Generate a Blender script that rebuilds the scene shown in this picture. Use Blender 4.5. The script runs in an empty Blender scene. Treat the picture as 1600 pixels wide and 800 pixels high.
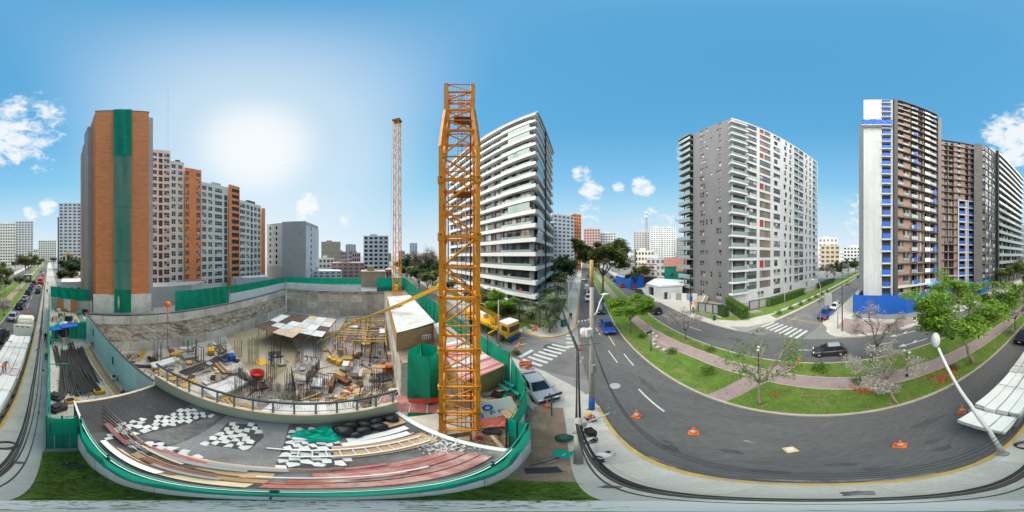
import bpy, bmesh, math, random
from mathutils import Vector as V, Matrix as M, Quaternion
from mathutils.geometry import delaunay_2d_cdt
R = math.radians
sc = bpy.context.scene
col = sc.collection
# ------------------------------------------------------------------ camera: a full panorama, 13 m above the pavement
CAM_H = 13.0
cam = bpy.data.cameras.new('camera')
cam.type = 'PANO'
for holder in (cam, getattr(cam, 'cycles', None)):
    try: holder.panorama_type = 'EQUIRECTANGULAR'
    except Exception: pass
cam.clip_start = 0.05; cam.clip_end = 6000
camo = bpy.data.objects.new('camera', cam); col.objects.link(camo)
camo.location = (0, 0, CAM_H); camo.rotation_euler = (R(90), 0, 0)
sc.camera = camo
# ------------------------------------------------------------------ sky and sun
SUN_AZ, SUN_EL = R(-90), R(38)                 # sun behind a thin veil, over the neighbour's flats
SUN_D = V((math.sin(SUN_AZ)*math.cos(SUN_EL), math.cos(SUN_AZ)*math.cos(SUN_EL), math.sin(SUN_EL)))
w = bpy.data.worlds.new('World'); sc.world = w; w.use_nodes = True
nt = w.node_tree; N = nt.nodes; LK = nt.links; N.clear()
def wn(t, **k):
    n = N.new(t)
    for a, b in k.items(): setattr(n, a, b)
    return n
out = wn('ShaderNodeOutputWorld'); bg = wn('ShaderNodeBackground'); LK.new(bg.outputs[0], out.inputs[0])
sky = wn('ShaderNodeTexSky', sky_type='NISHITA', sun_disc=False, sun_elevation=SUN_EL, sun_rotation=SUN_AZ, altitude=100, air_density=1.0, dust_density=0.6, ozone_density=2.2)
bg.inputs['Strength'].default_value = 0.15
tc = wn('ShaderNodeTexCoord')
def wmath(op, a, b=None, c=None):
    n = wn('ShaderNodeMath', operation=op)
    for i, x in enumerate((a, b, c)):
        if x is None: continue
        if isinstance(x, (int, float)): n.inputs[i].default_value = x
        else: LK.new(x, n.inputs[i])
    return n.outputs[0]
def wdot(d):
    n = wn('ShaderNodeVectorMath', operation='DOT_PRODUCT'); LK.new(tc.outputs['Generated'], n.inputs[0]); n.inputs[1].default_value = d
    return n.outputs['Value']
def wstep(x, a, b):
    n = wn('ShaderNodeMapRange', interpolation_type='SMOOTHSTEP'); LK.new(x, n.inputs[0])
    n.inputs[1].default_value = a; n.inputs[2].default_value = b; n.clamp = True
    return n.outputs[0]
def bearing(az, el): return V((math.sin(R(az))*math.cos(R(el)), math.cos(R(az))*math.cos(R(el)), math.sin(R(el))))
noi = wn('ShaderNodeTexNoise'); noi.inputs['Scale'].default_value = 13; noi.inputs['Detail'].default_value = 9; noi.inputs['Roughness'].default_value = 0.64; noi.inputs['Distortion'].default_value = .5
mp = wn('ShaderNodeMapping'); mp.inputs['Scale'].default_value = (1, 1, 1.7); LK.new(tc.outputs['Generated'], mp.inputs[0]); LK.new(mp.outputs[0], noi.inputs['Vector'])
clouds = None
for az, el, r, g in [(-172,46,15,.72),(-178,38,11,.75),(-166,33,6,.5),(-163,17,5,.8),(-169,15,4,.7),(179,42,13,1.0),(174,36,9,.85),(-72,18,5.5,.9),(-74,13,3.5,.6),(-58,12.5,4,.55),
                     (24.5,28.5,4.2,.9),(28,22.5,5.5,.95),(37.5,24,3,.8),(45.5,24.5,4.6,.95),(47.5,23.5,3.5,.8),(27,15.5,6,.6),(60.5,36,4.5,.8),(121,17,6,.5),(122,11,8,.4),(-20,22,5,.4),(50,10,12,.35)]:
    m = wmath('MULTIPLY', wstep(wdot(bearing(az, el)), math.cos(R(r)), math.cos(R(r*.12))), g)
    clouds = m if clouds is None else wmath('MAXIMUM', clouds, m)
puff = wstep(wmath('ADD', noi.outputs[0], wmath('MULTIPLY', wmath('SUBTRACT', clouds, 0.55), 0.36)), 0.41, 0.68)
puff = wmath('MULTIPLY', puff, wstep(clouds, 0.02, 0.3))
sd = wdot(SUN_D)
glow = wmath('ADD', wmath('MULTIPLY', wmath('POWER', wstep(sd, math.cos(R(24)), 1.0), 2.2), .42), wmath('MULTIPLY', wstep(sd, math.cos(R(56)), 1.0), .46))
sep = wn('ShaderNodeSeparateXYZ'); LK.new(tc.outputs['Generated'], sep.inputs[0])
# thin high haze: the clear-sky model evened out towards a pale milky blue, whiter at the horizon and round the veiled sun
ramp = wn('ShaderNodeValToRGB'); LK.new(sep.outputs[2], ramp.inputs[0]); e = ramp.color_ramp.elements
e[0].position = 0.0; e[0].color = (.76, .84, .90, 1); e[1].position = 1.0; e[1].color = (.075, .385, .67, 1)
for p_, c_ in ((.10, (.66, .80, .90)), (.22, (.48, .71, .88)), (.42, (.22, .56, .82)), (.7, (.09, .425, .72))): k = e.new(p_); k.color = (*c_, 1)
hazec = wn('ShaderNodeVectorMath', operation='SCALE'); LK.new(ramp.outputs[0], hazec.inputs[0]); hazec.inputs['Scale'].default_value = 3.05
cap = wn('ShaderNodeMix', data_type='RGBA', blend_type='DARKEN'); cap.inputs[0].default_value = 1; LK.new(sky.outputs[0], cap.inputs[6]); cap.inputs[7].default_value = (2.3, 2.8, 3.15, 1)
mix0 = wn('ShaderNodeMix', data_type='RGBA'); mix0.inputs[0].default_value = .8; LK.new(cap.outputs[2], mix0.inputs[6]); LK.new(hazec.outputs[0], mix0.inputs[7])
mx1 = wn('ShaderNodeMix', data_type='RGBA'); LK.new(wmath('MINIMUM', glow, 1.0), mx1.inputs[0]); LK.new(mix0.outputs[2], mx1.inputs[6]); mx1.inputs[7].default_value = (3.02, 3.06, 3.08, 1)
mx = wn('ShaderNodeMix', data_type='RGBA'); LK.new(wmath('MULTIPLY', puff, .9), mx.inputs[0]); LK.new(mx1.outputs[2], mx.inputs[6]); mx.inputs[7].default_value = (2.85, 2.95, 3.02, 1)
LK.new(mx.outputs[2], bg.inputs[0])
sun = bpy.data.lights.new('sun', 'SUN'); sun.energy = 3.5; sun.angle = R(105); sun.color = (1, .93, .82)
suno = bpy.data.objects.new('sun', sun); col.objects.link(suno); suno.rotation_euler = (-SUN_D).to_track_quat('-Z', 'Y').to_euler()
sc.view_settings.view_transform = 'Standard'; sc.view_settings.look = 'None'; sc.view_settings.gamma = 1
sc.view_settings.exposure = 1.15
sc.render.engine = 'CYCLES'; sc.cycles.use_denoising = True; sc.cycles.max_bounces = 6; sc.cycles.diffuse_bounces = 3; sc.cycles.glossy_bounces = 3
sc.cycles.transparent_max_bounces = 12
# ------------------------------------------------------------------ materials
MATS = {}
def mat(name, c=None, rough=.75, var=.14, scale=1.5, bump=0., bscale=30., metal=0., c2=None, c2w=(.45, .62), spec=.4, island=0., objrand=0., alpha=1., transl=0., stretch=(1, 1, 1), fine=0., emit=0., rot=0.):
    if name in MATS: return MATS[name]
    m = bpy.data.materials.new(name); m.use_nodes = True; MATS[name] = m
    t = m.node_tree; b = t.nodes['Principled BSDF']; L = t.links
    def nn(k): return t.nodes.new(k)
    geo = nn('ShaderNodeNewGeometry'); mpn = nn('ShaderNodeMapping'); mpn.inputs['Scale'].default_value = stretch; mpn.inputs['Rotation'].default_value = (0, 0, rot)
    L.new(geo.outputs['Position'], mpn.inputs[0])
    no = nn('ShaderNodeTexNoise'); no.inputs['Scale'].default_value = scale; no.inputs['Detail'].default_value = 7; no.inputs['Roughness'].default_value = .62
    L.new(mpn.outputs[0], no.inputs['Vector'])
    def mathn(op, a, bb):
        n = nn('ShaderNodeMath'); n.operation = op
        for i, x in enumerate((a, bb)):
            if isinstance(x, (int, float)): n.inputs[i].default_value = x
            else: L.new(x, n.inputs[i])
        return n.outputs[0]
    fac = mathn('ADD', mathn('MULTIPLY', mathn('SUBTRACT', no.outputs[0], .5), var*5), 1.0)
    if fine:
        n2 = nn('ShaderNodeTexNoise'); n2.inputs['Scale'].default_value = scale*14; n2.inputs['Detail'].default_value = 3; L.new(mpn.outputs[0], n2.inputs['Vector'])
        fac = mathn('MULTIPLY', fac, mathn('ADD', mathn('MULTIPLY', mathn('SUBTRACT', n2.outputs[0], .5), fine*4), 1.0))
    if island: fac = mathn('MULTIPLY', fac, mathn('ADD', mathn('MULTIPLY', mathn('SUBTRACT', geo.outputs['Random Per Island'], .5), island*2), 1.0))
    if objrand:
        oi = nn('ShaderNodeObjectInfo'); fac = mathn('MULTIPLY', fac, mathn('ADD', mathn('MULTIPLY', mathn('SUBTRACT', oi.outputs['Random'], .5), objrand*2), 1.0))
    fac = mathn('MAXIMUM', fac, .25)
    base = nn('ShaderNodeRGB'); base.outputs[0].default_value = (*c, 1); src = base.outputs[0]
    if c2:
        n3 = nn('ShaderNodeTexNoise'); n3.inputs['Scale'].default_value = scale*.6; n3.inputs['Detail'].default_value = 8; n3.inputs['Roughness'].default_value = .7
        mp3 = nn('ShaderNodeMapping'); mp3.inputs['Location'].default_value = (31, 17, 5); mp3.inputs['Scale'].default_value = stretch; L.new(geo.outputs['Position'], mp3.inputs[0]); L.new(mp3.outputs[0], n3.inputs['Vector'])
        mr = nn('ShaderNodeMapRange'); L.new(n3.outputs[0], mr.inputs[0]); mr.inputs[1].default_value = c2w[0]; mr.inputs[2].default_value = c2w[1]
        mm = nn('ShaderNodeMix'); mm.data_type = 'RGBA'; L.new(mr.outputs[0], mm.inputs[0]); L.new(src, mm.inputs[6]); mm.inputs[7].default_value = (*c2, 1); src = mm.outputs[2]
    mul = nn('ShaderNodeVectorMath'); mul.operation = 'SCALE'; L.new(src, mul.inputs[0]); L.new(fac, mul.inputs['Scale'])
    L.new(mul.outputs[0], b.inputs['Base Color'])
    b.inputs['Roughness'].default_value = rough; b.inputs['Metallic'].default_value = metal; b.inputs['Specular IOR Level'].default_value = spec
    if emit: L.new(mul.outputs[0], b.inputs['Emission Color']); b.inputs['Emission Strength'].default_value = emit
    if bump:
        bn = nn('ShaderNodeTexNoise'); bn.inputs['Scale'].default_value = bscale; bn.inputs['Detail'].default_value = 5; L.new(geo.outputs['Position'], bn.inputs['Vector'])
        bp = nn('ShaderNodeBump'); bp.inputs['Strength'].default_value = bump; bp.inputs['Distance'].default_value = .05; L.new(bn.outputs[0], bp.inputs['Height']); L.new(bp.outputs[0], b.inputs['Normal'])
    o = t.nodes['Material Output']
    if transl:
        tr = nn('ShaderNodeBsdfTranslucent'); L.new(mul.outputs[0], tr.inputs[0]); ms = nn('ShaderNodeMixShader'); ms.inputs[0].default_value = transl
        L.new(b.outputs[0], ms.inputs[1]); L.new(tr.outputs[0], ms.inputs[2]); L.new(ms.outputs[0], o.inputs[0])
    if alpha < 1: b.inputs['Alpha'].default_value = alpha
    return m
def glass_mat(name, dark, mid, light, w1, w2, rough=.06):
    m = bpy.data.materials.new(name); m.use_nodes = True; MATS[name] = m
    t = m.node_tree; b = t.nodes['Principled BSDF']; L = t.links
    oi = t.nodes.new('ShaderNodeObjectInfo'); geo = t.nodes.new('ShaderNodeNewGeometry')
    add = t.nodes.new('ShaderNodeMath'); add.operation = 'MULTIPLY_ADD'; L.new(geo.outputs['Random Per Island'], add.inputs[0]); add.inputs[1].default_value = .61; L.new(oi.outputs['Random'], add.inputs[2])
    fr = t.nodes.new('ShaderNodeMath'); fr.operation = 'FRACT'; L.new(add.outputs[0], fr.inputs[0])
    cr = t.nodes.new('ShaderNodeValToRGB'); cr.color_ramp.interpolation = 'CONSTANT'; e = cr.color_ramp.elements
    e[0].position = 0; e[0].color = (*dark, 1); e[1].position = w1; e[1].color = (*mid, 1); k = e.new(w2); k.color = (*light, 1); k = e.new(w1*.5); k.color = (*[x*1.9 for x in dark], 1)
    L.new(fr.outputs[0], cr.inputs[0]); L.new(cr.outputs[0], b.inputs['Base Color'])
    b.inputs['Roughness'].default_value = rough; b.inputs['Specular IOR Level'].default_value = .6
    return m
def stripes(name, ca, cb, axis, period, duty, rough=.7, sharp=True, bump=0.):
    """a flat material with straight joints: axis is a horizontal direction or 'z'"""
    m = mat(name, ca, rough, .1, .8)
    t = m.node_tree; L = t.links; b = t.nodes['Principled BSDF']
    src = b.inputs['Base Color'].links[0].from_socket
    geo = t.nodes.new('ShaderNodeNewGeometry'); d = t.nodes.new('ShaderNodeVectorMath'); d.operation = 'DOT_PRODUCT'; L.new(geo.outputs['Position'], d.inputs[0]); d.inputs[1].default_value = axis
    a = t.nodes.new('ShaderNodeMath'); a.operation = 'DIVIDE'; L.new(d.outputs['Value'], a.inputs[0]); a.inputs[1].default_value = period
    f = t.nodes.new('ShaderNodeMath'); f.operation = 'FRACT'; L.new(a.outputs[0], f.inputs[0])
    g = t.nodes.new('ShaderNodeMath'); g.operation = 'LESS_THAN'; L.new(f.outputs[0], g.inputs[0]); g.inputs[1].default_value = duty
    mm = t.nodes.new('ShaderNodeMix'); mm.data_type = 'RGBA'; L.new(g.outputs[0], mm.inputs[0]); L.new(src, mm.inputs[6]); mm.inputs[7].default_value = (*cb, 1)
    L.new(mm.outputs[2], b.inputs['Base Color'])
    return m
mat('asphalt', (.118, .117, .116), .85, .11, .5, .25, 60, fine=.17, c2=(.15, .147, .14), c2w=(.46, .68), rot=.302, stretch=(1, .3, 1))
mat('asphalt_stain', (.085, .085, .086), .8, .2, 1.2, .2, 50, fine=.25)
mat('asphalt_dust', (.27, .26, .245), .9, .2, 2., fine=.3, c2=(.1, .1, .1), c2w=(.45, .6))
mat('asphalt_pale', (.22, .21, .2), .9, .14, .5, .2, 50, fine=.1, c2=(.14, .138, .135), c2w=(.4, .65))
mat('concrete', (.54, .51, .45), .88, .12, .8, .2, 40, fine=.1)
mat('slab', (.6, .57, .5), .9, .1, .9, .2, 50, fine=.1, objrand=.09)
mat('kerb', (.46, .42, .34), .85, .12, 1.2, .2, 40)
mat('yellow_paint', (.62, .42, .10), .75, .2, 3., c2=(.4, .36, .28), c2w=(.52, .7))
mat('white_paint', (.6, .6, .58), .75, .14, 4., c2=(.3, .3, .3), c2w=(.58, .75))
mat('grass', (.135, .225, .035), .95, .22, .8, .8, 70, c2=(.27, .23, .09), c2w=(.53, .72), fine=.42)
mat('dry_grass', (.25, .2, .1), .95, .2, 1.2, .6, 50, c2=(.10, .17, .03), c2w=(.42, .56), fine=.35)
mat('dirt', (.33, .225, .155), .95, .2, 1.2, .7, 30, c2=(.44, .36, .28), c2w=(.5, .7), fine=.3)
mat('path', (.36, .27, .25), .9, .1, .8, .15, 50, fine=.08)
mat('leaf', (.1, .21, .025), .6, .14, .7, island=.45, transl=.3)
mat('leaf_bright', (.18, .32, .03), .6, .14, .5, island=.4, transl=.35)
mat('leaf_dark', (.05, .1, .025), .65, .16, .5, island=.45, transl=.2)
mat('leaf_olive', (.15, .175, .05), .7, .16, .6, island=.45, transl=.2)
mat('leaf_brown', (.17, .12, .08), .8, .18, .6, island=.45, transl=.1)
mat('leaf_grey', (.3, .27, .24), .85, .2, .8, island=.45)
mat('blossom', (.42, .4, .34), .8, .1, .8, island=.3, transl=.3)
mat('flower_red', (.6, .03, .03), .6, .1)
mat('bark', (.17, .13, .1), .95, .2, 5, .8, 25)
mat('bark_pale', (.3, .24, .19), .95, .22, 5, .8, 25)
mat('white', (.7, .7, .68), .6, .07, .5); mat('white_wall', (.58, .595, .605), .8, .13, .3, fine=.07, stretch=(1, 1, .25))
mat('offwhite', (.77, .73, .64), .85, .1, .3, fine=.05); mat('cream', (.6, .5, .36), .85, .1, .3)
mat('grey_wall', (.165, .168, .175), .8, .13, .3, fine=.07, stretch=(1, 1, .25)); mat('grey_mid', (.27, .275, .28), .8, .08, .3); mat('grey_dark', (.05, .052, .056), .7, .1, .5)
mat('grey_pale', (.42, .42, .41), .85, .1, .3); mat('brown_panel', (.36, .225, .175), .8, .1, .5, fine=.05, objrand=.12); mat('charcoal', (.075, .075, .08), .7, .1, .5)
mat('brick_orange', (.8, .28, .1), .85, .12, .3); mat('pink_wall', (.5, .32, .29), .85, .12, .4); mat('tan', (.43, .34, .24), .9, .15, .4, fine=.1)
mat('red', (.55, .025, .02), .5, .1); mat('orange', (.85, .17, .02), .5, .12, 3); mat('crane_yellow', (.85, .33, .02), .5, .1, 2.5, c2=(.5, .19, .03), c2w=(.52, .7), fine=.1, objrand=.12)
mat('pump_yellow', (.75, .4, .02), .45, .1, 1.5); mat('blue', (.02, .10, .42), .55, .1, 1.); mat('tarp_blue', (.015, .13, .55), .5, .12, 1.5, .4, 4, objrand=.15); mat('teal', (.0, .23, .17), .55, .1, 1.)
mat('fence_blue', (.012, .11, .48), .6, .08, .6); mat('net_green', (.0, .32, .195), .65, .18, .7, .5, 6, fine=.06, transl=.35); mat('net_bright', (.0, .5, .35), .55, .12, .8, .3, 6, transl=.35)
mat('net_sheer', (.03, .27, .19), .7, .2, .3, alpha=.8, stretch=(1, 1, .25), c2=(.13, .32, .25), c2w=(.4, .7))
mat('sheet_blue', (.8, .86, .88), .5, .07, 1., objrand=.06); mat('steel', (.35, .35, .36), .4, .1, 2, metal=.7); mat('rebar', (.075, .065, .06), .65, .25, 4, metal=.2, objrand=.25)
mat('rust', (.22, .1, .06), .9, .2, 3); mat('black', (.02, .02, .022), .5, .15, 3); mat('plastic_black', (.014, .014, .015), .35, .2, 3, .5, 9); mat('rubber', (.02, .02, .02), .8, .1)
mat('wood', (.42, .27, .14), .8, .18, 1.5, stretch=(1, 1, 4), objrand=.22, fine=.12); mat('plywood', (.5, .33, .18), .8, .16, 1.2, objrand=.12, fine=.08); mat('wood_pale', (.6, .47, .33), .8, .15, 1.5, objrand=.15)
mat('wood_red', (.33, .12, .11), .8, .25, 1.2, c2=(.5, .38, .33), c2w=(.48, .66), objrand=.25, fine=.15); mat('form_brown', (.1, .06, .05), .7, .2, 1., objrand=.3); mat('timber_yellow', (.6, .36, .09), .7, .12, 2, objrand=.12)
mat('roof_white', (.62, .62, .6), .6, .07, .6, c2=(.4, .39, .36), c2w=(.48, .68), fine=.1); mat('roof_pink', (.52, .2, .2), .65, .12, .7, c2=(.68, .5, .48), c2w=(.4, .65))
mat('pit_wall', (.66, .615, .54), .9, .2, .35, .35, 12, c2=(.46, .4, .33), c2w=(.48, .7), fine=.16, objrand=.16); mat('rough_wall', (.56, .48, .39), .95, .3, .55, 1., 3, c2=(.25, .19, .15), c2w=(.5, .62), fine=.4, stretch=(1, 1, 2))
mat('pit_floor', (.52, .475, .41), .9, .17, .3, .3, 20, c2=(.38, .33, .27), c2w=(.48, .66), fine=.14); mat('mud', (.33, .275, .17), .45, .14, .3, .1, 10, c2=(.4, .35, .24), c2w=(.42, .62))
mat('tile_dark', (.085, .084, .082), .7, .2, 1.2, fine=.2, c2=(.2, .195, .185), c2w=(.45, .65)); mat('tile_mid', (.22, .22, .22), .8, .15, 1., fine=.15, c2=(.16, .16, .155)); mat('tile_white', (.6, .6, .57), .7, .1, 2, objrand=.1)
mat('skin', (.4, .21, .13), .6, .05); mat('hair', (.015, .012, .01), .7, .05); mat('hivis', (.95, .2, .02), .6, .06); mat('hivis_yellow', (.75, .75, .05), .6, .06); mat('jeans', (.05, .09, .2), .85, .1, 6); mat('cloth_dark', (.025, .025, .03), .85, .1, 6)
mat('cloth_white', (.7, .7, .7), .85, .1, 6); mat('cloth_red', (.4, .07, .08), .85, .2, 12, c2=(.55, .5, .48), c2w=(.5, .55)); mat('helmet_blue', (.03, .15, .5), .35, .03); mat('helmet_white', (.8, .8, .8), .35, .03); mat('helmet_yellow', (.8, .5, .03), .35, .03)
mat('lamp_white', (.62, .62, .6), .4, .06); mat('cable', (.018, .018, .02), .6, .1); mat('pole', (.42, .39, .35), .9, .14, 2, fine=.1); mat('roof_tile_red', (.38, .17, .14), .85, .15, 1, fine=.15)
mat('hill', (.3, .3, .29), .95, .1, .02); mat('city', (.3, .29, .275), .95, .15, .05, c2=(.2, .2, .19)); mat('rubble', (.6, .58, .54), .95, .15, 2, island=.3); mat('headlight', (.75, .75, .75), .15, .02); mat('taillight', (.35, .01, .01), .2, .02)
mat('louver', (.2, .165, .15), .7, .1, 1, objrand=.3); mat('shutter_red', (.33, .065, .03), .7, .1, 1, objrand=.2); mat('balustrade', (.25, .33, .33), .12, .06, 1, spec=.7)
glass_mat('glass', (.018, .022, .026), (.10, .12, .13), (.42, .41, .38), .62, .82); glass_mat('glass_pale', (.06, .075, .08), (.17, .2, .21), (.5, .5, .48), .45, .75); glass_mat('glass_dark', (.008, .009, .01), (.02, .022, .025), (.07, .07, .07), .6, .85)
glass_mat('far_glass', (.05, .055, .06), (.09, .1, .11), (.2, .2, .2), .5, .8, .2); glass_mat('car_glass', (.012, .015, .018), (.012, .015, .018), (.02, .024, .028), .5, .8, .04)
mat('brick_wall', (.8, .275, .105), .9, .13, 1.1, .35, 9, c2=(.66, .235, .1), c2w=(.4, .66), fine=.16, stretch=(.5, .5, 2.2))
stripes('corrugated', (.62, .62, .6), (.44, .44, .43), (.731, -.682, 0), .5, .22); stripes('corrugated_pink', (.6, .32, .31), (.42, .13, .13), (.731, -.682, 0), .62, .5)
stripes('corrugated_grey', (.4, .4, .39), (.27, .27, .27), (.682, .731, 0), .5, .3); stripes('sheet_white', (.68, .73, .76), (.5, .57, .62), (.2974, .9548, 0), .42, .1)
mat('membrane', (.055, .055, .055), .8, .25, 1., fine=.5, c2=(.2, .17, .14), c2w=(.6, .72))
# ------------------------------------------------------------------ building helpers
def setp(o, label=None, cat=None, group=None, kind=None):
    if label: o['label'] = label
    if cat: o['category'] = cat
    if group: o['group'] = group
    if kind: o['kind'] = kind
    return o
def thing(name, label, cat, loc=(0, 0, 0), rz=0., group=None):
    o = bpy.data.objects.new(name, None); col.objects.link(o); o.empty_display_size = .2
    o.location = loc; o.rotation_euler = (0, 0, rz)
    return setp(o, label, cat, group)
def new(name, me, parent=None, mtx=None):
    o = bpy.data.objects.new(name, me); col.objects.link(o)
    if parent is not None: o.parent = parent
    if mtx is not None: o.matrix_basis = mtx
    return o
class MB:
    def __init__(s): s.v = []; s.f = []; s.m = []; s.mats = []; s.sm = []
    def mi(s, m):
        m = MATS[m] if isinstance(m, str) else m
        if m not in s.mats: s.mats.append(m)
        return s.mats.index(m)
    def add(s, vs, fs, m, smooth=False):
        b = len(s.v); k = s.mi(m); s.v += [tuple(x) for x in vs]
        for f in fs: s.f.append([i+b for i in f]); s.m.append(k); s.sm.append(smooth)
        return s
    def box(s, c, size, m, rz=0., mtx=None):
        x, y, z = [k/2 for k in size]; vs = [V((a*x, b*y, d*z)) for a in (-1, 1) for b in (-1, 1) for d in (-1, 1)]
        if rz: q = M.Rotation(rz, 3, 'Z'); vs = [q @ k for k in vs]
        vs = [k + V(c) for k in vs]
        if mtx is not None: vs = [mtx @ k for k in vs]
        return s.add(vs, [(0, 1, 3, 2), (4, 6, 7, 5), (0, 4, 5, 1), (2, 3, 7, 6), (0, 2, 6, 4), (1, 5, 7, 3)], m)
    def tube(s, pts, rad, m, n=6, caps=True):
        pts = [V(p) for p in pts]; rad = rad if isinstance(rad, (list, tuple)) else [rad]*len(pts); vs = []; fs = []; a = None
        for i, p in enumerate(pts):
            d = (pts[min(i+1, len(pts)-1)] - pts[max(i-1, 0)])
            d = d.normalized() if d.length > 1e-9 else V((0, 0, 1))
            if a is None: a = d.orthogonal().normalized()
            else:
                a = a - d*a.dot(d); a = a.normalized() if a.length > 1e-6 else d.orthogonal().normalized()
            b = d.cross(a)
            for j in range(n):
                t = 2*math.pi*j/n; vs.append(p + (a*math.cos(t) + b*math.sin(t))*rad[i])
        for i in range(len(pts)-1):
            for j in range(n):
                k = (j+1) % n; fs.append((i*n+j, i*n+k, (i+1)*n+k, (i+1)*n+j))
        if caps: fs.append(tuple(range(n))[::-1]); fs.append(tuple((len(pts)-1)*n+j for j in range(n)))
        return s.add(vs, fs, m, n > 4)
    def prism(s, pts, z0, z1, m, mside=None, bottom=True):
        n = len(pts); ar = sum(pts[i][0]*pts[(i+1) % n][1]-pts[(i+1) % n][0]*pts[i][1] for i in range(n))
        if ar < 0: pts = pts[::-1]
        vs = [(p[0], p[1], z0) for p in pts] + [(p[0], p[1], z1) for p in pts]
        s.add(vs, [tuple(range(n, 2*n))] + ([tuple(range(n))[::-1]] if bottom else []), m)
        return s.add(vs, [(i, (i+1) % n, n+(i+1) % n, n+i) for i in range(n)], mside or m)
    def lathe(s, prof, m, n=14, c=(0, 0, 0)):
        vs = []; fs = []; k = len(prof)
        for i in range(n):
            t = 2*math.pi*i/n
            for r, z in prof: vs.append((c[0]+r*math.cos(t), c[1]+r*math.sin(t), c[2]+z))
        for i in range(n):
            j = (i+1) % n
            for q in range(k-1): fs.append((i*k+q, j*k+q, j*k+q+1, i*k+q+1))
        return s.add(vs, fs, m, True)
    def ball(s, c, r, m, nu=10, nv=7, jit=0., rg=None):
        c = V(c); r = V(r) if not isinstance(r, (int, float)) else V((r, r, r)); vs = [c+V((0, 0, -r.z))]; fs = []
        for i in range(1, nv):
            ph = -math.pi/2 + math.pi*i/nv
            for j in range(nu):
                t = 2*math.pi*j/nu; q = 1 + (rg.uniform(-jit, jit) if rg else 0)
                vs.append(c + V((r.x*math.cos(ph)*math.cos(t)*q, r.y*math.cos(ph)*math.sin(t)*q, r.z*math.sin(ph)*q)))
        vs.append(c+V((0, 0, r.z))); L = len(vs)-1
        for j in range(nu):
            k = (j+1) % nu; fs.append((0, 1+k, 1+j)); fs.append((L, L-nu+j, L-nu+k))
            for i in range(nv-2): a = 1+i*nu; fs.append((a+j, a+k, a+nu+k, a+nu+j))
        return s.add(vs, fs, m, True)
    def mesh(s, name):
        me = bpy.data.meshes.new(name); me.from_pydata(s.v, [], s.f)
        for m in s.mats: me.materials.append(m)
        me.polygons.foreach_set('material_index', s.m); me.polygons.foreach_set('use_smooth', s.sm); me.update()
        return me
    def build(s, name, parent=None, mtx=None, bevel=0.):
        me = s.mesh(name)
        if bevel:
            bm = bmesh.new(); bm.from_mesh(me); bmesh.ops.bevel(bm, geom=bm.edges[:], offset=bevel, segments=2, affect='EDGES', clamp_overlap=True); bm.to_mesh(me); bm.free()
        return new(name, me, parent, mtx)
PR = {}
def prim(kind, m):
    m = m if isinstance(m, str) else m.name
    k = (kind, m)
    if k not in PR:
        b = MB()
        if kind == 'box': b.box((0, 0, 0), (1, 1, 1), m)
        elif kind == 'rod': b.tube([(0, 0, 0), (0, 0, 1)], 1, m, 8)
        elif kind == 'bar': b.box((0, 0, .5), (2, 2, 1), m)
        PR[k] = b.mesh(kind + '_' + m)
    return PR[k]
def box(name, parent, m, c, size, rz=0., F=None):
    mt = M.LocRotScale(V(c), M.Rotation(rz, 3, 'Z').to_quaternion(), V(size))
    return new(name, prim('box', m), parent, F @ mt if F is not None else mt)
def rod(name, parent, m, p, q, r, kind='rod', F=None):
    p = V(p); d = V(q)-p
    mt = M.LocRotScale(p, d.to_track_quat('Z', 'Y'), V((r, r, d.length)))
    return new(name, prim(kind, m), parent, F @ mt if F is not None else mt)
def copy_tree(o, parent=None):
    c = o.copy(); col.objects.link(c)
    if parent is not None: c.parent = parent
    for ch in list(o.children): copy_tree(ch, c)
    return c
def place(o, loc, rz=None, label=None, scale=None):
    o.location = loc
    if rz is not None: o.rotation_euler = (0, 0, rz)
    if scale: o.scale = (scale,)*3 if isinstance(scale, (int, float)) else scale
    if label: o['label'] = label
    return o
# ------------------------------------------------------------------ survey: bearings and the two street frames
def P(px, py, z=0.):                      # point at height z on the sight line measured at px, py of the 1600 x 800 survey picture
    a = R((px-800)*.225); d = (CAM_H-z)/math.tan(R((py-400)*.225)); return V((d*math.sin(a), d*math.cos(a), z))
def D(px, d, z=0.):                       # point at bearing px and distance d
    a = R((px-800)*.225); return V((d*math.sin(a), d*math.cos(a), z))
A0, A1 = R(17.3), R(25.0)
_line = {}
def _bld():
    x = y = 0.; s = 0.; tab = [(0., 0., 0., A0)]
    while s < 700:
        h = A0 + (A1-A0)*min(1, max(0, (s-16)/14)); x += math.sin(h)*.5; y += math.cos(h)*.5; s += .5; tab.append((s, x, y, h))
    return tab
TAB = _bld()
def AV(s, t, z=0.):                       # avenue frame: s along the kerb, t across to the median
    if s <= 0: x, y, h = math.sin(A0)*s, math.cos(A0)*s, A0
    else:
        i = min(int(s/.5), len(TAB)-2); f = (s-TAB[i][0])/.5; a, b = TAB[i], TAB[i+1]; x = a[1]+(b[1]-a[1])*f; y = a[2]+(b[2]-a[2])*f; h = a[3]+(b[3]-a[3])*f
    return V((x+math.cos(h)*t, y-math.sin(h)*t, z))
CDIR = V((.731, -.682, 0)); CNRM = V((.682, .731, 0))
def CR(k, n, z=0.): return CDIR*k + CNRM*n + V((0, 0, z))
AVRZ = -A0                                # rotation that turns local +Y along the avenue
CRZ = math.atan2(-.682, .731)             # rotation that turns local +X along the cross street
def frange(a, b, st):
    n = max(1, round((b-a)/st)); return [a+(b-a)*i/n for i in range(n+1)]
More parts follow.
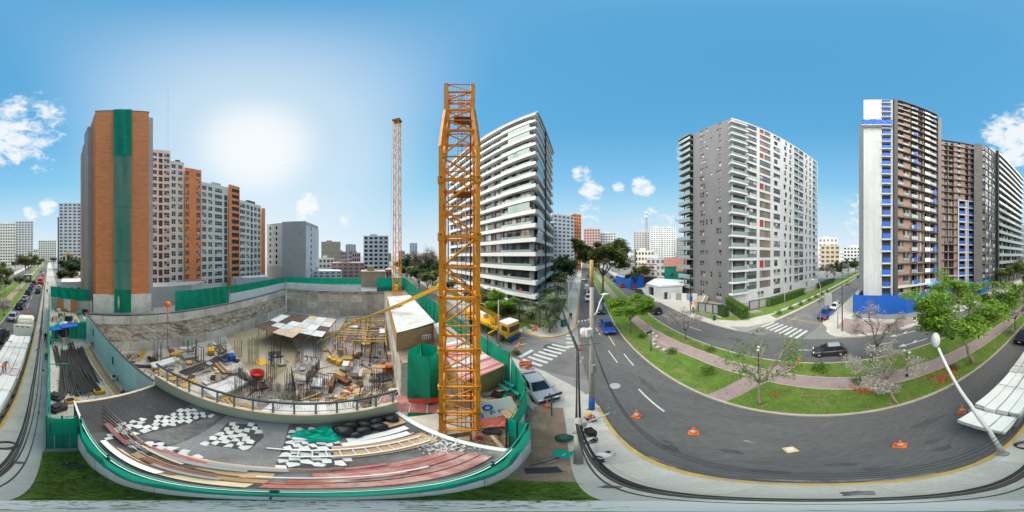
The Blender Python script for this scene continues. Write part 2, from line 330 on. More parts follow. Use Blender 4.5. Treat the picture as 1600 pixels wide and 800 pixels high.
def strip(name, pts_l, pts_r, z0, z1, m, mside=None, parent=None, kind='structure'):
    b = MB(); n = len(pts_l); vs = [(p.x, p.y, z1) for p in pts_l]+[(p.x, p.y, z1) for p in pts_r]
    b.add(vs, [(i, n+i, n+i+1, i+1) for i in range(n-1)], m)
    if z0 is not None:
        lo = [(p.x, p.y, z0) for p in pts_l]+[(p.x, p.y, z0) for p in pts_r]
        b.add(vs+lo, [(i, i+1, 2*n+i+1, 2*n+i) for i in range(n-1)]+[(n+i+1, n+i, 3*n+i, 3*n+i+1) for i in range(n-1)]+[(0, 2*n, 3*n, n), (n-1, 2*n-1, 4*n-1, 3*n-1)], mside or m)
    o = b.build(name, parent)
    if kind and parent is None: o['kind'] = kind
    return o
def avstrip(name, s0, s1, t0, t1, z0, z1, m, mside=None, parent=None):
    S = frange(s0, s1, 3 if s1 > 0 else 12); return strip(name, [AV(s, t0) for s in S], [AV(s, t1) for s in S], z0, z1, m, mside, parent)
def poly(name, pts, z0, z1, m, parent=None, kind='structure', mside=None):
    b = MB().prism([(p[0], p[1]) for p in pts], z0, z1, m, mside); o = b.build(name, parent)
    if parent is None and kind: o['kind'] = kind
    return o
# ------------------------------------------------------------------ facades
def frame(a, b, origin):
    a, b = V((a[0], a[1], 0)), V((b[0], b[1], 0)); x = (b-a).normalized(); y = V((0, 0, 1)).cross(x); t = a-V((origin[0], origin[1], 0))
    return M(((x.x, y.x, 0, t.x), (x.y, y.y, 0, t.y), (0, 0, 1, 0), (0, 0, 0, 1))), (b-a).length
def holed_wall(name, parent, F, W, z0, z1, rects, depth, m, mrev=None, back=True):
    xs = sorted({0., round(W, 3)} | {round(r[0], 3) for r in rects} | {round(r[2], 3) for r in rects}); zs = sorted({z0, z1} | {round(r[1], 3) for r in rects} | {round(r[3], 3) for r in rects})
    xi = {x: i for i, x in enumerate(xs)}; zi = {z: i for i, z in enumerate(zs)}; hole = set()
    for r in rects:
        for i in range(xi[round(r[0], 3)], xi[round(r[2], 3)]):
            for j in range(zi[round(r[1], 3)], zi[round(r[3], 3)]): hole.add((i, j))
    b = MB(); vs = [(x, 0, z) for x in xs for z in zs]; nz = len(zs); fs = []
    for i in range(len(xs)-1):
        j = 0
        while j < nz-1:
            if (i, j) in hole: j += 1; continue
            fs.append((i*nz+j, (i+1)*nz+j, (i+1)*nz+j+1, i*nz+j+1)); j += 1
    b.add(vs, fs, m)
    for r in rects:
        x0, a0, x1, a1 = r[:4]; q = [(x0, 0, a0), (x1, 0, a0), (x1, 0, a1), (x0, 0, a1)]; q2 = [(x, depth, z) for x, _, z in q]
        b.add(q+q2, [(0, 4, 5, 1), (1, 5, 6, 2), (2, 6, 7, 3), (3, 7, 4, 0)], mrev or m)
    return b.build(name, parent, F)
WM = {}
def winmesh(w, h, nx, nz, fm, gm, fr=.06):
    k = (round(w, 2), round(h, 2), nx, nz, fm, gm)
    if k in WM: return WM[k]
    b = MB()
    for i in range(nx+1): b.box((i*w/nx + (fr/2 if i == 0 else -fr/2 if i == nx else 0), .04, h/2), (fr, .08, h), fm)
    for j in range(nz+1): b.box((w/2, .04, j*h/nz + (fr/2 if j == 0 else -fr/2 if j == nz else 0)), (w-2*fr, .076, fr), fm)
    for i in range(nx):
        for j in range(nz):
            x0, x1, a0, a1 = i*w/nx+fr/2, (i+1)*w/nx-fr/2, j*h/nz+fr/2, (j+1)*h/nz-fr/2
            b.add([(x0, .05, a0), (x1, .05, a0), (x1, .05, a1), (x0, .05, a1)], [(0, 1, 2, 3)], gm)
    WM[k] = b.mesh('window'); return WM[k]
def window(parent, F, x0, z0, x1, z1, y, nx=2, nz=1, fm='grey_dark', gm='glass', name='window'):
    return new(name, winmesh(x1-x0, z1-z0, nx, nz, fm, gm), parent, F @ M.Translation((x0, y, z0)))
def core(parent, pts, origin, z0, z1, m, name='core', inset=.5):
    cx = sum(p[0] for p in pts)/len(pts); cy = sum(p[1] for p in pts)/len(pts); q = []
    for p in pts:
        d = V((cx-p[0], cy-p[1])); d = d.normalized()*inset*1.42; q.append((p[0]+d.x-origin[0], p[1]+d.y-origin[1]))
    return MB().prism(q, z0, z1, m).build(name, parent)
def text_mesh(txt, size, m, depth=.01):
    c = bpy.data.curves.new('lettering', 'FONT'); c.body = txt; c.size = size; c.extrude = depth; c.align_x = 'CENTER'; c.align_y = 'CENTER'; c.resolution_u = 3
    o = bpy.data.objects.new('tmp', c); col.objects.link(o); dg = bpy.context.evaluated_depsgraph_get(); me = bpy.data.meshes.new_from_object(o.evaluated_get(dg)); bpy.data.objects.remove(o); me.materials.clear(); me.materials.append(MATS[m]); return me
# ------------------------------------------------------------------ the setting
rg = random.Random(11)
PIT_Z = -9.5
PIT = [AV(4, -5.8), AV(-34.6, -5.8), CR(-53.3, -33.8), CR(-59.2, 2.3), CR(-16.5, 2.3), CR(-16.5, 6.4), AV(9.0, -3.3), AV(4, -3.3)]
def ground_sheet():
    B = 3500; outer = [V((-B, -B)), V((B, -B)), V((B, B)), V((-B, B))]; pit = [V((p.x, p.y)) for p in PIT]
    pts = outer+pit; ed = [(i, (i+1) % 4) for i in range(4)]+[(4+i, 4+(i+1) % len(pit)) for i in range(len(pit))]
    vs, es, fs, *_ = delaunay_2d_cdt(pts, ed, [], 0, 1e-5)
    def inside(c):
        k = False
        for i in range(len(pit)):
            a, b = pit[i], pit[i-1]
            if (a.y > c.y) != (b.y > c.y) and c.x < (b.x-a.x)*(c.y-a.y)/(b.y-a.y)+a.x: k = not k
        return k
    keep = [f for f in fs if not inside(sum((V(vs[i]) for i in f), V((0, 0)))/len(f))]
    MBo = MB().add([(v.x, v.y, 0) for v in vs], keep, 'city'); setp(MBo.build('ground'), kind='structure')
ground_sheet()
SF = 420
road_near = avstrip('road', -500, SF, 2.2, 8.62, None, .008, 'asphalt')
road_far = avstrip('road', -500, SF, 16.78, 23.2, None, .008, 'asphalt')
cs_l = strip('road', [CR(-260, 13.1), CR(-3.2, 13.1)], [CR(-260, 19.6), CR(-3.2, 19.6)], None, .004, 'asphalt_pale')
cs_r = strip('road', [CR(15, 12), CR(330, 12)], [CR(15, 20), CR(330, 20)], None, .004, 'asphalt_pale')
# median: soil body with turf, kerbs both sides, a winding path
med = avstrip('median_lawn', -500, SF, 8.75, 16.65, 0, .115, 'grass'); med.name = 'lawn'
avstrip('kerb', -500, SF, 8.6, 8.78, 0, .15, 'kerb'); avstrip('kerb', -500, SF, 16.62, 16.8, 0, .15, 'kerb')
pathc = [(-300, 12.2), (-60, 12.0), (-30, 11.7), (-21, 11.8), (-14, 12.1), (-8, 12.4), (-3, 12.7), (2, 13.4), (6, 13.9), (12, 14.0), (18, 13.6), (26, 13.2), (40, 12.8), (80, 12.6), (300, 12.6)]
def cat(pts, n=6):
    o = []
    for i in range(len(pts)-1):
        p0, p1, p2, p3 = pts[max(i-1, 0)], pts[i], pts[i+1], pts[min(i+2, len(pts)-1)]
        for j in range(n):
            t = j/n; o.append(tuple(p1[a]+(p2[a]-p1[a])*(t*t*(3-2*t)) for a in range(len(p1))))
    return o+[pts[-1]]
pc = cat(pathc)
strip('path', [AV(s, t-.85) for s, t in pc], [AV(s, t+.85) for s, t in pc], None, .122, 'path')
for sg in (-1, 1): strip('path_edging', [AV(s, t+sg*.92-.06) for s, t in pc], [AV(s, t+sg*.92+.06) for s, t in pc], 0, .135, 'kerb')
poly('path', [P(1104, 617, .125), P(1130, 629, .125), P(1180, 605, .125), P(1252, 567, .125), P(1220, 566, .125), P(1160, 590, .125)], .05, .126, 'path')
poly('path', [P(1012, 520, .12), P(1030, 517, .12), P(1050, 533, .12), P(1062, 552, .12), P(1040, 552, .12), P(1021, 543, .12)], .05, .124, 'path')
for q in [[(1060, 530), (1085, 535), (1120, 552), (1100, 552), (1070, 541)], [(1225, 590), (1290, 582), (1320, 588), (1290, 594), (1230, 597)], [(1030, 512), (1055, 522), (1050, 528), (1034, 520)]]:
    poly('dry_turf', [P(x, y, .12) for x, y in q], .05, .121, 'dry_grass')
def kerb(name, pts, w, z, m):
    L = []; Rr = []
    for i, p in enumerate(pts):
        d = (pts[min(i+1, len(pts)-1)]-pts[max(i-1, 0)]).normalized(); n = V((-d.y, d.x, 0)); L.append(p-n*w/2); Rr.append(p+n*w/2)
    return strip(name, L, Rr, 0, z, m)
# our pavement and corner
own_edge = [AV(s, 2.2) for s in (-300, -60, -20, 0, 6, 9.4)]+[V((4.85, 10.6, 0)), V((4.3, 12.2, 0)), V((3.0, 14.6, 0)), V((1.7, 16.2, 0)), V((.4, 17.5, 0)), CR(-14, 13.1), CR(-40, 13.1), CR(-200, 13.1)]
own_in = [CR(-200, 10.1), CR(-11, 10.1), AV(9.2, -1.6), AV(5.0, -.95), AV(5.0, .36), AV(-5, .2), AV(-5.4, .12), AV(-300, .12)]
poly('pavement', own_edge+own_in, 0, .1, 'concrete')
kerb('kerb', own_edge[:6], .16, .135, 'yellow_paint'); kerb('kerb', own_edge[5:], .2, .108, 'concrete')
slabm = MB().box((0, 0, 0), (1, 1, 1), 'slab').mesh('paving_slab')
pav = setp(bpy.data.objects.new('pavement', None), kind='structure'); col.objects.link(pav)
for i in range(36):
    s = -42+i*1.5
    for a, b in ((.22, 1.14), (1.16, 2.07)):
        new('paving_slab', slabm, pav, M.LocRotScale(AV(s, (a+b)/2, .1), M.Rotation(AVRZ, 3, 'Z').to_quaternion(), V((b-a-.02, 1.47, .05+rg.uniform(-.008, .008)))))
# strip of turf and bare soil between the pavement and the hoarding
setp(poly('lawn', [AV(-5.0, .2), AV(2.4, .3), AV(2.5, -.95), AV(-5.0, -.95)], 0, .1, 'grass'), kind='structure')
setp(poly('soil', [AV(2.4, .3), AV(5.0, .36), AV(9.6, .1), AV(9.6, -1.6), AV(5, -1.4), AV(2.5, -.95)], 0, .112, 'dirt'), kind='structure')
poly('yard_ground', [AV(4, -.95), AV(4, -5.7), AV(-34.4, -5.7), AV(-38.5, .1), AV(-5.3, .1), AV(-5.3, -.95)], 0, .03, 'concrete')
poly('yard_ground', [CR(-59, 2.4), CR(-16.6, 2.4), CR(-16.6, 6.5), AV(9.0, -3.2), AV(4.1, -3.2), AV(4.1, -1), AV(9, -1.7), CR(-11, 10), CR(-62, 10)], 0, .03, 'dirt')
# block across the cross street
a_edge = [AV(s, 1.75) for s in (300, 120, 60, 40, 32, 28)]+[P(904, 505), P(900, 512), P(893, 517.5), P(880, 524), P(862, 527.5), P(845, 527), P(825, 522), P(800, 516), CR(-24, 19.6), CR(-50, 19.6), CR(-200, 19.6)]
poly('pavement', a_edge+[CR(-200, 23), CR(-22, 23), CR(-13, 23.6), AV(34, -1.6), AV(300, -1.6)], 0, .12, 'concrete')
kerb('kerb', a_edge, .22, .15, 'yellow_paint')
poly('lawn', [CR(-90, 23), CR(-22, 23), CR(-13, 23.7), AV(34, -1.7), AV(48, -1.7), AV(48, -14), CR(-90, 27)], 0, .14, 'dry_grass')
poly('lawn', [P(790, 512), P(836, 516), P(826, 507), P(795, 496)], 0, .15, 'grass')
# blocks across the avenue
b_edge = [AV(s, 23.2) for s in (300, 120, 60, 40, 26, 16, 12)]+[P(1140, 511), P(1170, 511), CR(23, 20), CR(60, 20), CR(300, 20)]
poly('pavement', b_edge+[CR(300, 23.6), CR(26, 23.6), CR(22.5, 25.5), AV(17, 27.2), AV(300, 27.2)], 0, .13, 'concrete'); kerb('kerb', b_edge, .2, .15, 'kerb')
poly('lawn', [CR(24.5, 20.6), CR(160, 20.6), CR(160, 22.6), CR(25, 22.6)], .05, .15, 'grass')
poly('lawn', [P(1077, 487), P(1093, 480), P(1125, 497), P(1165, 491), P(1200, 487), P(1212, 489), P(1150, 502), P(1110, 499)], .05, .15, 'grass')
poly('lawn', [CR(26, 24), CR(160, 24), CR(160, 28), CR(26, 28)], 0, .12, 'grass')
poly('forecourt', [P(1020, 470), P(1090, 488), P(1083, 471), P(1040, 460)], 0, .14, 'concrete')
c_edge = [CR(300, 12), CR(40, 12), CR(27, 12), P(1292, 513), P(1291, 519), P(1297, 524), P(1307, 527), P(1340, 527), AV(-16, 23.2), AV(-40, 23.2), AV(-300, 23.2)]
poly('pavement', c_edge+[AV(-300, 27.6), AV(-15, 27.6), CR(32, 7.8), CR(300, 7.8)], 0, .13, 'concrete'); kerb('kerb', c_edge, .2, .15, 'kerb')
poly('brick_paving', [P(1308, 512), P(1320, 498), P(1392, 506), P(1425, 495), P(1427, 506), P(1385, 518), P(1330, 524)], .05, .137, 'path')
setp(avstrip('pavement', -500, -38.6, -3.2, .12, 0, .11, 'concrete'), kind='structure')
# painted markings (flat sheets a few mm up)
mk = 0
def mark(pts, m='white_paint', z=.014):
    o = MB().add([(p.x, p.y, z) for p in pts], [tuple(range(len(pts)))], m).build('road_marking', road_near); return o
def dash(p, q, wd=.13, m='white_paint'):
    d = (q-p).normalized(); n = V((-d.y, d.x, 0))*wd/2; mark([p-n, q-n, q+n, p+n], m)
for a, b in [((931, 512), (938, 524)), ((950, 523), (961, 540)), ((951, 548), (965, 567)), ((975, 553), (990, 571)), ((998, 608), (1038, 643)), ((1073, 509), (1096, 517)), ((1033, 491), (1047, 497)), ((1236, 546), (1272, 547)), ((1365, 540), (1392, 535)), ((1440, 522), (1465, 515)), ((1490, 502), (1510, 492)), ((1012, 478), (1020, 484))]: dash(P(*a), P(*b))
for i in range(9): dash(AV(-30-i*9, 5.4), AV(-34-i*9, 5.4))
for i in range(12): dash(AV(45+i*9, 5.3), AV(49+i*9, 5.3)); dash(AV(-40-i*9, 20), AV(-44-i*9, 20))
for s in (0, 1):
    x, y = (1392, 524) if s == 0 else (1407, 541); p, q = (P(1390, 526), P(1430, 517)) if s == 0 else (P(1403, 542), P(1449, 529))
    d = (q-p).normalized(); n = V((-d.y, d.x, 0)); dash(p+d*.9, q, .16); mark([p, p+d*1.1+n*.4, p+d*1.1-n*.4]); mark([p+d*2.2+n*.08, p+d*2.9+n*.5, p+d*3.3+n*.5, p+d*2.8+n*.08])
for i in range(8):
    n = 12.7+i*.98; mark([CR(19.6+.0*i, n), CR(23.0, n), CR(23.0, n+.45), CR(19.6, n+.45)])
for i in range(7):
    n = 13.5+i*.86; mark([CR(-11.2+i*.12, n), CR(-8.7+i*.12, n), CR(-8.7+i*.12, n+.42), CR(-11.2+i*.12, n+.42)])
for y in (524, 529, 535.5, 541.5): mark([P(884, y-1.2), P(896, y-1.2), P(897.5, y+1.2), P(885.5, y+1.2)])
for a, b in [((812, 558), (832, 547)), ((802, 553), (812, 550))]: dash(P(*a), P(*b), .5, 'white_paint' if a[0] == 812 else 'yellow_paint')
for a, b in [((803, 533), (818, 527)), ((805, 541), (822, 537))]: dash(P(*a), P(*b), .3, 'yellow_paint')
for a, b in [((1230, 497), (1283, 505)), ((1237, 500), (1245, 494))]: dash(P(*a), P(*b), .14, 'yellow_paint')
def disc(name, p, r, m, z, kind='structure', h=.01):
    b = MB(); b.lathe([(0, h), (r*.86, h), (r, h*.7), (r, 0)], m, 28); o = b.build(name); o.location = (p.x, p.y, z); o['kind'] = kind; return o
disc('manhole_cover', P(961, 603), .45, 'grey_pale', .012)
pad = disc('concrete_pad', V((-.0, 0.0, 0)), .92, mat('nadir_pale', (.86, .83, .76), .8, .005, 1.), .118, h=.03)  # added pale disc, stands in for the blank white band straight below the camera
setp(MB().box((0, 0, 0), (.75, .5, .03), 'grey_dark').build('utility_cover'), kind='structure').location = AV(3.35, -.38, .12)
o = setp(MB().box((0, 0, 0), (.45, .6, .03), 'grey_dark').build('utility_cover'), kind='structure'); o.location = AV(-3.7, -.55, .11)
gp = random.Random(77)
def blotch(name, c, rx, ry_, m, z, rz=0., n=13, par=None):
    vs = []
    for i in range(n): a = 2*math.pi*i/n; k = gp.uniform(.55, 1.15); q = M.Rotation(rz, 3, 'Z') @ V((math.cos(a)*rx*k, math.sin(a)*ry_*k, 0)); vs.append((c.x+q.x, c.y+q.y, z))
    return MB().add(vs, [tuple(range(n))], m).build(name, par or road_near)
for x, y, rx, r2, m in [(1048, 700, .5, .25, 'asphalt_stain'), (1042, 690, .35, .15, 'asphalt_stain'), (1140, 705, .5, .2, 'asphalt_stain'), (1318, 726, .5, .16, 'asphalt_stain'), (1372, 732, .55, .16, 'asphalt_stain'), (1205, 738, .6, .14, 'asphalt_stain'), (1475, 700, .6, .2, 'asphalt_stain'), (1458, 690, .5, .2, 'asphalt_stain'), (955, 642, .6, .3, 'asphalt_dust'), (1030, 722, .9, .12, 'asphalt_dust'), (1280, 752, 1.0, .08, 'asphalt_dust'), (1430, 745, .9, .1, 'asphalt_dust'), (1170, 690, .3, .1, 'asphalt_dust'), (1010, 600, 1.6, .3, 'asphalt_stain'), (905, 560, 1.6, .6, 'asphalt_dust'), (860, 545, 1.4, 1.0, 'asphalt_stain'), (1450, 660, 1.2, .3, 'asphalt_stain'), (1150, 530, 1.6, .4, 'asphalt_stain')]: blotch('road_stain', P(x, y), rx, r2, m, .0125, AVRZ+1.57)
for i in range(26):                                  # hairline cracks and old trench repairs
    s0, t0 = gp.uniform(-18, 24), gp.uniform(2.6, 8.2); pts = [AV(s0, t0)]
    for k in range(6): t0 += gp.uniform(-.35, .35); s0 += gp.uniform(.2, .7); t0 = min(8.3, max(2.5, t0)); pts.append(AV(s0, t0))
    wl_ = [p+V((.012, 0, 0)) for p in pts]; MB().add([(p.x, p.y, .0115) for p in pts]+[(p.x, p.y, .0115) for p in wl_], [(j, j+1, 8+j, 7+j) for j in range(6)], 'asphalt_stain').build('road_crack', road_near)
for i in range(34):
    s0 = gp.uniform(-30, 24); t0 = gp.choice([8.95, 9.3, 16.3, 11.2, 15.0, 15.6, 10.2]); o = blotch('dry_turf', AV(s0, t0), gp.uniform(.3, 1.3), gp.uniform(.12, .5), 'dry_grass', .1195, AVRZ+1.57, par=med)
for i in range(14):
    s0 = -30+i*3.6+gp.uniform(-1, 1); blotch('pavement_stain', AV(s0, gp.uniform(.5, 1.9)), gp.uniform(.1, .35), gp.uniform(.05, .2), 'asphalt_dust', .1345, gp.random()*3, par=pav)
# ------------------------------------------------------------------ the pit
poly('pit_floor', [(p.x, p.y) for p in PIT], PIT_Z-.3, PIT_Z, 'pit_floor')
poly('muddy_floor', [P(350, 520, PIT_Z), P(402, 500, PIT_Z), P(450, 515, PIT_Z), P(470, 560, PIT_Z), P(440, 600, PIT_Z), P(400, 590, PIT_Z), P(372, 560, PIT_Z)], PIT_Z, PIT_Z+.02, 'mud')
poly('crane_ledge', [CR(-10.4, 1.0), CR(-10.4, 6.3), AV(8.9, -3.4), AV(4.1, -3.4), AV(4.1, -5.7), AV(6, -5.7)], PIT_Z, -3.0, 'concrete')
def pit_wall(name, a, b, rows, mats, ncol, rough=None, anchors=False):
    a, b = V((a.x, a.y, 0)), V((b.x, b.y, 0)); F, W = frame(a, b, a); t = setp(thing(name, None, None, a), kind='structure'); z = 0.
    new('backing', MB().box((W/2, .45, PIT_Z/2), (W, .5, -PIT_Z), 'rough_wall').mesh('backing'), t, F)
    cw = W/ncol
    for h, m in zip(rows, mats):
        if m is None:                     # a band of rough broken masonry and earth
            nx = int(W/.7); nz = max(3, int(h/.5)); vs = []; fs = []
            for i in range(nx+1):
                for j in range(nz+1): vs.append((W*i/nx, .18+rg.uniform(-.22, .1), z-h*j/nz))
            for i in range(nx):
                for j in range(nz): k = i*(nz+1)+j; fs.append((k, k+1, k+nz+2, k+nz+1))
            new('rough_band', MB().add(vs, fs, 'rough_wall').mesh('rough_band'), t, F)
        else:
            for i in range(ncol):
                box('wall_panel', t, m, (cw*(i+.5), .1+rg.uniform(-.03, .03), z-h/2), (cw-.1, .22, h-.11), F=F)
                if anchors:
                    o = box('anchor_plate', t, rg.choice(['rust', 'black', 'red', 'grey_dark']), (cw*(i+rg.uniform(.3, .7)), -.05, z-h*rg.uniform(.4, .6)), (.26, .14, .26), F=F)
        z -= h
    return t
pit_wall('pit_wall_left', AV(-34.6, -5.8), CR(-53.3, -33.8), (2.1, 4.6, 2.8), ('pit_wall', None, 'pit_wall'), 11)
pit_wall('pit_wall_back', CR(-53.3, -33.8), CR(-59.2, 2.3), (1.1, 3.0, 2.8, 2.6), ('rough_wall', 'pit_wall', 'pit_wall', 'pit_wall'), 9, anchors=True)
pit_wall('pit_wall_right', CR(-59.2, 2.3), CR(-16.5, 2.3), (3, 3.5, 3), ('pit_wall', 'pit_wall', 'pit_wall'), 11)
pit_wall('pit_wall_front', AV(4, -5.8), AV(-34.6, -5.8), (3, 3.5, 3), ('pit_wall', 'pit_wall', 'pit_wall'), 9)
pit_wall('pit_wall_corner', CR(-16.5, 6.4), AV(9.0, -3.3), (3, 3.5, 3), ('pit_wall', 'pit_wall', 'pit_wall'), 3)
pit_wall('pit_wall_return', CR(-16.5, 2.3), CR(-16.5, 6.4), (3, 3.5, 3), ('pit_wall', 'pit_wall', 'pit_wall'), 2)
pit_wall('pit_wall_crane', AV(9.0, -3.3), AV(4, -3.3), (3, 3.5, 3), ('pit_wall', 'pit_wall', 'pit_wall'), 2)
# ------------------------------------------------------------------ the large buildings
rb = random.Random(23)
def xy(p): return (p.x, p.y)
# --- A: white banded flats on the cross-street corner
def building_a():
    c0 = V((4.4, 33.1, 0)); l0 = c0+V((-.74, .673, 0))*37; r0 = V((12.5, 52.2, 0)); back = l0+(r0-c0)
    t = thing('apartment_building', 'grey apartment tower with continuous white balcony bands behind the orange crane mast', 'building', c0)
    core(t, [xy(l0), xy(c0), xy(r0), xy(back)], c0, 0, 52, 'grey_wall', 'body', 1.0)
    FH = 2.9; NF = 17
    for F, W, side in ((*frame(l0, c0, c0), 0), (*frame(c0, r0, c0), 1)):
        rects = []
        for f in range(NF):
            z = 1.6+f*FH
            if side == 0:
                xs = [(1.2, 3.4), (4.6, 6.0), (7.6, 10.2), (11.5, 12.7), (14, 16.6), (18, 19.4), (20.8, 23.6), (25.2, 27.0)]
                for a, b in xs: rects.append((a, z+.95, b, z+2.65))
                rects.append((28.2, z+.3, 35.9, z+2.65))
            else:
                for a, b in [(1.0, 6.2), (8.4, 11.2), (12.6, 16.0), (17.2, 19.6)]: rects.append((a, z+.6, b, z+2.65))
        holed_wall('wall', t, F, W, 0, 51.6, rects, .3, 'grey_wall' if side == 0 else 'grey_mid')
        for r in rects:
            w = r[2]-r[0]; window(t, F, *r[:4], .22, max(1, round(w/1.2)), 1, 'grey_dark' if w > 3 else 'grey_pale', 'glass')
        if side == 0:
            for f in range(NF):
                z = 1.6+f*FH
                for a in (3.5, 10.4, 16.8, 23.8): box('wall_panel', t, rb.choice(['charcoal', 'grey_dark', 'grey_mid']), (a+.5, -.02, z+1.85), (.9, .05, 1.7), F=F)
        for f in range(NF+1):
            z = 1.6+f*FH-.28; ex = 1.5 if side == 0 else 1.35
            box('balcony_band', t, 'white', ((W+ex)/2-.1 if side == 0 else W/2, -.5 if side == 0 else -.48, z+.46), (W+ex-.5 if side == 0 else W, 1.0 if side == 0 else .96, .84 if f < NF else .6), F=F)
            if f < NF:
                box('glass_balustrade', t, 'balustrade', (W-4.2 if side == 0 else 4, -.92 if side == 0 else -.88, z+1.15), (8.6 if side == 0 else 7.5, .04, .5), F=F)
                if rb.random() < .3: box('balcony_clutter', t, rb.choice(['white', 'leaf_dark', 'wood', 'grey_dark', 'red']), (W-rb.uniform(1, 7) if side == 0 else rb.uniform(1, 6), -.45, z+1.3), (.6, .3, .9), F=F)
                if rb.random() < .35: box('balcony_glazing', t, 'balustrade', (W-3.4 if side == 0 else 3.2, -.85, z+1.9), (6, .05, 1.7), F=F)
        box('vertical_fin', t, 'grey_dark', (7.3, -1.08, 26) if side == 1 else (.2, -1.08, 26), (.5, .3, 51), F=F)
    F, W = frame(l0, c0, c0)
    ex = [l0, c0, r0, back]; cc = (l0+r0)/2; MB().prism([xy(cc+(p-cc)*1.07-c0) for p in ex], 51.9, 52.5, 'grey_pale').build('roof_slab', t)
    box('entrance_canopy', t, 'white', (20, -4, 3.0), (26, 6, .5), F=F); box('podium_wall', t, 'white', (18, -8, 1.1), (34, .3, 2.2), F=F)
    return t
building_a()
# --- B: grey and white tower across the avenue
def building_b():
    c0 = V((40.7, 9.2, 0)); l0 = V((47, 26.6, 0)); r0 = V((70, -22, 0)); back = l0+(r0-c0); H = 60
    t = thing('apartment_building', 'grey tower with a white gridded front and stacked balconies, beside the side street', 'building', c0)
    core(t, [xy(l0), xy(c0), xy(r0), xy(back)], c0, 0, H-.6, 'grey_wall', 'body', 1.2)
    NF = 20; FH = H/NF
    F, W = frame(l0, c0, c0); rects = []
    for f in range(NF):
        z = f*FH
        if f >= 1: rects.append((.25, z+.25, 4.4, z+2.75, 'bal'))
        k = f % 3; z1 = z+1.05; z2 = z+2.65
        for a in [(7.2, 9.2), (7.2, 9.2, 1), (7.4, 9.3)][k][:2] and [[7.2, 8.15], [7.2, 8.15, 9.5], [7.5, 8.45]][k]: rects.append((a, z1, a+.85, z2, 'w'))
        for a in [[14.2], [13.4, 14.35], [14.3]][(f+1) % 3]: rects.append((a, z1, a+.85, z2, 'w'))
        if f % 5 == 2: rects.append((11.2, z1, 12.05, z2, 'w'))
    holed_wall('wall', t, F, W, 0, H, rects, .3, 'grey_wall')
    for r in rects:
        if r[4] == 'w': window(t, F, *r[:4], .16, 1, 2, 'grey_pale', 'glass')
        else:
            window(t, F, *r[:4], .9, 2, 1, 'grey_dark', 'glass_dark')
            box('balcony_slab', t, 'grey_mid', (1.5, -.45, r[1]-.2), (5.7, 1.8, .3), F=F); box('glass_balustrade', t, 'balustrade', (1.5, -1.3, r[1]+.48), (5.6, .05, 1.0), F=F)
            box('glass_balustrade', t, 'balustrade', (-1.3, -.4, r[1]+.48), (.05, 1.75, 1.0), F=F)
    box('roof_canopy', t, 'grey_wall', (1.2, -.3, H-.3), (5.6, 2.2, .9), F=F)
    F, W = frame(c0, r0, c0); rects = []
    for f in range(NF):
        z = f*FH; a0, a1 = z+.55, z+2.72
        if f == 0: cols = [(8.6, 11), (15, 18.4), (23, 24.4), (33.4, 34.6)]
        else: cols = None
        if cols:
            rects += [(a, z+.8, b, z+2.6, 'w3') for a, b in cols]; continue
        rects += [(.35, z+.3, 4.2, a1, 'bal'), (4.6, a0, 8.3, a1, 'w3')]
        if f % 4 == 3: rects += [(9.3, a0, 11.0, a1, 'red'), (11.2, a0, 13.8, a1, 'lou')]
        elif f % 4 == 1: rects += [(9.3, a0, 13.8, a1, 'lou')]
        else: rects += [(9.3, a0, 13.8, a1, rb.choice(['lou', 'w3', 'lou']))]
        rects += [(15.0, a0+.25, 18.2, a1, 'w3')] if f % 3 else [(15.3, a0+.25, 17.0, a1, 'w2')]
        o = [0, .5, .2, .7][f % 4]; rects += [(19.8+o, a0+.2, 21.0+o, a1, 'w2'), (22.7+o*.6, a0+.2, 23.8+o*.6, a1, 'w2')]
        rects += [(25.6, z+.3, 28.4, a1, 'balr'), (28.6, a0, 31.6, a1, 'w3')]
        rects += [(32.8, a0+.2, 34.0, a1, 'w2')] if f % 2 else [(33.4, a0+.2, 34.4, a1, 'w2')]
        rects += [(35.9, a0+.2, 37.2, a1, 'w2'), (38.6, z+.3, 42.4, a1, 'bal')]
    holed_wall('wall', t, F, W, 0, H, rects, .35, 'white_wall')
    for r in rects:
        k = r[4]
        if k == 'w3': window(t, F, *r[:4], .24, 3, 2, 'grey_dark', 'glass_pale')
        elif k == 'w2': window(t, F, *r[:4], .24, 1, 2, 'grey_dark', 'glass')
        elif k == 'lou':
            n = 4; w = (r[2]-r[0])/n
            for i in range(n): box('louvre_panel', t, 'louver', (r[0]+w*(i+.5), .26, (r[1]+r[3])/2), (w-.07, .08, r[3]-r[1]-.04), F=F)
        elif k == 'red': box('louvre_panel', t, 'shutter_red', ((r[0]+r[2])/2, .25, (r[1]+r[3])/2), (r[2]-r[0]-.05, .08, r[3]-r[1]-.04), F=F)
        else:
            window(t, F, *r[:4], 1.0, 3, 1, 'grey_dark', 'glass_dark'); out = -.95 if r[0] < 1 else .02
            if r[0] < 1: box('balcony_slab', t, 'white', (1.7, -.55, r[1]-.18), (5.2, 1.25, .42), F=F)
            box('glass_balustrade', t, 'balustrade', ((r[0]+r[2])/2 - (.3 if r[0] < 1 else 0), out, r[1]+.55), (r[2]-r[0]+(.7 if r[0] < 1 else -.1), .05, 1.0), F=F)
            if rb.random() < .3: box('balcony_clutter', t, rb.choice(['red', 'white', 'leaf_dark', 'tarp_blue', 'wood', 'grey_dark']), (rb.uniform(r[0]+.4, r[2]-.4), out+.4, r[1]+rb.uniform(.4, .7)), (rb.uniform(.3, .9), .3, rb.uniform(.5, 1.1)), F=F)
            if k == 'balr' and rb.random() < .75: box('side_panel', t, 'shutter_red', (r[0]+.35, .4, (r[1]+r[3])/2), (.65, .1, r[3]-r[1]-.05), F=F)
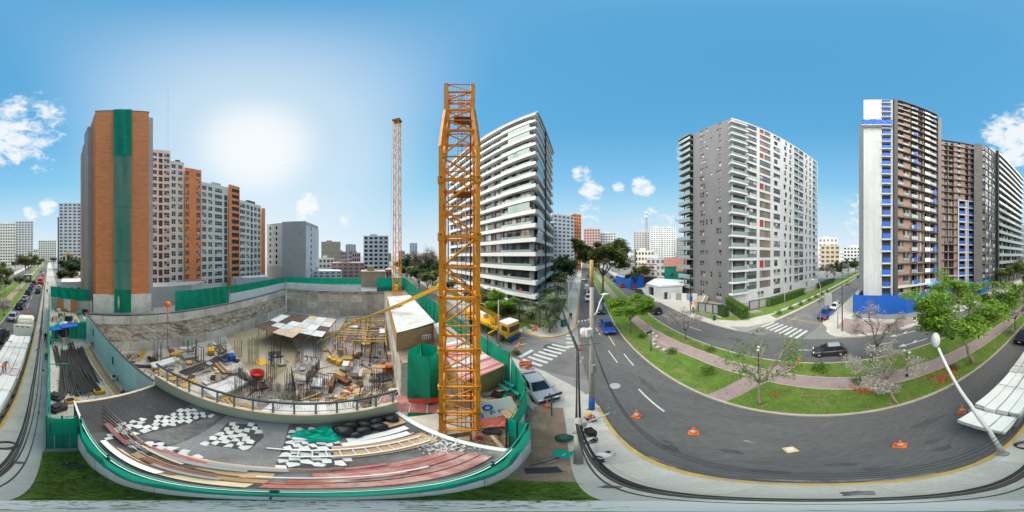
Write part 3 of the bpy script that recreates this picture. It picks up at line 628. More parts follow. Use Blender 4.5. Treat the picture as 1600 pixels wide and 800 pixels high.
    for a in (9, 20.5, 27, 36): box('rooftop_box', t, 'grey_dark', (a, 3.0, H+.5), (3.4, 3, 1.5), F=F)
    box('roof_parapet', t, 'white_wall', (W/2, .4, H+.2), (W, .5, .7), F=F)
    return t
building_b()
# --- C: brown tower still being finished, blue tarpaulins on its balconies
def building_c():
    v0, v1, v2, v3, v4 = V((31.6, -21.0, 0)), V((27.4, -26.4, 0)), V((23.7, -40.2, 0)), V((37, -44, 0)), V((46, -27, 0)); H = 67; NF = 24; FH = H/NF
    t = thing('tower_building', 'brown panelled tower with a blank white end and blue tarpaulins on balconies', 'building', v1)
    core(t, [xy(v0), xy(v1), xy(v2), xy(v3), xy(v4)], v1, 0, H-.5, 'grey_pale', 'body', 1.3)
    F, W = frame(v0, v1, v1); rects = [(4.25, f*FH+.35, 6.3, f*FH+FH-.15) for f in range(1, NF)]
    holed_wall('wall', t, F, W, 0, H, rects, .5, 'white_wall')
    for i, r in enumerate(rects):
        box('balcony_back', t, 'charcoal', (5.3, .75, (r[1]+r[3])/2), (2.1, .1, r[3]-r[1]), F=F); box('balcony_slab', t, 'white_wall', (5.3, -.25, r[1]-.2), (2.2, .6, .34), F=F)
        box('balcony_front', t, 'tarp_blue', (5.3+rb.uniform(-.1, .1), -.5, r[1]+.55), (2.05*rb.uniform(.8, 1), .08, rb.uniform(.9, 1.15)), F=F)
    b = MB(); rr = random.Random(5); n = 12; vs = []
    for i in range(n+1):
        for j in range(7): vs.append((-.3+6.9*i/n, -.9+rr.uniform(-.15, .15), 51.4+2.6*j/6+rr.uniform(-.1, .1)))
    new('tarpaulin', b.add(vs, [(i*7+j, i*7+7+j, i*7+8+j, i*7+j+1) for i in range(n) for j in range(6)], 'tarp_blue').mesh('tarpaulin'), t, F)
    box('scaffold_cradle', t, 'white', (3.1, -.7, 51.2), (6.9, 1.2, .25), F=F)
    for x in (.8, 2.4): box('wall_joint', t, 'grey_pale', (x, -.012, H/2), (.05, .02, H-1), F=F)
    F, W = frame(v1, v2, v1); rects = []
    for f in range(NF):
        z = f*FH; a, b2 = z+.3, z+FH-.15; sh = .0 if f % 2 else 1.5
        rects += [(1.3+sh, a+.5, 2.9+sh, b2, 'w'), (5.0, a, 7.0, b2, 'bal'), (7.4, a, 9.0, b2, 'w'), (9.3, a, 11.2, b2, 'white'), (11.4, a, 13.4, b2, 'bal')]
    holed_wall('wall', t, F, W, 0, H, rects, .5, 'brown_panel')
    for r in rects:
        k = r[4]; f = int(r[1]/FH)
        window(t, F, *r[:4], .3 if k == 'w' else .9, 2, 1, 'grey_pale', 'glass' if k == 'w' else 'glass_dark')
        if k == 'white': box('balcony_front', t, 'white', ((r[0]+r[2])/2, -.5, r[1]+.5), (r[2]-r[0], .12, 1.05), F=F)
        elif k == 'w' and r[0] < 5: box('glass_balustrade', t, 'balustrade', ((r[0]+r[2])/2, -.08, r[1]+.2), (r[2]-r[0], .05, .7), F=F)
        elif k == 'bal':
            box('balcony_rail', t, 'blue' if f < 17 else 'charcoal', ((r[0]+r[2])/2, -.5, r[1]+1.0), (r[2]-r[0], .06, .07), F=F); box('glass_balustrade', t, 'balustrade', ((r[0]+r[2])/2, -.47, r[1]+.5), (r[2]-r[0], .03, .9), F=F)
            if rb.random() < .2: box('tarpaulin', t, 'tarp_blue', ((r[0]+r[2])/2+.3, -.55, r[1]+.6), (1.0, .06, 1.1), F=F)
    for f in range(1, NF+1): box('floor_edge', t, 'white_wall' if f < 3 else 'charcoal', (W/2+.3, -.3, f*FH), (W-.9, .75, .28 if f > 2 else .5), F=F)
    box('corner_column', t, 'charcoal', (.45, -.3, H/2), (.95, .8, H+.3), F=F); box('end_wall', t, 'grey_wall', (W+.5, .6, H/2-.6), (1.3, 2.4, H-1), F=F)
    for x in (2, 6, 9.5, 12): box('roof_vent', t, 'charcoal', (x, 1.5, H+.4), (.6, .6, 1.5), F=F)
    for x in (-4.5, -.4): rod('roof_mast', t, 'grey_dark', (x, 1.2, H), (x+.4, 1.2, H+2.2), .05, F=F)
    return t
building_c()
def building_d():
    a, b = V((30.2, -49.2, 0)), V((18.6, -59.6, 0)); H = 63; NF = 22; FH = H/NF
    t = thing('tower_building', 'second brown tower set back, white lower corner with blue balcony fronts', 'building', a); F, W = frame(a, b, a); back = V((9, -8, 0))
    core(t, [xy(a), xy(b), xy(b+V((14, -15, 0))), xy(a+V((14, -15, 0)))], a, 0, H-.5, 'grey_pale', 'body', 1.2); rects = []
    for f in range(NF):
        z = f*FH; e, g = z+.35, z+FH-.12
        rects += [(.5, e, 2.0, g, 'w'), (3.6, e, 5.0, g, 'd'), (5.3, e, 7.2, g, 'd')]
        rects += [(9.3, e, 11.4, g, 'b'), (13.2, e, 15.0, g, 'b')] if f < 12 else [(8.6, e, 9.8, g, 'w'), (11.6, e, 12.9, g, 'd'), (13.9, e, 15.1, g, 'w')]
    holed_wall('wall', t, F, W, 0, H, rects, .5, 'brown_panel')
    for r in rects:
        window(t, F, *r[:4], .3 if r[4] == 'w' else .85, 2, 1, 'grey_dark', {'w': 'glass_pale', 'd': 'glass', 'b': 'glass_dark'}[r[4]])
        if r[4] == 'b': box('balcony_front', t, 'tarp_blue', ((r[0]+r[2])/2, -.12, r[1]+.55), (r[2]-r[0]-.1, .08, 1.1), F=F)
        if r[4] == 'w': box('glass_balustrade', t, 'balustrade', ((r[0]+r[2])/2, -.2, r[1]+.5), (r[2]-r[0], .05, .9), F=F)
    for f in range(1, NF+1):
        box('floor_edge', t, 'charcoal' if f > 2 else 'white_wall', (4.4 if f <= 12 else W/2, -.22, f*FH), (8.6 if f <= 12 else W, .5, .24), F=F)
        if f <= 12: box('floor_edge', t, 'white_wall', (12.2, -.2, f*FH), (6.9, .45, .5), F=F)
    for x in (8.9, 11.9, 12.7, 15.4): box('white_pier', t, 'white_wall', (x, -.17, 6*FH), (.45, .4, 12*FH), F=F)
    box('light_pier', t, 'grey_pale', (12.3, -.1, 6*FH), (.5, .2, 12*FH), F=F)
    return t
building_d()
def building_e():
    a0, a, b = V((18.0, -57.2, 0)), V((14.2, -58.6, 0)), AV(-93, 30.6); H = 62; NF = 19; FH = H/NF
    t = thing('apartment_building', 'long dark glazed block with rows of pale balconies far along the avenue', 'building', a); F, W = frame(a, b, a)
    core(t, [xy(a0), xy(a), xy(b), xy(b+V((16, -6, 0))), xy(a0+V((12, -4, 0)))], a, 0, H-.5, 'charcoal', 'body', 1.2)
    F0, W0 = frame(a0, a, a); box('end_wall', t, mat('stone_brown', (.22, .195, .175), .9, .15, .5, fine=.1), (W0/2-.6, .3, H/2+.3), (W0-1.0, .6, H+.6), F=F0)
    for f in range(1, NF): window(t, F0, W0-1.05, f*FH+.4, W0-.1, f*FH+FH-.3, .1, 1, 2, 'grey_pale', 'glass_pale')
    rects = []
    for f in range(NF):
        z = f*FH; rects += [(x, z+.3, x+2.4, z+FH-.2, 'g') for x in (.3, 2.9, 5.5)]
        if f > 1: rects += [(x, z+.3, x+4.1, z+FH-.2, 'b') for x in (9.4, 14.2, 19, 23.8, 28.6)]
        else: rects += [(x, z+.2, x+3, z+FH-.2, 'b') for x in (10.5, 15.5, 20.5, 25.5, 30)]
    holed_wall('wall', t, F, W, 0, H, rects, .4, 'charcoal')
    for r in rects:
        window(t, F, *r[:4], .2 if r[4] == 'g' else .3, 3, 2 if r[4] == 'g' else 1, 'grey_dark', 'glass_pale' if r[4] == 'g' else 'glass')
    for f in range(2, NF+1):
        box('balcony_slab', t, 'grey_mid', (9+(W-9)/2, -.6, f*FH), (W-9, 1.4, .3), F=F); box('glass_balustrade', t, 'balustrade', (9+(W-9)/2, -1.25, f*FH+.65), (W-9.2, .05, .95), F=F)
    box('corner_fin', t, 'grey_dark', (8.7, -.5, H/2+1), (.6, 1.2, H+2), F=F)
    return t
building_e()
# --- F: brick tower with its blank party wall, and G: the stepped flats behind it
def building_f():
    a, b = P(149, 470, 0), V((0, 0, 0)); a = D(149.5, 36); b = D(232.5, 36.4); H = 57.2
    t = thing('brick_tower', 'tall windowless orange brick tower end wall above the excavation', 'building', a); F, W = frame(a, b, a)
    dep = V((-.2974, -.9548, 0))
    MB().prism([xy(V((0, 0, 0))), xy(b-a), xy(b-a+V((-6, -9, 0))), xy(V((-5, -12, 0)))], 0, H, 'brick_wall').build('brick_wall', t)
    box('edge_pier', t, 'grey_pale', (W+.55, 1.4, H/2-1), (1.1, 1.6, H-2), F=F)
    box('coping', t, 'grey_mid', (W/2, .5, H+.12), (W+.3, 1.3, .25), F=F)
    for x, o in ((3.7, 0), (4.6, .1), (8.0, 0)): rod('roof_bracket', t, 'grey_dark', (x, .5, H), (x, .5, H+.8), .05, F=F)
    for i, (px, d, h, m) in enumerate([(146.5, 41, 54, 'grey_pale'), (141.5, 47, 52.5, 'brick_wall'), (137.5, 50.5, 51.5, 'grey_pale')]):
        p = D(px, d)-a; box('side_wing', t, m, (p.x-1.0, p.y-1.5, h/2), (4.2, 4.2, h), rz=AVRZ)
    box('concrete_base', t, 'pit_wall', (W/2, -.05, 2.2), (W+1, .5, 4.4), F=F)
    return t
building_f()
def building_g():
    d = V((-.70, .714, 0)); s = D(236.5, 54); t = thing('apartment_building', 'pale stepped flats with orange brick bands behind the green netted fence', 'building', s)
    segs = [(0, 6.5, 54.5, 'offwhite', 20), (6.5, 11.4, 49.6, 'offwhite', 18), (11.4, 17.8, 47.0, 'brick_orange', 17), (17.8, 29.7, 42.0, 'offwhite', 15), (29.7, 35.3, 43.5, 'brick_orange', 15), (35.3, 48.6, 37.6, 'offwhite', 14), (48.6, 51.0, 36.5, 'brick_orange', 13)]
    for i, (x0, x1, H, m, nf) in enumerate(segs):
        a, b = s+d*x0, s+d*x1; off = V((0, 0, 0))
        if m == 'brick_orange': off = V((.714, .70, 0))*.5
        F, W = frame(a+off, b+off, s); core(t, [xy(a), xy(b), xy(b+V((-9, -8, 0))), xy(a+V((-9, -8, 0)))], s, 0, H-.4, 'offwhite', 'body', .6)
        FH = 2.78; rects = []
        for f in range(int((H-1.4)/FH)):
            z = H-1.2-(f+1)*FH; a0, a1 = z+.72, z+2.42
            if i == 0: cs = [(.3, 1.9, 'w'), (2.5, 3.8, 'dark'), (4.3, 6.2, 'w')]
            elif i == 1: cs = [(.4, 1.9, 'w'), (2.8, 4.3, 'w')]
            elif i == 2: cs = [(.35, 1.7, 'w'), (4.5, 6.0, 'w')]
            elif i == 3: cs = [(.6, 2.3, 'w'), (3.1, 4.8, 'w'), (5.9, 9.2, 'w')]
            elif i == 4: cs = [(1.6, 5.3, 'open')]
            elif i == 5: cs = [(.6, 3.5, 'w'), (4.2, 6.0, 'w'), (6.7, 8.0, 'dark'), (8.8, 10.5, 'w'), (11.2, 12.8, 'w')]
            else: cs = []
            for x, y, k in cs: rects.append((x, a0 if k != 'dark' else z+.35, y, a1, k))
        holed_wall('wall', t, F, W, 0, H, rects, .28, m)
        for r in rects:
            if r[4] == 'w': window(t, F, *r[:4], .16, 3 if r[2]-r[0] > 2 else 2, 2, 'white', 'glass')
            elif r[4] == 'dark': box('louvre_panel', t, 'charcoal', ((r[0]+r[2])/2, .2, (r[1]+r[3])/2), (r[2]-r[0], .1, r[3]-r[1]), F=F)
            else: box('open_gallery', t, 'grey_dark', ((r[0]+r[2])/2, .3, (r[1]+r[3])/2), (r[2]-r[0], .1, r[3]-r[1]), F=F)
        for r in rects:
            if r[4] == 'w' and rb.random() < .07: box('air_conditioner', t, 'white', (r[0]+.5, -.2, r[1]-.35), (.75, .4, .5), F=F)
        if i in (1, 3, 5): box('rooftop_box', t, 'grey_dark' if i != 3 else 'white_wall', (W*.6, 2.2, H+.7), (W*.35, 2.5, 1.5), F=F)
        if i == 3:                                        # a column of dark stair panels between the windows and the gallery
            for f in range(13): box('stair_panel', t, 'charcoal', (W-1.1, -.04, 3.6+f*2.78), (1.3, .1, 2.3), F=F)
    return t
building_g()
# --- K: blank grey block beyond the back wall
def building_k():
    a, b, c, e = D(417, 84), D(441, 80), D(478, 78), D(498, 92)
    t = thing('office_block', 'blank pale grey concrete block with narrow white side wings', 'building', b)
    F, W = frame(b, c, b); H = 30; core(t, [xy(b), xy(c), xy(e), xy(b+V((-16, -2, 0)))], b, 0, H-.1, 'grey_pale', 'body', .3)
    holed_wall('wall', t, F, W, 0, H, [], .2, 'grey_pale')
    for j in range(1, 9): box('wall_joint', t, 'grey_mid', (W/2, -.012, j*H/9), (W, .02, .06), F=F)
    F, W = frame(c, e, b); rects = [(5.2, 2+i*3.0, 6.4, 3.6+i*3.0) for i in range(9)]; holed_wall('wall', t, F, W, 0, H-2, rects, .3, 'white_wall')
    for r in rects: window(t, F, *r, .15, 1, 1, 'grey_dark', 'glass_dark')
    F, W = frame(a, b, b); rects = [(x, 9+i*2.9, x+1.0, 10.6+i*2.9) for i in range(7) for x in (1.5, 5.0)]; holed_wall('wall', t, F, W, 8, 29.5, rects, .3, 'white_wall')
    for r in rects: window(t, F, *r, .15, 1, 1, 'grey_dark', 'glass_dark')
    box('lower_wall', t, 'grey_pale', (W/2, .2, 4), (W, .4, 8), F=F)
building_k()
# ------------------------------------------------------------------ the more distant buildings: a wall with openings in front of a glazed core
def block(name, label, px0, px1, ytop, d, m, nf, nc, dep=14, gm='far_glass', turn=0., side=None, roof=None, hfill=.5, wfill=.6, cat='building', group=None, ybot=None):
    a, b = D(px0, d), D(px1, d); mid = (a+b)/2
    H = CAM_H+d*math.tan(R((400-ytop)*.225))
    if turn: q = M.Rotation(turn, 3, 'Z'); a = mid+q @ (a-mid); b = mid+q @ (b-mid)
    inn = mid.normalized()*dep
    t = thing(name, label, cat, mid, 0, group)
    core(t, [xy(a), xy(b), xy(b+inn), xy(a+inn)], mid, 0, H-.15, gm, 'glazing', .35)
    for (p, q, c) in ((a, b, nc), (b, b+inn, max(1, nc//2)), (a+inn, a, max(1, nc//2))):
        F, W = frame(p, q, mid); cw = W/c; fh = H/nf
        rects = [(i*cw+cw*(1-wfill)/2, j*fh+fh*(1-hfill)/2, i*cw+cw*(1+wfill)/2, j*fh+fh*(1+hfill)/2) for i in range(c) for j in range(nf)] if c*nf else []
        holed_wall('wall', t, F, W, 0, H, rects, .3, m if c == nc or not side else side)
    F, W = frame(a, b, mid); box('roof', t, roof or m, (W/2, dep/2, H+.1), (W+.4, dep+.2, .3), F=F)
    if W > 9: box('rooftop_box', t, m, (W*.4, dep*.5, H+1.2), (W*.3, dep*.35, 2.2), F=F)
    return t
far = [
 ('tower_block', 'slim white tower beyond the dark trees, its balconies on one side', 92, 127, 318, 150, 'white_wall', 20, 5, 18, {}),
 ('tower_block', 'brown sliver tower standing beside the slim white tower', 90, 93, 340, 155, 'rust', 14, 1, 10, {}),
 ('tower_block', 'white tower block with balconies at the far end of the avenue median', 24, 52, 346, 230, 'white_wall', 18, 6, 20, {}),
 ('tower_block', 'cream tower block beside the far white towers along the avenue', 0, 24, 349, 200, 'offwhite', 15, 6, 22, {}),
 ('tower_block', 'low pale flats in the far gap between towers at the avenue end', 60, 88, 376, 330, 'offwhite', 10, 8, 20, {}),
 ('low_house', 'orange walled house with a red roof beyond the dark trees', 97, 122, 398, 95, 'cream', 3, 4, 10, {'roof': 'roof_tile_red'}),
 ('concrete_block', 'square beige concrete block with blank walls far behind the pit', 502, 532, 378, 190, 'tan', 1, 1, 20, {'hfill': .02, 'wfill': .02}),
 ('tower_block', 'pair of pale towers on the skyline behind the beige block', 540, 556, 382, 420, 'white_wall', 14, 4, 20, {}),
 ('tower_block', 'tall white flats with a dark window grid beyond the pit fence', 568, 607, 369, 120, 'white_wall', 9, 5, 16, {'gm': 'glass_dark', 'hfill': .55, 'wfill': .62}),
 ('tower_block', 'small pale tower on the skyline between the crane masts', 640, 652, 380, 420, 'white_wall', 14, 3, 20, {}),
 ('tower_block', 'white tower with red brick back where the avenue bends away', 863, 900, 337, 128, 'white_wall', 15, 5, 16, {'side': 'brick_orange', 'turn': .5}),
 ('tower_block', 'red brick slab tower just behind the white avenue tower', 896, 909, 335, 150, 'brick_orange', 16, 3, 20, {'turn': .5}),
 ('tower_block', 'narrow orange topped tower beside the white banded flats', 858, 865, 349, 115, 'charcoal', 14, 2, 10, {}),
 ('tower_block', 'distant apartment slabs rising over the big avenue tree', 912, 938, 358, 240, 'pink_wall', 13, 6, 16, {}),
 ('tower_block', 'pale distant flats over the crown of the big tree', 938, 962, 364, 260, 'white_wall', 12, 6, 16, {}),
 ('tower_block', 'tan distant flats right of the big tree crown', 962, 976, 375, 300, 'tan', 9, 3, 16, {}),
 ('tower_block', 'pale blue-grey tower behind the radio mast', 990, 1015, 363, 260, 'grey_pale', 16, 6, 16, {}),
 ('tower_block', 'white twin tower with dark stripes beyond the radio mast', 1017, 1036, 355, 250, 'white_wall', 18, 5, 16, {}),
 ('tower_block', 'white tower with balconies next to the twin tower', 1037, 1056, 355, 240, 'white_wall', 18, 5, 16, {}),
 ('tower_block', 'narrow grey tower close to the small far crane', 1057, 1069, 373, 230, 'grey_mid', 14, 3, 14, {}),
 ('low_block', 'long cream low building in front of the far towers', 992, 1022, 392, 130, 'offwhite', 4, 6, 14, {}),
 ('low_block', 'white two storey building with a flat roof beyond the blue hoarding', 1010, 1046, 404, 100, 'white_wall', 3, 5, 12, {}),
 ('low_block', 'cream low flats beyond the white gridded tower', 1282, 1312, 384, 130, 'cream', 6, 4, 14, {}),
 ('low_block', 'white stepped building with rooftop huts over the side street', 1279, 1309, 372, 190, 'white_wall', 6, 5, 14, {}),
 ('low_block', 'long white modern block at the end of the side street', 1318, 1360, 386, 190, 'white_wall', 6, 8, 14, {'gm': 'glass_dark'}),
 ('tower_block', 'pale tower at the far end of the avenue behind the dark glazed block', 1588, 1600, 352, 260, 'white_wall', 16, 3, 16, {}),
 ('low_house', 'white house with a long row of barred windows behind the back fence', 452, 534, 424, 86, 'white_wall', 3, 9, 10, {'gm': 'glass_dark', 'hfill': .42}),
 ('low_house', 'pink house with patterned upper windows behind the back fence', 518, 570, 411, 98, 'pink_wall', 4, 6, 12, {'gm': 'glass_dark', 'hfill': .35}),
 ('low_house', 'cream two storey house left of the pink house', 498, 522, 404, 120, 'offwhite', 3, 4, 12, {}),
 ('concrete_block', 'bare tan block of rendered brick standing at the corner of the pit', 564, 602, 425, 68, 'tan', 1, 1, 8, {'hfill': .02, 'wfill': .02}),
 ('low_house', 'pink low house right of the tan rendered block', 603, 612, 422, 74, 'pink_wall', 2, 2, 8, {}),
]
for nm, lb, a, b, yt, d, m, nf, nc, dep, kw in far: block(nm, lb, a, b, yt, d, m, nf, nc, dep, **kw)
rs = random.Random(3); words = ['white', 'cream', 'grey', 'tan', 'pink']; wm = {'white': 'white_wall', 'cream': 'offwhite', 'grey': 'grey_pale', 'tan': 'tan', 'pink': 'pink_wall'}
k = 0
for rngs in ((500, 690, 15), (985, 1075, 9), (1280, 1350, 6), (84, 135, 5), (0, 60, 5)):   # the low roofs of the city between the nearer things
    for i in range(rngs[2]):
        px = rngs[0]+(rngs[1]-rngs[0])*(i+rs.random()*.8)/rngs[2]; wd = rs.uniform(7, 14); d = rs.uniform(150, 420); cw = rs.choice(words)
        block('city_house', 'small %s flat roofed house among the far city roofs' % cw, px, px+wd, rs.uniform(395, 400.5) if d < 250 else rs.uniform(389, 398), d, wm[cw], 3, 4, 14, group='small %s houses of the far city' % cw)
# ------------------------------------------------------------------ low buildings and fences across the avenue
def low_things():
    o = P(1035, 474); t = thing('showroom', 'low white wedge shaped house front with a glass corner by the avenue', 'building', o)
    a, b, c = P(1009, 461), P(1033, 469), P(1066, 466)
    for nm, p, q, h, m in (('wall', a, b, 4.0, 'white_wall'), ('wall', b, c, 4.4, 'white_wall')):
        F, W = frame(p, q, o); rects = [(1.5, .5, W*.55, 3.3)] if p == a else [(W*.12, .1, W*.3, 2.3)]
        holed_wall(nm, t, F, W, 0, h, rects, .5, m)
        for r in rects: window(t, F, *r, .4, 3, 1, 'grey_dark', 'glass')
    MB().prism([xy(a-o), xy(b-o), xy(c-o), xy(c-o+V((12, 4, 0))), xy(a-o+V((12, 6, 0)))], 3.6, 3.9, 'white').build('roof', t)
    F, W = frame(P(1048, 469), P(1090, 470), o)
    for i in range(5): box('fence_panel', t, 'grey_mid' if i % 2 else 'white_wall', (W*(i+.5)/5, 0, 1.1), (W/5-.1, .2, 2.2), F=F)
    o = D(1052, 70); t = thing('gabled_house', 'green house with red tiled gable roofs behind the white low house', 'house', o)
    for (px, d, w, h, rh, dp, m) in ((1058, 70, 11, 8.5, 3.6, 9, 'teal'), (1071, 62, 6, 7.2, 3, 9, 'teal')):
        p = D(px, d)-o; x = V((math.cos(R((px-800)*.225)), -math.sin(R((px-800)*.225)), 0)); y = V((-x.y, x.x, 0)); q = [p-x*w/2, p+x*w/2, p+x*w/2+y*dp, p-x*w/2+y*dp]
        MB().prism([xy(k) for k in q], 0, h, m).build('wall', t)
        b = MB(); e = .5; rr = [p-x*(w/2+e)-y*e, p+x*(w/2+e)-y*e, p+x*(w/2+e)+y*(dp+e), p-x*(w/2+e)+y*(dp+e)]; m1, m2 = p-x*(w/2+e)+y*dp/2, p+x*(w/2+e)+y*dp/2
        vs = [(k.x, k.y, h) for k in rr]+[(m1.x, m1.y, h+rh), (m2.x, m2.y, h+rh)]
        b.add(vs, [(0, 1, 5, 4), (2, 3, 4, 5), (0, 4, 3), (1, 2, 5), (0, 3, 2, 1)], 'roof_tile_red').build('roof', t)
        for i in range(2): box('window', t, 'glass', tuple(p-x*(w*.2-i*w*.4)-y*.06+V((0, 0, h*.6))), (1.1, .12, 1.5), rz=math.atan2(x.y, x.x))
    o = D(1030, 78); t = thing('site_cabin', 'white site cabin with red frame stripes behind the blue hoarding', 'cabin', D(1012, 72)); x = V((.8, -.6, 0))
    for j in range(2): box('cabin_body', t, 'white', (0, 0, 5.2+j*2.7), (8, 3, 2.3), rz=R(-48)); box('red_frame', t, 'red', (0, 0, 3.95+j*2.7), (8.2, 3.1, .28), rz=R(-48))
    box('red_frame', t, 'red', (0, 0, 9.2), (8.2, 3.1, .28), rz=R(-48)); box('stand', t, 'grey_dark', (0, 0, 2), (8, 3, 3.8), rz=R(-48))
    for i in range(2):
        for j in range(2): box('window', t, 'glass_dark', (-1.6+i*2.4+-1.0, -.9-i*2.4*.75-.55, 5.4+j*2.7), (1, .14, .9), rz=R(-48))
    for i, (p, q, h, lb) in enumerate([(D(962, 74), D(985, 62), 4.2, 'long blue site hoarding far up the avenue, its lower face'), (D(985, 62), D(1006, 66), 5.2, 'tall blue hoarding corner panel in front of the site cabins')]):
        t = thing('hoarding', lb, 'hoarding', p); F, W = frame(p, q, p); n = max(3, int(W/2.4))
        for k in range(n): box('hoarding_panel', t, 'fence_blue', (W*(k+.5)/n, rb.uniform(-.02, .02), h/2), (W/n-.03, .06, h), F=F)
    # blue fence round tower C
    pts = [CR(70, 8.2), CR(36.5, 8.0), V((30.6, -17.6, 0)), V((23.3, -26.3, 0)), AV(-44, 29.5), AV(-52, 29.5)]
    labs = ['dark blue fence running back along the side street', 'short blue fence return at the side street corner', 'bright blue tall hoarding in front of the brown tower', 'blue hoarding along the avenue behind the big green tree', 'far end of the blue avenue hoarding beyond the green tree']
    for i in range(len(pts)-1):
        p, q = pts[i], pts[i+1]; h = 3.0 if i == 0 else 4.4; t = thing('hoarding', labs[i], 'hoarding', p); F, W = frame(p, q, p); n = max(2, int(W/1.9))
        for k in range(n): box('hoarding_panel', t, 'fence_blue', (W*(k+.5)/n, rb.uniform(-.03, .03), h/2), (W/n-.02, .06, h), F=F)
        if i: 
            for k in range(n+1): rod('post', t, 'grey_dark', (W*k/n, .12, 0), (W*k/n, .12, h-.2), .05, F=F)
    t = thing('tarpaulin', 'pale blue tarpaulin tent roof at the foot of the brown towers', 'tarpaulin', D(1482, 44)); b = MB(); rr = random.Random(8); vs = []
    for i in range(9):
        for j in range(7): vs.append((-5+10*i/8, -4+8*j/6, 5.4+1.5*math.sin(i*.8+j*.5)*.5-.25*abs(j-3)+rr.uniform(-.15, .15)))
    b.add(vs, [(i*7+j, i*7+7+j, i*7+8+j, i*7+j+1) for i in range(8) for j in range(6)], mat('tarp_pale', (.12, .3, .6), .5, .15, 1), True).build('canopy', t)
    for x, y in ((-4.5, -3.5), (4.5, -3.5), (4.5, 3.5), (-4.5, 3.5)): rod('post', t, 'steel', (x, y, 0), (x, y, 5), .06)
    # grey louvred fence and hedges in front of tower B
    a, b_, c = P(1091, 487), P(1126, 492), P(1171, 484)
    for (p, q, lb, h) in ((a, b_, 'grey slatted garden fence left of the hedge below the grey tower', 2.4), (P(1171, 485), P(1212, 476), 'grey slatted fence right of the hedge below the white front', 2.4)):
        t = thing('garden_fence', lb, 'fence', p); F, W = frame(p, q, p)
        for k in range(3): box('fence_panel', t, 'grey_pale', (W*(k+.5)/3, 0, h/2), (W/3-.35, .06, h-.5), F=F)
        for k in range(4): box('post', t, 'charcoal', (W*k/3, 0, h/2), (.3, .14, h), F=F)
        for z in (.15, h-.1): box('rail', t, 'charcoal', (W/2, -.02, z), (W, .16, .2), F=F)
        for k in range(8): box('slat', t, 'grey_mid', (W/2, -.05, .45+k*.22), (W-.4, .03, .06), F=F)
    o = P(1100, 478); t = thing('planter_wall', 'white low terrace wall beside the tower entrance', 'wall', o)
    box('wall', t, 'white_wall', (0, 0, 1.1), (7, .3, 2.2), rz=R(15)); box('terrace', t, 'tan', (2.5, 1.6, .6), (7, 3, 1.2), rz=R(15))
low_things()
# --- radio mast and far small crane
def lattice_mast(name, label, cat, p, h, w0, w1, n, m):
    t = thing(name, label, cat, p); r = .09
    def leg(k, z): ww = w0+(w1-w0)*z/h; return V(((-1, 1, 1, -1)[k]*ww/2, (-1, -1, 1, 1)[k]*ww/2, z))
    for k in range(4): rod('corner_post', t, m, leg(k, 0), leg(k, h), r)
    for i in range(n):
        z0, z1 = h*i/n, h*(i+1)/n
        for k in range(4): rod('brace', t, m, leg(k, z0) if i % 2 else leg(k, z1), leg((k+1) % 4, z1) if i % 2 else leg((k+1) % 4, z0), r*.6)
    return t
mast = lattice_mast('radio_mast', 'red and white lattice radio mast on the skyline', 'mast', D(1010, 170), 13+170*math.tan(R(15.5)), 4.2, 1.4, 12, 'rust')
hh = 13+170*math.tan(R(15.5))
for z in (hh-1, hh-5): 
    for k in range(5): box('antenna', mast, 'white', (1.2*math.cos(k*1.26), 1.2*math.sin(k*1.26), z), (.5, .5, 2.4), rz=k)
c2 = thing('distant_crane', 'tiny distant tower crane with slanting jib near the grey tower', 'crane', D(1071, 260)); hc = 13+260*math.tan(R(11.5))
rod('mast', c2, 'grey_mid', (0, 0, 0), (0, 0, hc), .9, 'bar'); rod('jib', c2, 'grey_mid', (4, 0, hc-4), (-18, 8, hc+4), .6, 'bar'); rod('tie', c2, 'grey_mid', (0, 0, hc+3), (-9, 4, hc+.5), .2)
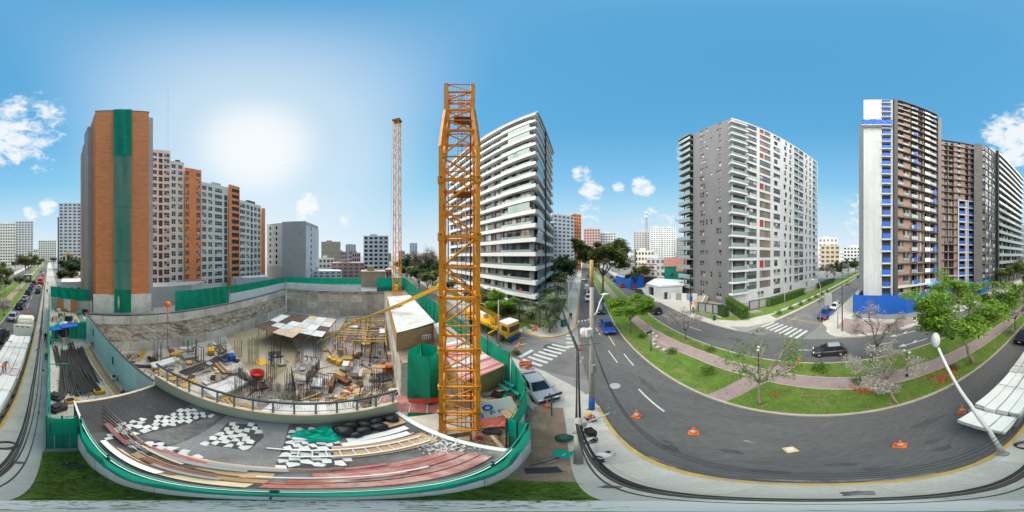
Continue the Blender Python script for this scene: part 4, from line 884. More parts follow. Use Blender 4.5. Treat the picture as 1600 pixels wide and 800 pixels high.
# ------------------------------------------------------------------ trees
TM = {}
def tree_meshes(key, seed, h, th, spread, tr, leafm, nl=70, ls=.22, clump=.75, flat=.55, limbs=5, subs=3, twigs=3, bark='bark', lean=(0, 0), fork=None, asym=(0, 0)):
    if key in TM: return TM[key]
    g = random.Random(seed); T = MB(); ends = []
    def bend(p, q, n, k): 
        o = [p]
        for i in range(1, n): o.append(p.lerp(q, i/n)+V((g.uniform(-k, k), g.uniform(-k, k), g.uniform(-k, k)*.5)))
        return o+[q]
    top = V((lean[0], lean[1], th)); pts = bend(V((0, 0, -.1)), top, 5, th*.035); T.tube(pts, [tr*1.35]+[tr*(1-.1*i) for i in range(1, 6)], bark, 8)
    ch = h-th
    for i in range(limbs):
        a = 2*math.pi*(i+g.uniform(-.3, .3))/limbs; rr = spread*g.uniform(.42, .62); q = top+V((math.cos(a)*rr+asym[0]*g.random(), math.sin(a)*rr+asym[1]*g.random(), ch*g.uniform(.35, .62)))
        if i == 0 and limbs > 3: q = top+V((g.uniform(-.2, .2)*spread, g.uniform(-.2, .2)*spread, ch*.7))
        T.tube(bend(top, q, 4, spread*.06), [tr*.62, tr*.5, tr*.42, tr*.34, tr*.26], bark, 6)
        for j in range(subs):
            b = a+g.uniform(-1.1, 1.1); r2 = spread*g.uniform(.25, .5); st = top.lerp(q, g.uniform(.55, 1)); q2 = st+V((math.cos(b)*r2, math.sin(b)*r2, ch*g.uniform(.0, .32)))
            q2.z = min(q2.z, h*.97); T.tube(bend(st, q2, 3, spread*.05), [tr*.26, tr*.2, tr*.15, tr*.1], bark, 5)
            for k in range(twigs):
                c = b+g.uniform(-1.3, 1.3); r3 = spread*g.uniform(.1, .25); s3 = st.lerp(q2, g.uniform(.4, 1)); q3 = s3+V((math.cos(c)*r3, math.sin(c)*r3, ch*g.uniform(-.04, .18))); q3.z = min(q3.z, h)
                T.tube([s3, q3], [tr*.1, tr*.04], bark, 4); ends.append(q3)
            ends.append(q2)
    Cn = MB(); vs = []; fs = []
    for e in ends:
        cr = clump*g.uniform(.6, 1.25)
        for i in range(int(nl*g.uniform(.6, 1.3))):
            d = V((g.gauss(0, 1), g.gauss(0, 1), g.gauss(0, 1))); d = d.normalized()*(g.random()**.45)*cr; p = e+V((d.x, d.y, d.z*flat))
            u = V((g.uniform(-1, 1), g.uniform(-1, 1), g.uniform(-.45, .45))).normalized(); n = V((g.uniform(-.7, .7), g.uniform(-.7, .7), 1)).normalized(); v = n.cross(u)
            v = v.normalized() if v.length > 1e-3 else V((0, 1, 0)); s = ls*g.uniform(.6, 1.3); b = len(vs)
            vs += [p-u*s, p+v*s*.45+V((0, 0, .03)), p+u*s, p-v*s*.45]; fs.append((b, b+1, b+2, b+3))
    if nl: Cn.add(vs, fs, leafm)
    TM[key] = (T.mesh('trunk'), Cn.mesh('crown') if nl else None); return TM[key]
def tree(key, label, loc, rz=0., scale=1., name='tree', group=None, **k):
    a, b = tree_meshes(key, **k) if k else TM[key]; t = thing(name, label, 'tree', loc, rz, group); t.scale = (scale,)*3 if isinstance(scale, (int, float)) else scale
    new('trunk', a, t)
    if b: new('crown', b, t)
    return t
tree('big_green', 'big bright green spreading tree with a forked leaning trunk on the median', P(1521, 567, .1), 0, seed=41, h=11.4, th=4.0, spread=6.0, tr=.24, leafm='leaf_bright', nl=150, ls=.17, clump=.98, flat=.5, limbs=7, subs=5, twigs=3, bark='bark_pale', lean=(.9, .5))
tree('tall_avenue', 'tall dark tree towering over the avenue median beyond the utility pole', P(942, 472, .1), .4, seed=43, h=18.8, th=7.5, spread=8.0, tr=.42, leafm='leaf_olive', nl=230, ls=.33, clump=1.6, flat=.6, limbs=7, subs=4, twigs=3)
tree('small_green', 'small bright green tree near the stone stools on the median', P(985, 519, .1), 0, seed=45, h=6.6, th=2.4, spread=3.4, tr=.13, leafm='leaf_bright', nl=150, ls=.2, clump=.9, flat=.5, limbs=5, subs=4, twigs=3)
tree('bare_a', 'leafless small tree beside the far carriageway kerb', P(1071, 531, .1), 0, seed=47, h=5.6, th=1.6, spread=2.9, tr=.12, leafm='leaf_grey', nl=26, ls=.07, clump=.5, limbs=6, subs=5, twigs=4)
tree('bare_b', 'sparse leafless tree with a few green leaves by the path crossing', P(1186.5, 631, .1), .6, seed=49, h=8.4, th=3.0, spread=3.0, tr=.13, leafm='leaf', nl=14, ls=.09, clump=.5, limbs=6, subs=4, twigs=4, bark='bark_pale')
tree('grey_tree', 'grey half bare tree leaning over the far carriageway near the dark car', P(1360, 566, .1), 2.0, seed=51, h=7.8, th=2.2, spread=3.3, tr=.17, leafm='leaf_grey', nl=52, ls=.075, clump=.6, flat=.7, limbs=5, subs=4, twigs=4, lean=(-.5, .4))
tree('blossom', 'small tree with white blossom and a bent pale trunk by the near kerb', P(1404, 631, .1), 0., seed=53, h=5.6, th=2.6, spread=2.7, tr=.11, leafm='blossom', nl=36, ls=.08, clump=.55, flat=.6, limbs=5, subs=4, twigs=3, bark='bark_pale', lean=(1.2, 0), asym=(.2, .4))
tree('blossom_low', 'low white flowering bush next to the blossom tree', P(1372, 610, .1), 1, seed=54, h=2.4, th=.5, spread=1.9, tr=.06, leafm='blossom', nl=42, ls=.08, clump=.5, limbs=5, subs=3, twigs=3)
tree('olive', 'loose olive tree behind the big green tree, beside the path', P(1586, 515, .1), 0, seed=55, h=6.5, th=2.0, spread=3.0, tr=.12, leafm='leaf_grey', nl=75, ls=.13, clump=.7, limbs=5, subs=4, twigs=3)
tree('olive2', 'green tree leaning over the far road near the right dark block', P(1599, 470, .1), 0, seed=57, h=12.5, th=5.0, spread=4.6, tr=.2, leafm='leaf_olive', nl=70, ls=.28, clump=1.1, limbs=6, subs=3, twigs=3)
tree('round_dark', 'dark evergreen tree beside the brick tower, left of it', D(112, 78), 0, seed=61, h=13, th=3.5, spread=6.0, tr=.3, leafm='leaf_dark', nl=110, ls=.4, clump=1.7, flat=.8, limbs=7, subs=4, twigs=2)
tree('round_dark', 'darkest evergreen tree close against the brick tower', D(126, 70), 2, .9); tree('round_dark', 'low dark evergreen tree over the white parapet roof', D(103, 66), 4, .62)
tree('mid_green', 'broad loose tree standing on the far avenue median', AV(-84, 12), 0, 1.3, seed=63, h=11.5, th=4.2, spread=4.6, tr=.22, leafm='leaf_olive', nl=80, ls=.34, clump=1.3, limbs=6, subs=4, twigs=2)
lbl = ['small green tree on the median opposite the truck cab', 'young tree on the median behind the silver queued car', 'thin tree by the median lamp post near the queue', 'leafy tree on the median beside the queue of cars', 'median tree over the far end of the car queue', 'green tree at the far edge of the median left of the queue', 'green crowned tree across the median beyond the queue', 'tree across the far carriageway by the pale tower']
for i, (s, t_, sc_) in enumerate([(-30, 15.2, .42), (-37, 13.9, .4), (-44, 15.4, .45), (-52, 14.4, .5), (-60, 11, .5), (-58, 26, .75), (-70, 27, .8), (-90, 28, .9)]): tree('mid_green', lbl[i], AV(s, t_, .1), i*1.3, sc_)
for i in range(14):
    s = -100-i*16+rb.uniform(-5, 5); tree('mid_green', 'tree in the long row receding along the avenue', AV(s, rb.choice([9.8, 13, 26, 28, -6])), i, rb.uniform(.75, 1.1), group='trees along the far avenue')
for i in range(14):
    s = 66+i*13+rb.uniform(-4, 4); tree('mid_green', 'tree in the row along the avenue past the bend', AV(s, rb.choice([12, 14, 27, -5, -6])), i*2.1, rb.uniform(.65, 1.0), group='trees along the avenue past the bend')
tree('brown_big', 'large brown leafless tree crown behind the tower crane mast', D(664, 80), 0, seed=67, h=17, th=4, spread=7.5, tr=.35, leafm='leaf_brown', nl=90, ls=.22, clump=1.6, flat=1.0, limbs=8, subs=5, twigs=3)
for i, (px, d, key, s, l) in enumerate([(636, 72, 'mid_green', .8, 'green tree behind the corner netting by the far crane'), (655, 60, 'round_dark', .75, 'dense green tree behind the green fence left of the mast'), (668, 52, 'mid_green', .75, 'loose green tree over the green fence beside the mast'), (642, 95, 'round_dark', 1.0, 'dark tree mass beyond the far crane foot'), (676, 70, 'round_dark', .9, 'dark green tree just left of the mast'), (628, 110, 'round_dark', .8, 'distant dark tree right of the far crane'), (700, 48, 'mid_green', .55, 'tree seen through the lattice of the mast'),
    (738, 37, 'mid_green', .55, 'green street tree seen right inside the mast'), (778, 30, 'small_green', .9, 'bright small tree beside the grey fence pole'), (760, 34, 'mid_green', .5, 'olive street tree in front of the banded flats'), (872, 62, 'round_dark', .95, 'dark tree mass beside the right edge of the banded flats'), (880, 74, 'round_dark', 1.0, 'dark tree farther up beside the banded flats'), (869, 50, 'mid_green', .75, 'green tree at the corner of the banded flats'), (886, 95, 'round_dark', .9, 'rounded tree up the avenue pavement'),
    (1292, 78, 'olive', 1.4, 'brown leaved street tree along the side street verge'), (1304, 86, 'round_dark', .75, 'dark street tree halfway down the side street'), (1316, 90, 'olive', 1.5, 'grey street tree further down the side street'), (1325, 105, 'round_dark', .8, 'dark tree near the far end of the side street'), (1337, 120, 'round_dark', .8, 'distant dark tree at the side street end'), (1346, 90, 'grey_tree', 1.3, 'bare tree behind the blue side street fence'), (988, 66, 'round_dark', .5, 'dark tree beside the blue hoarding corner'), (1046, 78, 'round_dark', .45, 'small dark tree in front of the red roofs'), (1060, 54, 'small_green', .5, 'small garden tree beside the green gable')]):
    tree(key, l, D(px, d), i*1.1, s)
pn = thing('norfolk_pine', 'tall tiered conifer rising behind the parked cars', 'tree', D(993, 92)); rod('trunk', pn, 'bark', (0, 0, 0), (0, 0, 17), .25)
vs = []; fs = []; g = random.Random(4)
for L in range(13):
    z = 3+L*1.1; r = 3.4*(1-L/14)
    for k in range(9):
        a = k*.7+L*.3
        for q in range(16):
            f = g.random(); p = V((math.cos(a)*r*f, math.sin(a)*r*f, z-f*.3)); u = V((g.uniform(-1, 1), g.uniform(-1, 1), g.uniform(-.5, .5)))*.4; v = V((g.uniform(-1, 1), g.uniform(-1, 1), g.uniform(-.5, .5)))*.2; b = len(vs); vs += [p-u, p+v, p+u, p-v]; fs.append((b, b+1, b+2, b+3))
MB().add(vs, fs, 'leaf_dark').build('crown', pn)
# --- palms
def frond_mesh(seed, L, droop):
    g = random.Random(seed); b = MB(); pts = []
    for i in range(9): t = i/8; pts.append(V((L*t*(1-.12*t), 0, L*(.55*t-droop*t*t))))
    b.tube(pts, [.035*(1-i/10) for i in range(9)], 'leaf_olive', 4); vs = []; fs = []
    for i in range(34):
        t = .12+.86*i/34; p = V((L*t*(1-.12*t), 0, L*(.55*t-droop*t*t))); l = .75*L*.33*math.sin(math.pi*min(1, t*.85+.12))
        for sg in (-1, 1):
            q = p+V((l*.45, sg*l, -l*g.uniform(.2, .6))); n = len(vs); vs += [p, p+V((.07, 0, 0)), q]; fs.append((n, n+1, n+2))
    b.add(vs, fs, 'leaf_palm'); return b.mesh('frond')
mat('leaf_palm', (.14, .19, .08), .6, .12, .8, island=.35, transl=.15)
FR = [frond_mesh(i, 2.4, .75+.12*i) for i in range(4)]
def palm(label, loc, h, sc_=1., n=20):
    t = thing('palm_tree', label, 'palm', loc); g = random.Random(int(loc.x*31+loc.y*7)); t.rotation_euler.z = g.random()*6
    MB().tube([(0, 0, -.1), (.1, 0, h*.4), (.05, .05, h*.8), (0, 0, h)], [.2, .15, .13, .16], 'bark', 8).build('trunk', t)
    for i in range(n):
        q = (M.Rotation(i*2.4, 3, 'Z') @ M.Rotation(-R(g.uniform(-25, 48)), 3, 'Y')).to_quaternion(); new('frond', FR[i % 4], t, M.LocRotScale(V((0, 0, h)), q, V((sc_,)*3)))
for l, px, d, h, s in [('palm beside the white podium of the banded flats', 770, 33, 5.2, .9), ('palm with drooping grey fronds left of the corner garden', 812, 30, 4.0, 1.1), ('large palm over the corner garden wall', 843, 27.5, 3.6, 1.25), ('tall leaning palm beside the pavement corner', 866, 29, 4.6, 1.3), ('palm behind the garden palm near the avenue pavement', 872, 36, 5.5, 1.2), ('short palm near the green cabinet', 858, 25.5, 2.2, .8), ('farther palm along the avenue side garden', 876, 44, 6.2, 1.2), ('small palm at the right of the white wall', 853, 35, 5.0, 1.0)]: palm(l, D(px, d), h, s)
# --- shrubs, hedges, clipped balls
def leafy(name, label, cat, loc, dims, leafm, n, ls, rz=0., boxy=False, seed=1, group=None):
    g = random.Random(seed); t = thing(name, label, cat, loc, rz, group); vs = []; fs = []
    for i in range(n):
        if boxy:
            p = V((g.uniform(-1, 1), g.uniform(-1, 1), g.uniform(0, 1))); k = g.choice([0, 1, 2, 2]); 
            if k < 2: p[k] = g.choice([-1, 1])*g.uniform(.85, 1.04)
            else: p.z = g.uniform(.9, 1.03)
        else:
            d = V((g.gauss(0, 1), g.gauss(0, 1), abs(g.gauss(0, 1)))).normalized()*g.random()**.3; p = d*(1+.25*math.sin(d.x*5+d.y*4+seed))
        p = V((p.x*dims[0], p.y*dims[1], p.z*dims[2])); u = V((g.uniform(-1, 1), g.uniform(-1, 1), g.uniform(-.7, .7))).normalized()*ls*g.uniform(.6, 1.3); v = V((g.uniform(-1, 1), g.uniform(-1, 1), g.uniform(-.7, .7))).normalized()*ls*.5
        b = len(vs); vs += [p-u, p+v, p+u, p-v]; fs.append((b, b+1, b+2, b+3))
    MB().add(vs, fs, leafm).build('foliage', t); s = MB()
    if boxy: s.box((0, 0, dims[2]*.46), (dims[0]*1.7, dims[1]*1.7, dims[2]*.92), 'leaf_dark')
    else:
        for i in range(7): a = i*.9; s.tube([(0, 0, 0), (math.cos(a)*dims[0]*.6, math.sin(a)*dims[1]*.6, dims[2]*.8)], [.04, .012], 'bark', 4)
    s.build('stems', t); return t
SH = [('round shrub on the median near the near kerb and path fork', 1107, 583, .95, 'leaf', .11), ('spiky shrub beside the stone stools', 1050, 551, .7, 'leaf', .12), ('shrub by the far kerb right of the bare tree', 1110, 548, .75, 'leaf', .1), ('bushy green shrub near the dark car', 1281, 577, .95, 'leaf', .12), ('small shrub beside the green signpost on the median', 1003, 527, .7, 'leaf_dark', .1), ('bush at the path end near the blossom tree', 1340, 597, .6, 'leaf', .1), ('low bush under the big green tree', 1490, 575, .6, 'leaf_olive', .1), ('flowering bush right of the big green tree', 1578, 520, .8, 'leaf_grey', .1), ('dark bush at the corner garden, right', 870, 500, .8, 'leaf_dark', .12), ('bush beside the green street cabinet', 858, 499, .9, 'leaf', .12), ('rounded bush at the garden fence corner', 829, 498, .9, 'leaf_dark', .12), ('bush left of the garden fence', 800, 490, 1.0, 'leaf_dark', .12), ('tall bush left of the corner lawn', 780, 495, 1.3, 'leaf', .14), ('tall laurel in front of the pump truck', 789, 531, 1.5, 'leaf_dark', .15), ('leafy mass behind the green corner fence', 775, 520, 1.8, 'leaf_dark', .16), ('dark bush behind the hoarding post', 760, 516, 1.3, 'leaf_dark', .15), ('agave clump on the corner kerb', 806, 552, .6, 'leaf_olive', .12)]
for i, (l, x, y, r, m, s) in enumerate(SH): leafy('shrub', l, 'shrub', P(x, y, .1), (r, r*.9, r*1.15), m, int(420*max(.7, r)), s, seed=i+3)
leafy('hedge', 'tall clipped hedge at the corner below the grey tower', 'hedge', P(1150, 489, 0), (5.0, .9, 2.6), 'leaf', 2600, .16, R(35), True, 77)
leafy('hedge', 'clipped hedge in front of the grey fence beside the tall hedge', 'hedge', P(1130, 494, 0), (1.2, .7, 2.4), 'leaf_dark', 900, .14, R(60), True, 78)
leafy('hedge', 'long boxed hedge along the side street below the white front', 'hedge', CR(38, 27.5), (9, .8, 2.2), 'leaf', 3000, .16, CRZ, True, 79)
leafy('hedge', 'farther boxed hedge along the side street', 'hedge', CR(66, 27.5), (9, .8, 2.0), 'leaf_dark', 2000, .18, CRZ, True, 80)
words = ['first', 'second', 'third', 'fourth', 'fifth', 'sixth', 'seventh']
for i in range(7): leafy('topiary_ball', words[i]+' clipped ball bush counted from the crossing along the side street', 'bush', CR(26.8+i*4.4, 21.8, .1), (.75, .75, 1.15), 'leaf', 520, .1, seed=90+i, group='clipped balls along the side street')
g = random.Random(9); vs = []; fs = []
for (x, y, n, sp) in [(1345, 607, 60, 1.1), (1352, 612, 40, .7), (1462, 597, 70, 1.2), (1475, 590, 60, 1.0), (1210, 618, 18, .4), (1488, 583, 40, .8), (1015, 511, 25, 1.0)]:
    c = P(x, y, .1)
    for i in range(n): p = c+V((g.gauss(0, sp*.6), g.gauss(0, sp*.6), g.uniform(.1, .3))); u = V((g.uniform(-1, 1), g.uniform(-1, 1), .2))*.08; v = V((-u.y, u.x, .05)); b = len(vs); vs += [p-u, p+v, p+u, p-v]; fs.append((b, b+1, b+2, b+3))
setp(MB().add(vs, fs, 'flower_red').build('flowers'), 'red flowers scattered over the median turf', 'flowers', kind='stuff')
vs = []; fs = []                                       # loose tufts that break up the flat turf
for i in range(26000):
    s = g.uniform(-40, 34); t_ = g.uniform(8.85, 16.55)
    pt = 12.7 if s < 0 else 13.7
    if abs(t_-pt) < 1.25 and s > -45: continue
    if i % 9 == 0 and True: s = g.uniform(-4.9, 2.3); t_ = g.uniform(-.9, .15)
    p = AV(s, t_, .1); a = g.random()*6.28; l = g.uniform(.04, .13); w_ = .035; b = len(vs)
    d = V((math.cos(a), math.sin(a), 0)); n = V((-d.y, d.x, 0))
    vs += [p-n*w_, p+n*w_, p+d*l*.7+V((0, 0, l))]; fs.append((b, b+1, b+2))
setp(MB().add(vs, fs, mat('blade', (.115, .21, .03), .8, .2, .7, island=.5, transl=.2)).build('grass'), 'short green grass tufts on the lawns', 'grass', kind='stuff')
# ------------------------------------------------------------------ cranes and pump
def tower_crane():
    base = D(718, 7.95, -3.0); t = thing('tower_crane_mast', 'near orange lattice crane mast with ladder and open unfinished top', 'crane', base, -R((718-800)*.225)); W = 1.62; w2 = 1.2; S = 2.76
    zt = [(-.2, W), (21.7, W), (25.2, w2), (29.0, w2)]
    def hw(z):
        for (a, p), (b, q) in zip(zt, zt[1:]):
            if z <= b: return (p+(q-p)*max(0, (z-a))/(b-a))/2
        return w2/2
    def cn(k, z): h = hw(z); return V(((-1, 1, 1, -1)[k]*h, (-1, -1, 1, 1)[k]*h, z))
    for k in range(4):
        for (a, _), (b, _) in zip(zt, zt[1:]):
            o = rod('corner_post', t, 'crane_yellow', cn(k, a), cn(k, b+(.0)), .095, 'bar')
        for i in range(9):
            z = 2.77-2.76+.0+i*S+.27; 
            if z < 22: box('joint_block', t, 'crane_yellow', tuple(cn(k, z)), (.28, .28, .34)); 
            if z < 22: rod('bolt', t, 'grey_dark', cn(k, z+.1)+V((0, -.2, 0)), cn(k, z+.1)+V((0, .2, 0)), .035)
    lv = [.3+i*S/2 for i in range(16)]+[23.0, 24.0, 25.2, 26.4, 27.6, 28.9]
    for i, z in enumerate(lv):
        nz = lv[i+1] if i+1 < len(lv) else None
        for k in range(4):
            a, b = cn(k, z), cn((k+1) % 4, z); rod('horizontal_strut', t, 'crane_yellow', a, b, .05 if i % 2 else .07, 'bar' if i % 2 == 0 else 'rod')
            if nz: c, d = (cn(k, z), cn((k+1) % 4, nz)) if (i+k//2) % 2 else (cn((k+1) % 4, z), cn(k, nz)); rod('diagonal_brace', t, 'crane_yellow', c, d, .052)
    lad = MB()
    for x in (-.22, .22): lad.tube([(x+.1, .25, 1), (x+.1, .25, 29)], .022, 'steel', 6)
    for i in range(92): lad.tube([(-.12, .25, 1.2+i*.3), (.32, .25, 1.2+i*.3)], .013, 'steel', 5)
    lad.build('ladder', t)
    for z in (5.6, 19.2, 24.9): 
        q = box('rest_platform', t, 'rust', (.15, .2, z), (.85, .8, .06))
        for x in (-.25, .55): rod('guard_rail', t, 'steel', (x, -.2, z), (x, -.2, z+1.0), .02)
    rod('power_cable', t, 'black', (.55, -.3, -2), (.5, -.3, 27), .03); rod('hoist_rope', t, 'grey_dark', (.1, -.1, -1), (.12, -.1, 28), .012)
    box('base_plate', t, 'concrete', (0, 0, -.05), (2.6, 2.6, .5))
    # far crane
    t = thing('tower_crane_mast', 'slim distant orange crane mast behind the white shed roof', 'crane', D(620.5, 42), .3); W = 1.62; H = 58.6; n = 32
    def c2(k, z): h = W/2*(1-.18*max(0, z-12)/46); return V(((-1, 1, 1, -1)[k]*h, (-1, -1, 1, 1)[k]*h, z))
    for k in range(4):
        rod('corner_post', t, 'crane_yellow', c2(k, 0), c2(k, H), .085, 'bar')
        for i in range(n):
            a, b = H*i/n, H*(i+1)/n; rod('diagonal_brace', t, 'crane_yellow', c2(k, a if i % 2 else b), c2((k+1) % 4, b if i % 2 else a), .045)
            if i % 2: rod('horizontal_strut', t, 'crane_yellow', c2(k, a), c2((k+1) % 4, a), .045)
    box('slewing_top', t, 'rust', (0, 0, H+.2), (2.0, 1.8, 1.1)); box('electrical_cabinet', t, 'pump_yellow', (.3, -1.2, 5.0), (.9, .6, 1.3)); rod('hoist_rope', t, 'grey_dark', (-2.0, 0, 8), (-1.2, 0, H), .02)
    t = thing('crane_hook', 'orange crane hook block with chain slings hanging over the pit', 'crane hook', D(262, 26, 5.0))
    MB().lathe([(0, -.5), (.22, -.42), (.5, -.1), (.52, .25), (.3, .5), (0, .55)], 'orange', 10).build('hook_block', t); 
    for x in (-.25, .25): rod('hoist_rope', t, 'grey_dark', (x, 0, .4), (x, 0, 52), .006)
    MB().tube([(0, 0, -.4), (0, 0, -1.1), (.22, 0, -1.4), (0, 0, -1.65), (-.18, 0, -1.5)], [.07, .07, .08, .07, .03], 'orange', 6).build('hook', t)
    for q in ((-.9, -.5), (.6, -.6), (.9, .5), (-.6, .6)): rod('sling', t, 'rust', (0, 0, -1.6), (q[0]*1.2, q[1]*1.2, -8.2), .025)
tower_crane()
def pump():
    b0 = CR(-20.6, 16.9); t = thing('concrete_pump_truck', 'yellow concrete pump truck with its long boom reaching into the pit', 'truck', b0, CRZ)
    box('chassis', t, 'grey_dark', (-1.5, 0, .9), (10, 1.2, .5)); bd = MB(); bd.box((4.3, 0, 1.8), (2.0, 2.4, 2.4), 'pump_yellow'); bd.build('cab', t, bevel=.15)
    box('cab_roof', t, 'white', (4.2, 0, 3.06), (1.9, 2.3, .14)); box('windscreen', t, 'car_glass', (5.32, 0, 2.2), (.04, 2.0, .9)); box('bumper', t, 'blue', (5.35, 0, .75), (.2, 2.4, .6)); box('side_window', t, 'car_glass', (4.5, -1.21, 2.25), (1.1, .03, .8))
    box('hopper', t, 'pump_yellow', (-6, 0, 1.4), (1.4, 2, 1.4)); box('deck', t, 'pump_yellow', (-1.2, 0, 1.5), (8, 2.2, .5)); box('water_tank', t, 'white', (-3, .5, 2.1), (2.4, 1, .8)); box('turret', t, 'pump_yellow', (1.2, 0, 2.3), (1.2, 1.2, 1.8))
    for x in (4.2, -2.5, -4.2):
        for y in (-1.05, 1.05): wh = MB(); wh.tube([(x, y-.16, .52), (x, y+.16, .52)], .52, 'rubber', 14); wh.build('wheel', t)
    for x, y in ((2.5, -2.6), (2.5, 2.6), (-4.5, -2.4), (-4.5, 2.4)): rod('outrigger', t, 'pump_yellow', (x*.8, 0, 1.1), (x, y, 1.0), .11, 'bar'); rod('outrigger_leg', t, 'steel', (x, y, 0), (x, y, 1.2), .09)
    inv = (M.Translation(b0) @ M.Rotation(CRZ, 4, 'Z')).inverted()
    pts = [V((1.2, 0, 3.2)), inv @ D(689, 20.5, 13-20.5*math.tan(R(10.6))), inv @ D(624, 27, 13-27*math.tan(R(17.2))), inv @ D(556, 32, 13-32*math.tan(R(23.0))), inv @ D(497, 33, 13-33*math.tan(R(30.4)))]
    for i, (a, b) in enumerate(zip(pts, pts[1:])):
        w_ = .4-.06*i; mid = a.lerp(b, .5); m = MB(); m.tube([a, mid+V((0, 0, .12)), b], [w_*1.1, w_, w_*.75], 'pump_yellow', 4); m.build('boom_section', t)
        rod('delivery_pipe', t, 'grey_mid', a+V((0, 0, .32)), b+V((0, 0, .28)), .07)
        if i: ball = MB(); ball.ball((0, 0, 0), w_*1.5, 'pump_yellow', 10, 6); ball.build('boom_joint', t, M.Translation(a)); rod('hydraulic_ram', t, 'steel', a.lerp(pts[i-1], .14)+V((0, 0, -.4)), a.lerp(b, .14)+V((0, 0, -.4)), .06)
    d = (pts[0]-pts[1]).normalized(); cw = inv @ V((0, 0, CAM_H)); mid = pts[0].lerp(pts[1], .33); nrm = cw-mid; nrm = (nrm-d*nrm.dot(d)).normalized(); up = nrm.cross(d); q = mid+nrm*.36
    new('lettering', text_mesh('N', .62, 'blue'), t, M(((d.x, up.x, nrm.x, q.x), (d.y, up.y, nrm.y, q.y), (d.z, up.z, nrm.z, q.z), (0, 0, 0, 1))))
    rod('end_hose', t, 'black', pts[-1], pts[-1]+V((0, 0, -4)), .07)
pump()
# ------------------------------------------------------------------ hoardings, nets and sheds of the building site
def cloth(name, parent, a, b, z0, z1, m, amp=.06, seed=0, sag=0., n=None):
    """a hanging net between two points, thickened into folds"""
    a, b = V(a), V(b); L = (b-a).length; n = n or max(4, int(L/.45)); r = 7; g = random.Random(seed); d = (b-a).normalized(); nn = V((-d.y, d.x, 0)); vs = []; ph = g.random()*6
    for i in range(n+1):
        for j in range(r):
            f = j/(r-1); o = amp*(math.sin(i*1.3+ph+f*1.7)+.6*math.sin(i*2.9+ph*2-f*2.2))*(.35+.65*math.sin(math.pi*f)); z = z0+(z1-z0)*f - sag*math.sin(math.pi*(i % 6)/6)*f
            p = a.lerp(b, i/n)+nn*o; vs.append((p.x, p.y, z))
    return MB().add(vs, [(i*r+j, i*r+r+j, i*r+r+j+1, i*r+j+1) for i in range(n) for j in range(r-1)], m, True).build(name, parent)
def hoarding(label, p, q, sheet, zs, net, zn, pw=1.0, seed=0, rail=True, name='site_fence', amp=.05):
    p, q = V(p), V(q); t = thing(name, label, 'fence', V((p.x, p.y, 0))); F, W = frame(p, q, p); n = max(1, int(W/pw))
    if sheet:
        for i in range(n): box('metal_sheet', t, sheet if isinstance(sheet, str) else sheet[i % len(sheet)], (W*(i+.5)/n, rb.uniform(-.015, .015), (zs[0]+zs[1])/2), (W/n-.015, .035, zs[1]-zs[0]), F=F)
    if net: cloth('green_net', t, (0, 0, 0), tuple(q-p), zn[0], zn[1], net, amp, seed, .08)
    for i in range(max(2, int(W/2.4))+1):
        x = W*i/max(2, int(W/2.4)); rod('post', t, 'grey_dark', (x, .1, zs[0]), (x, .1, zn[1]+.05), .035, F=F)
    if rail: rod('top_rail', t, 'teal', (0, .08, zn[1]-.03), (W, .08, zn[1]-.03), .025, F=F); rod('mid_rail', t, 'teal', (0, .08, zs[1]), (W, .08, zs[1]), .025, F=F)
    return t
hoarding('bright green net over white metal sheets along the front of the roof terrace', AV(-5.3, -.95), AV(4.9, -.95), ['sheet_blue', 'white'], (0.1, 2.6), 'net_bright', (2.55, 4.85), .95, 1)
hoarding('green panel return where the front fence meets the pavement', AV(-5.3, .08), AV(-5.3, -.93), 'teal', (0.1, 2.5), 'net_green', (2.5, 4.85), .25, 2)
hoarding('long green net fence along the pavement beside the loaded truck', AV(-38.4, .06), AV(-5.35, .06), 'teal', (0.1, 1.9), 'net_bright', (1.9, 4.3), 1.0, 3)
hoarding('short green fence return at the crane end of the terrace', AV(4.95, -.95), AV(5.2, -1.75), 'teal', (0.1, 2.5), 'net_bright', (2.5, 4.6), .4, 4)
hoarding('green net fence rounding the corner beside the silver car', AV(5.2, -1.72), V((.84, 8.9, 0)), ['sheet_blue', 'teal'], (0.05, 1.4), 'net_green', (1.4, 3.9), .8, 5)
hoarding('green corner fence panel next to the agave kerb', V((.82, 8.95, 0)), V((-.1, 12.6, 0)), 'teal', (0.05, 1.4), 'net_green', (1.4, 4.2), .8, 6)
hoarding('dark green sagging net between corner fence and grey pole', V((-.15, 12.65, 0)), V((-4.2, 17.2, 0)), 'teal', (.05, 1.0), 'net_green', (1.0, 4.5), .9, 7, amp=.14)
hoarding('long green net fence along the cross street behind the shed', V((-4.25, 17.2, 0)), CR(-62, 10), 'teal', (.05, 1.2), 'net_green', (1.2, 4.8), 1.2, 8, amp=.08)
hoarding('green net with pale blue sheets along the left rim of the pit', CR(-27, -34.6), CR(-53.6, -34.4), 'sheet_white', (.2, 2.7), 'net_green', (2.65, 4.9), 1.2, 9)
hoarding('green net with pale blue sheets along the back rim of the pit', CR(-53.9, -34.2), CR(-58.4, -6.2), 'sheet_blue', (.2, 2.7), 'net_green', (2.65, 4.9), 1.2, 10)
hoarding('green net at the far pit corner under the distant crane', CR(-59.2, -.5), CR(-60.5, 9.8), 'teal', (.05, 1.5), 'net_green', (1.5, 4.9), 1.2, 11)
hoarding('rumpled green net hung low at the foot of the brick tower, right half', CR(-11.6, -34.5), CR(-26.6, -34.7), None, (.2, .2), 'net_green', (.2, 5.0), 2, 12, amp=.22)
hoarding('wind blown green net at the foot of the brick tower, left half', AV(-39.5, -.3), AV(-34.2, -8.6), None, (0, 0), 'net_green', (2.9, 5.6), 2, 13, amp=.2)
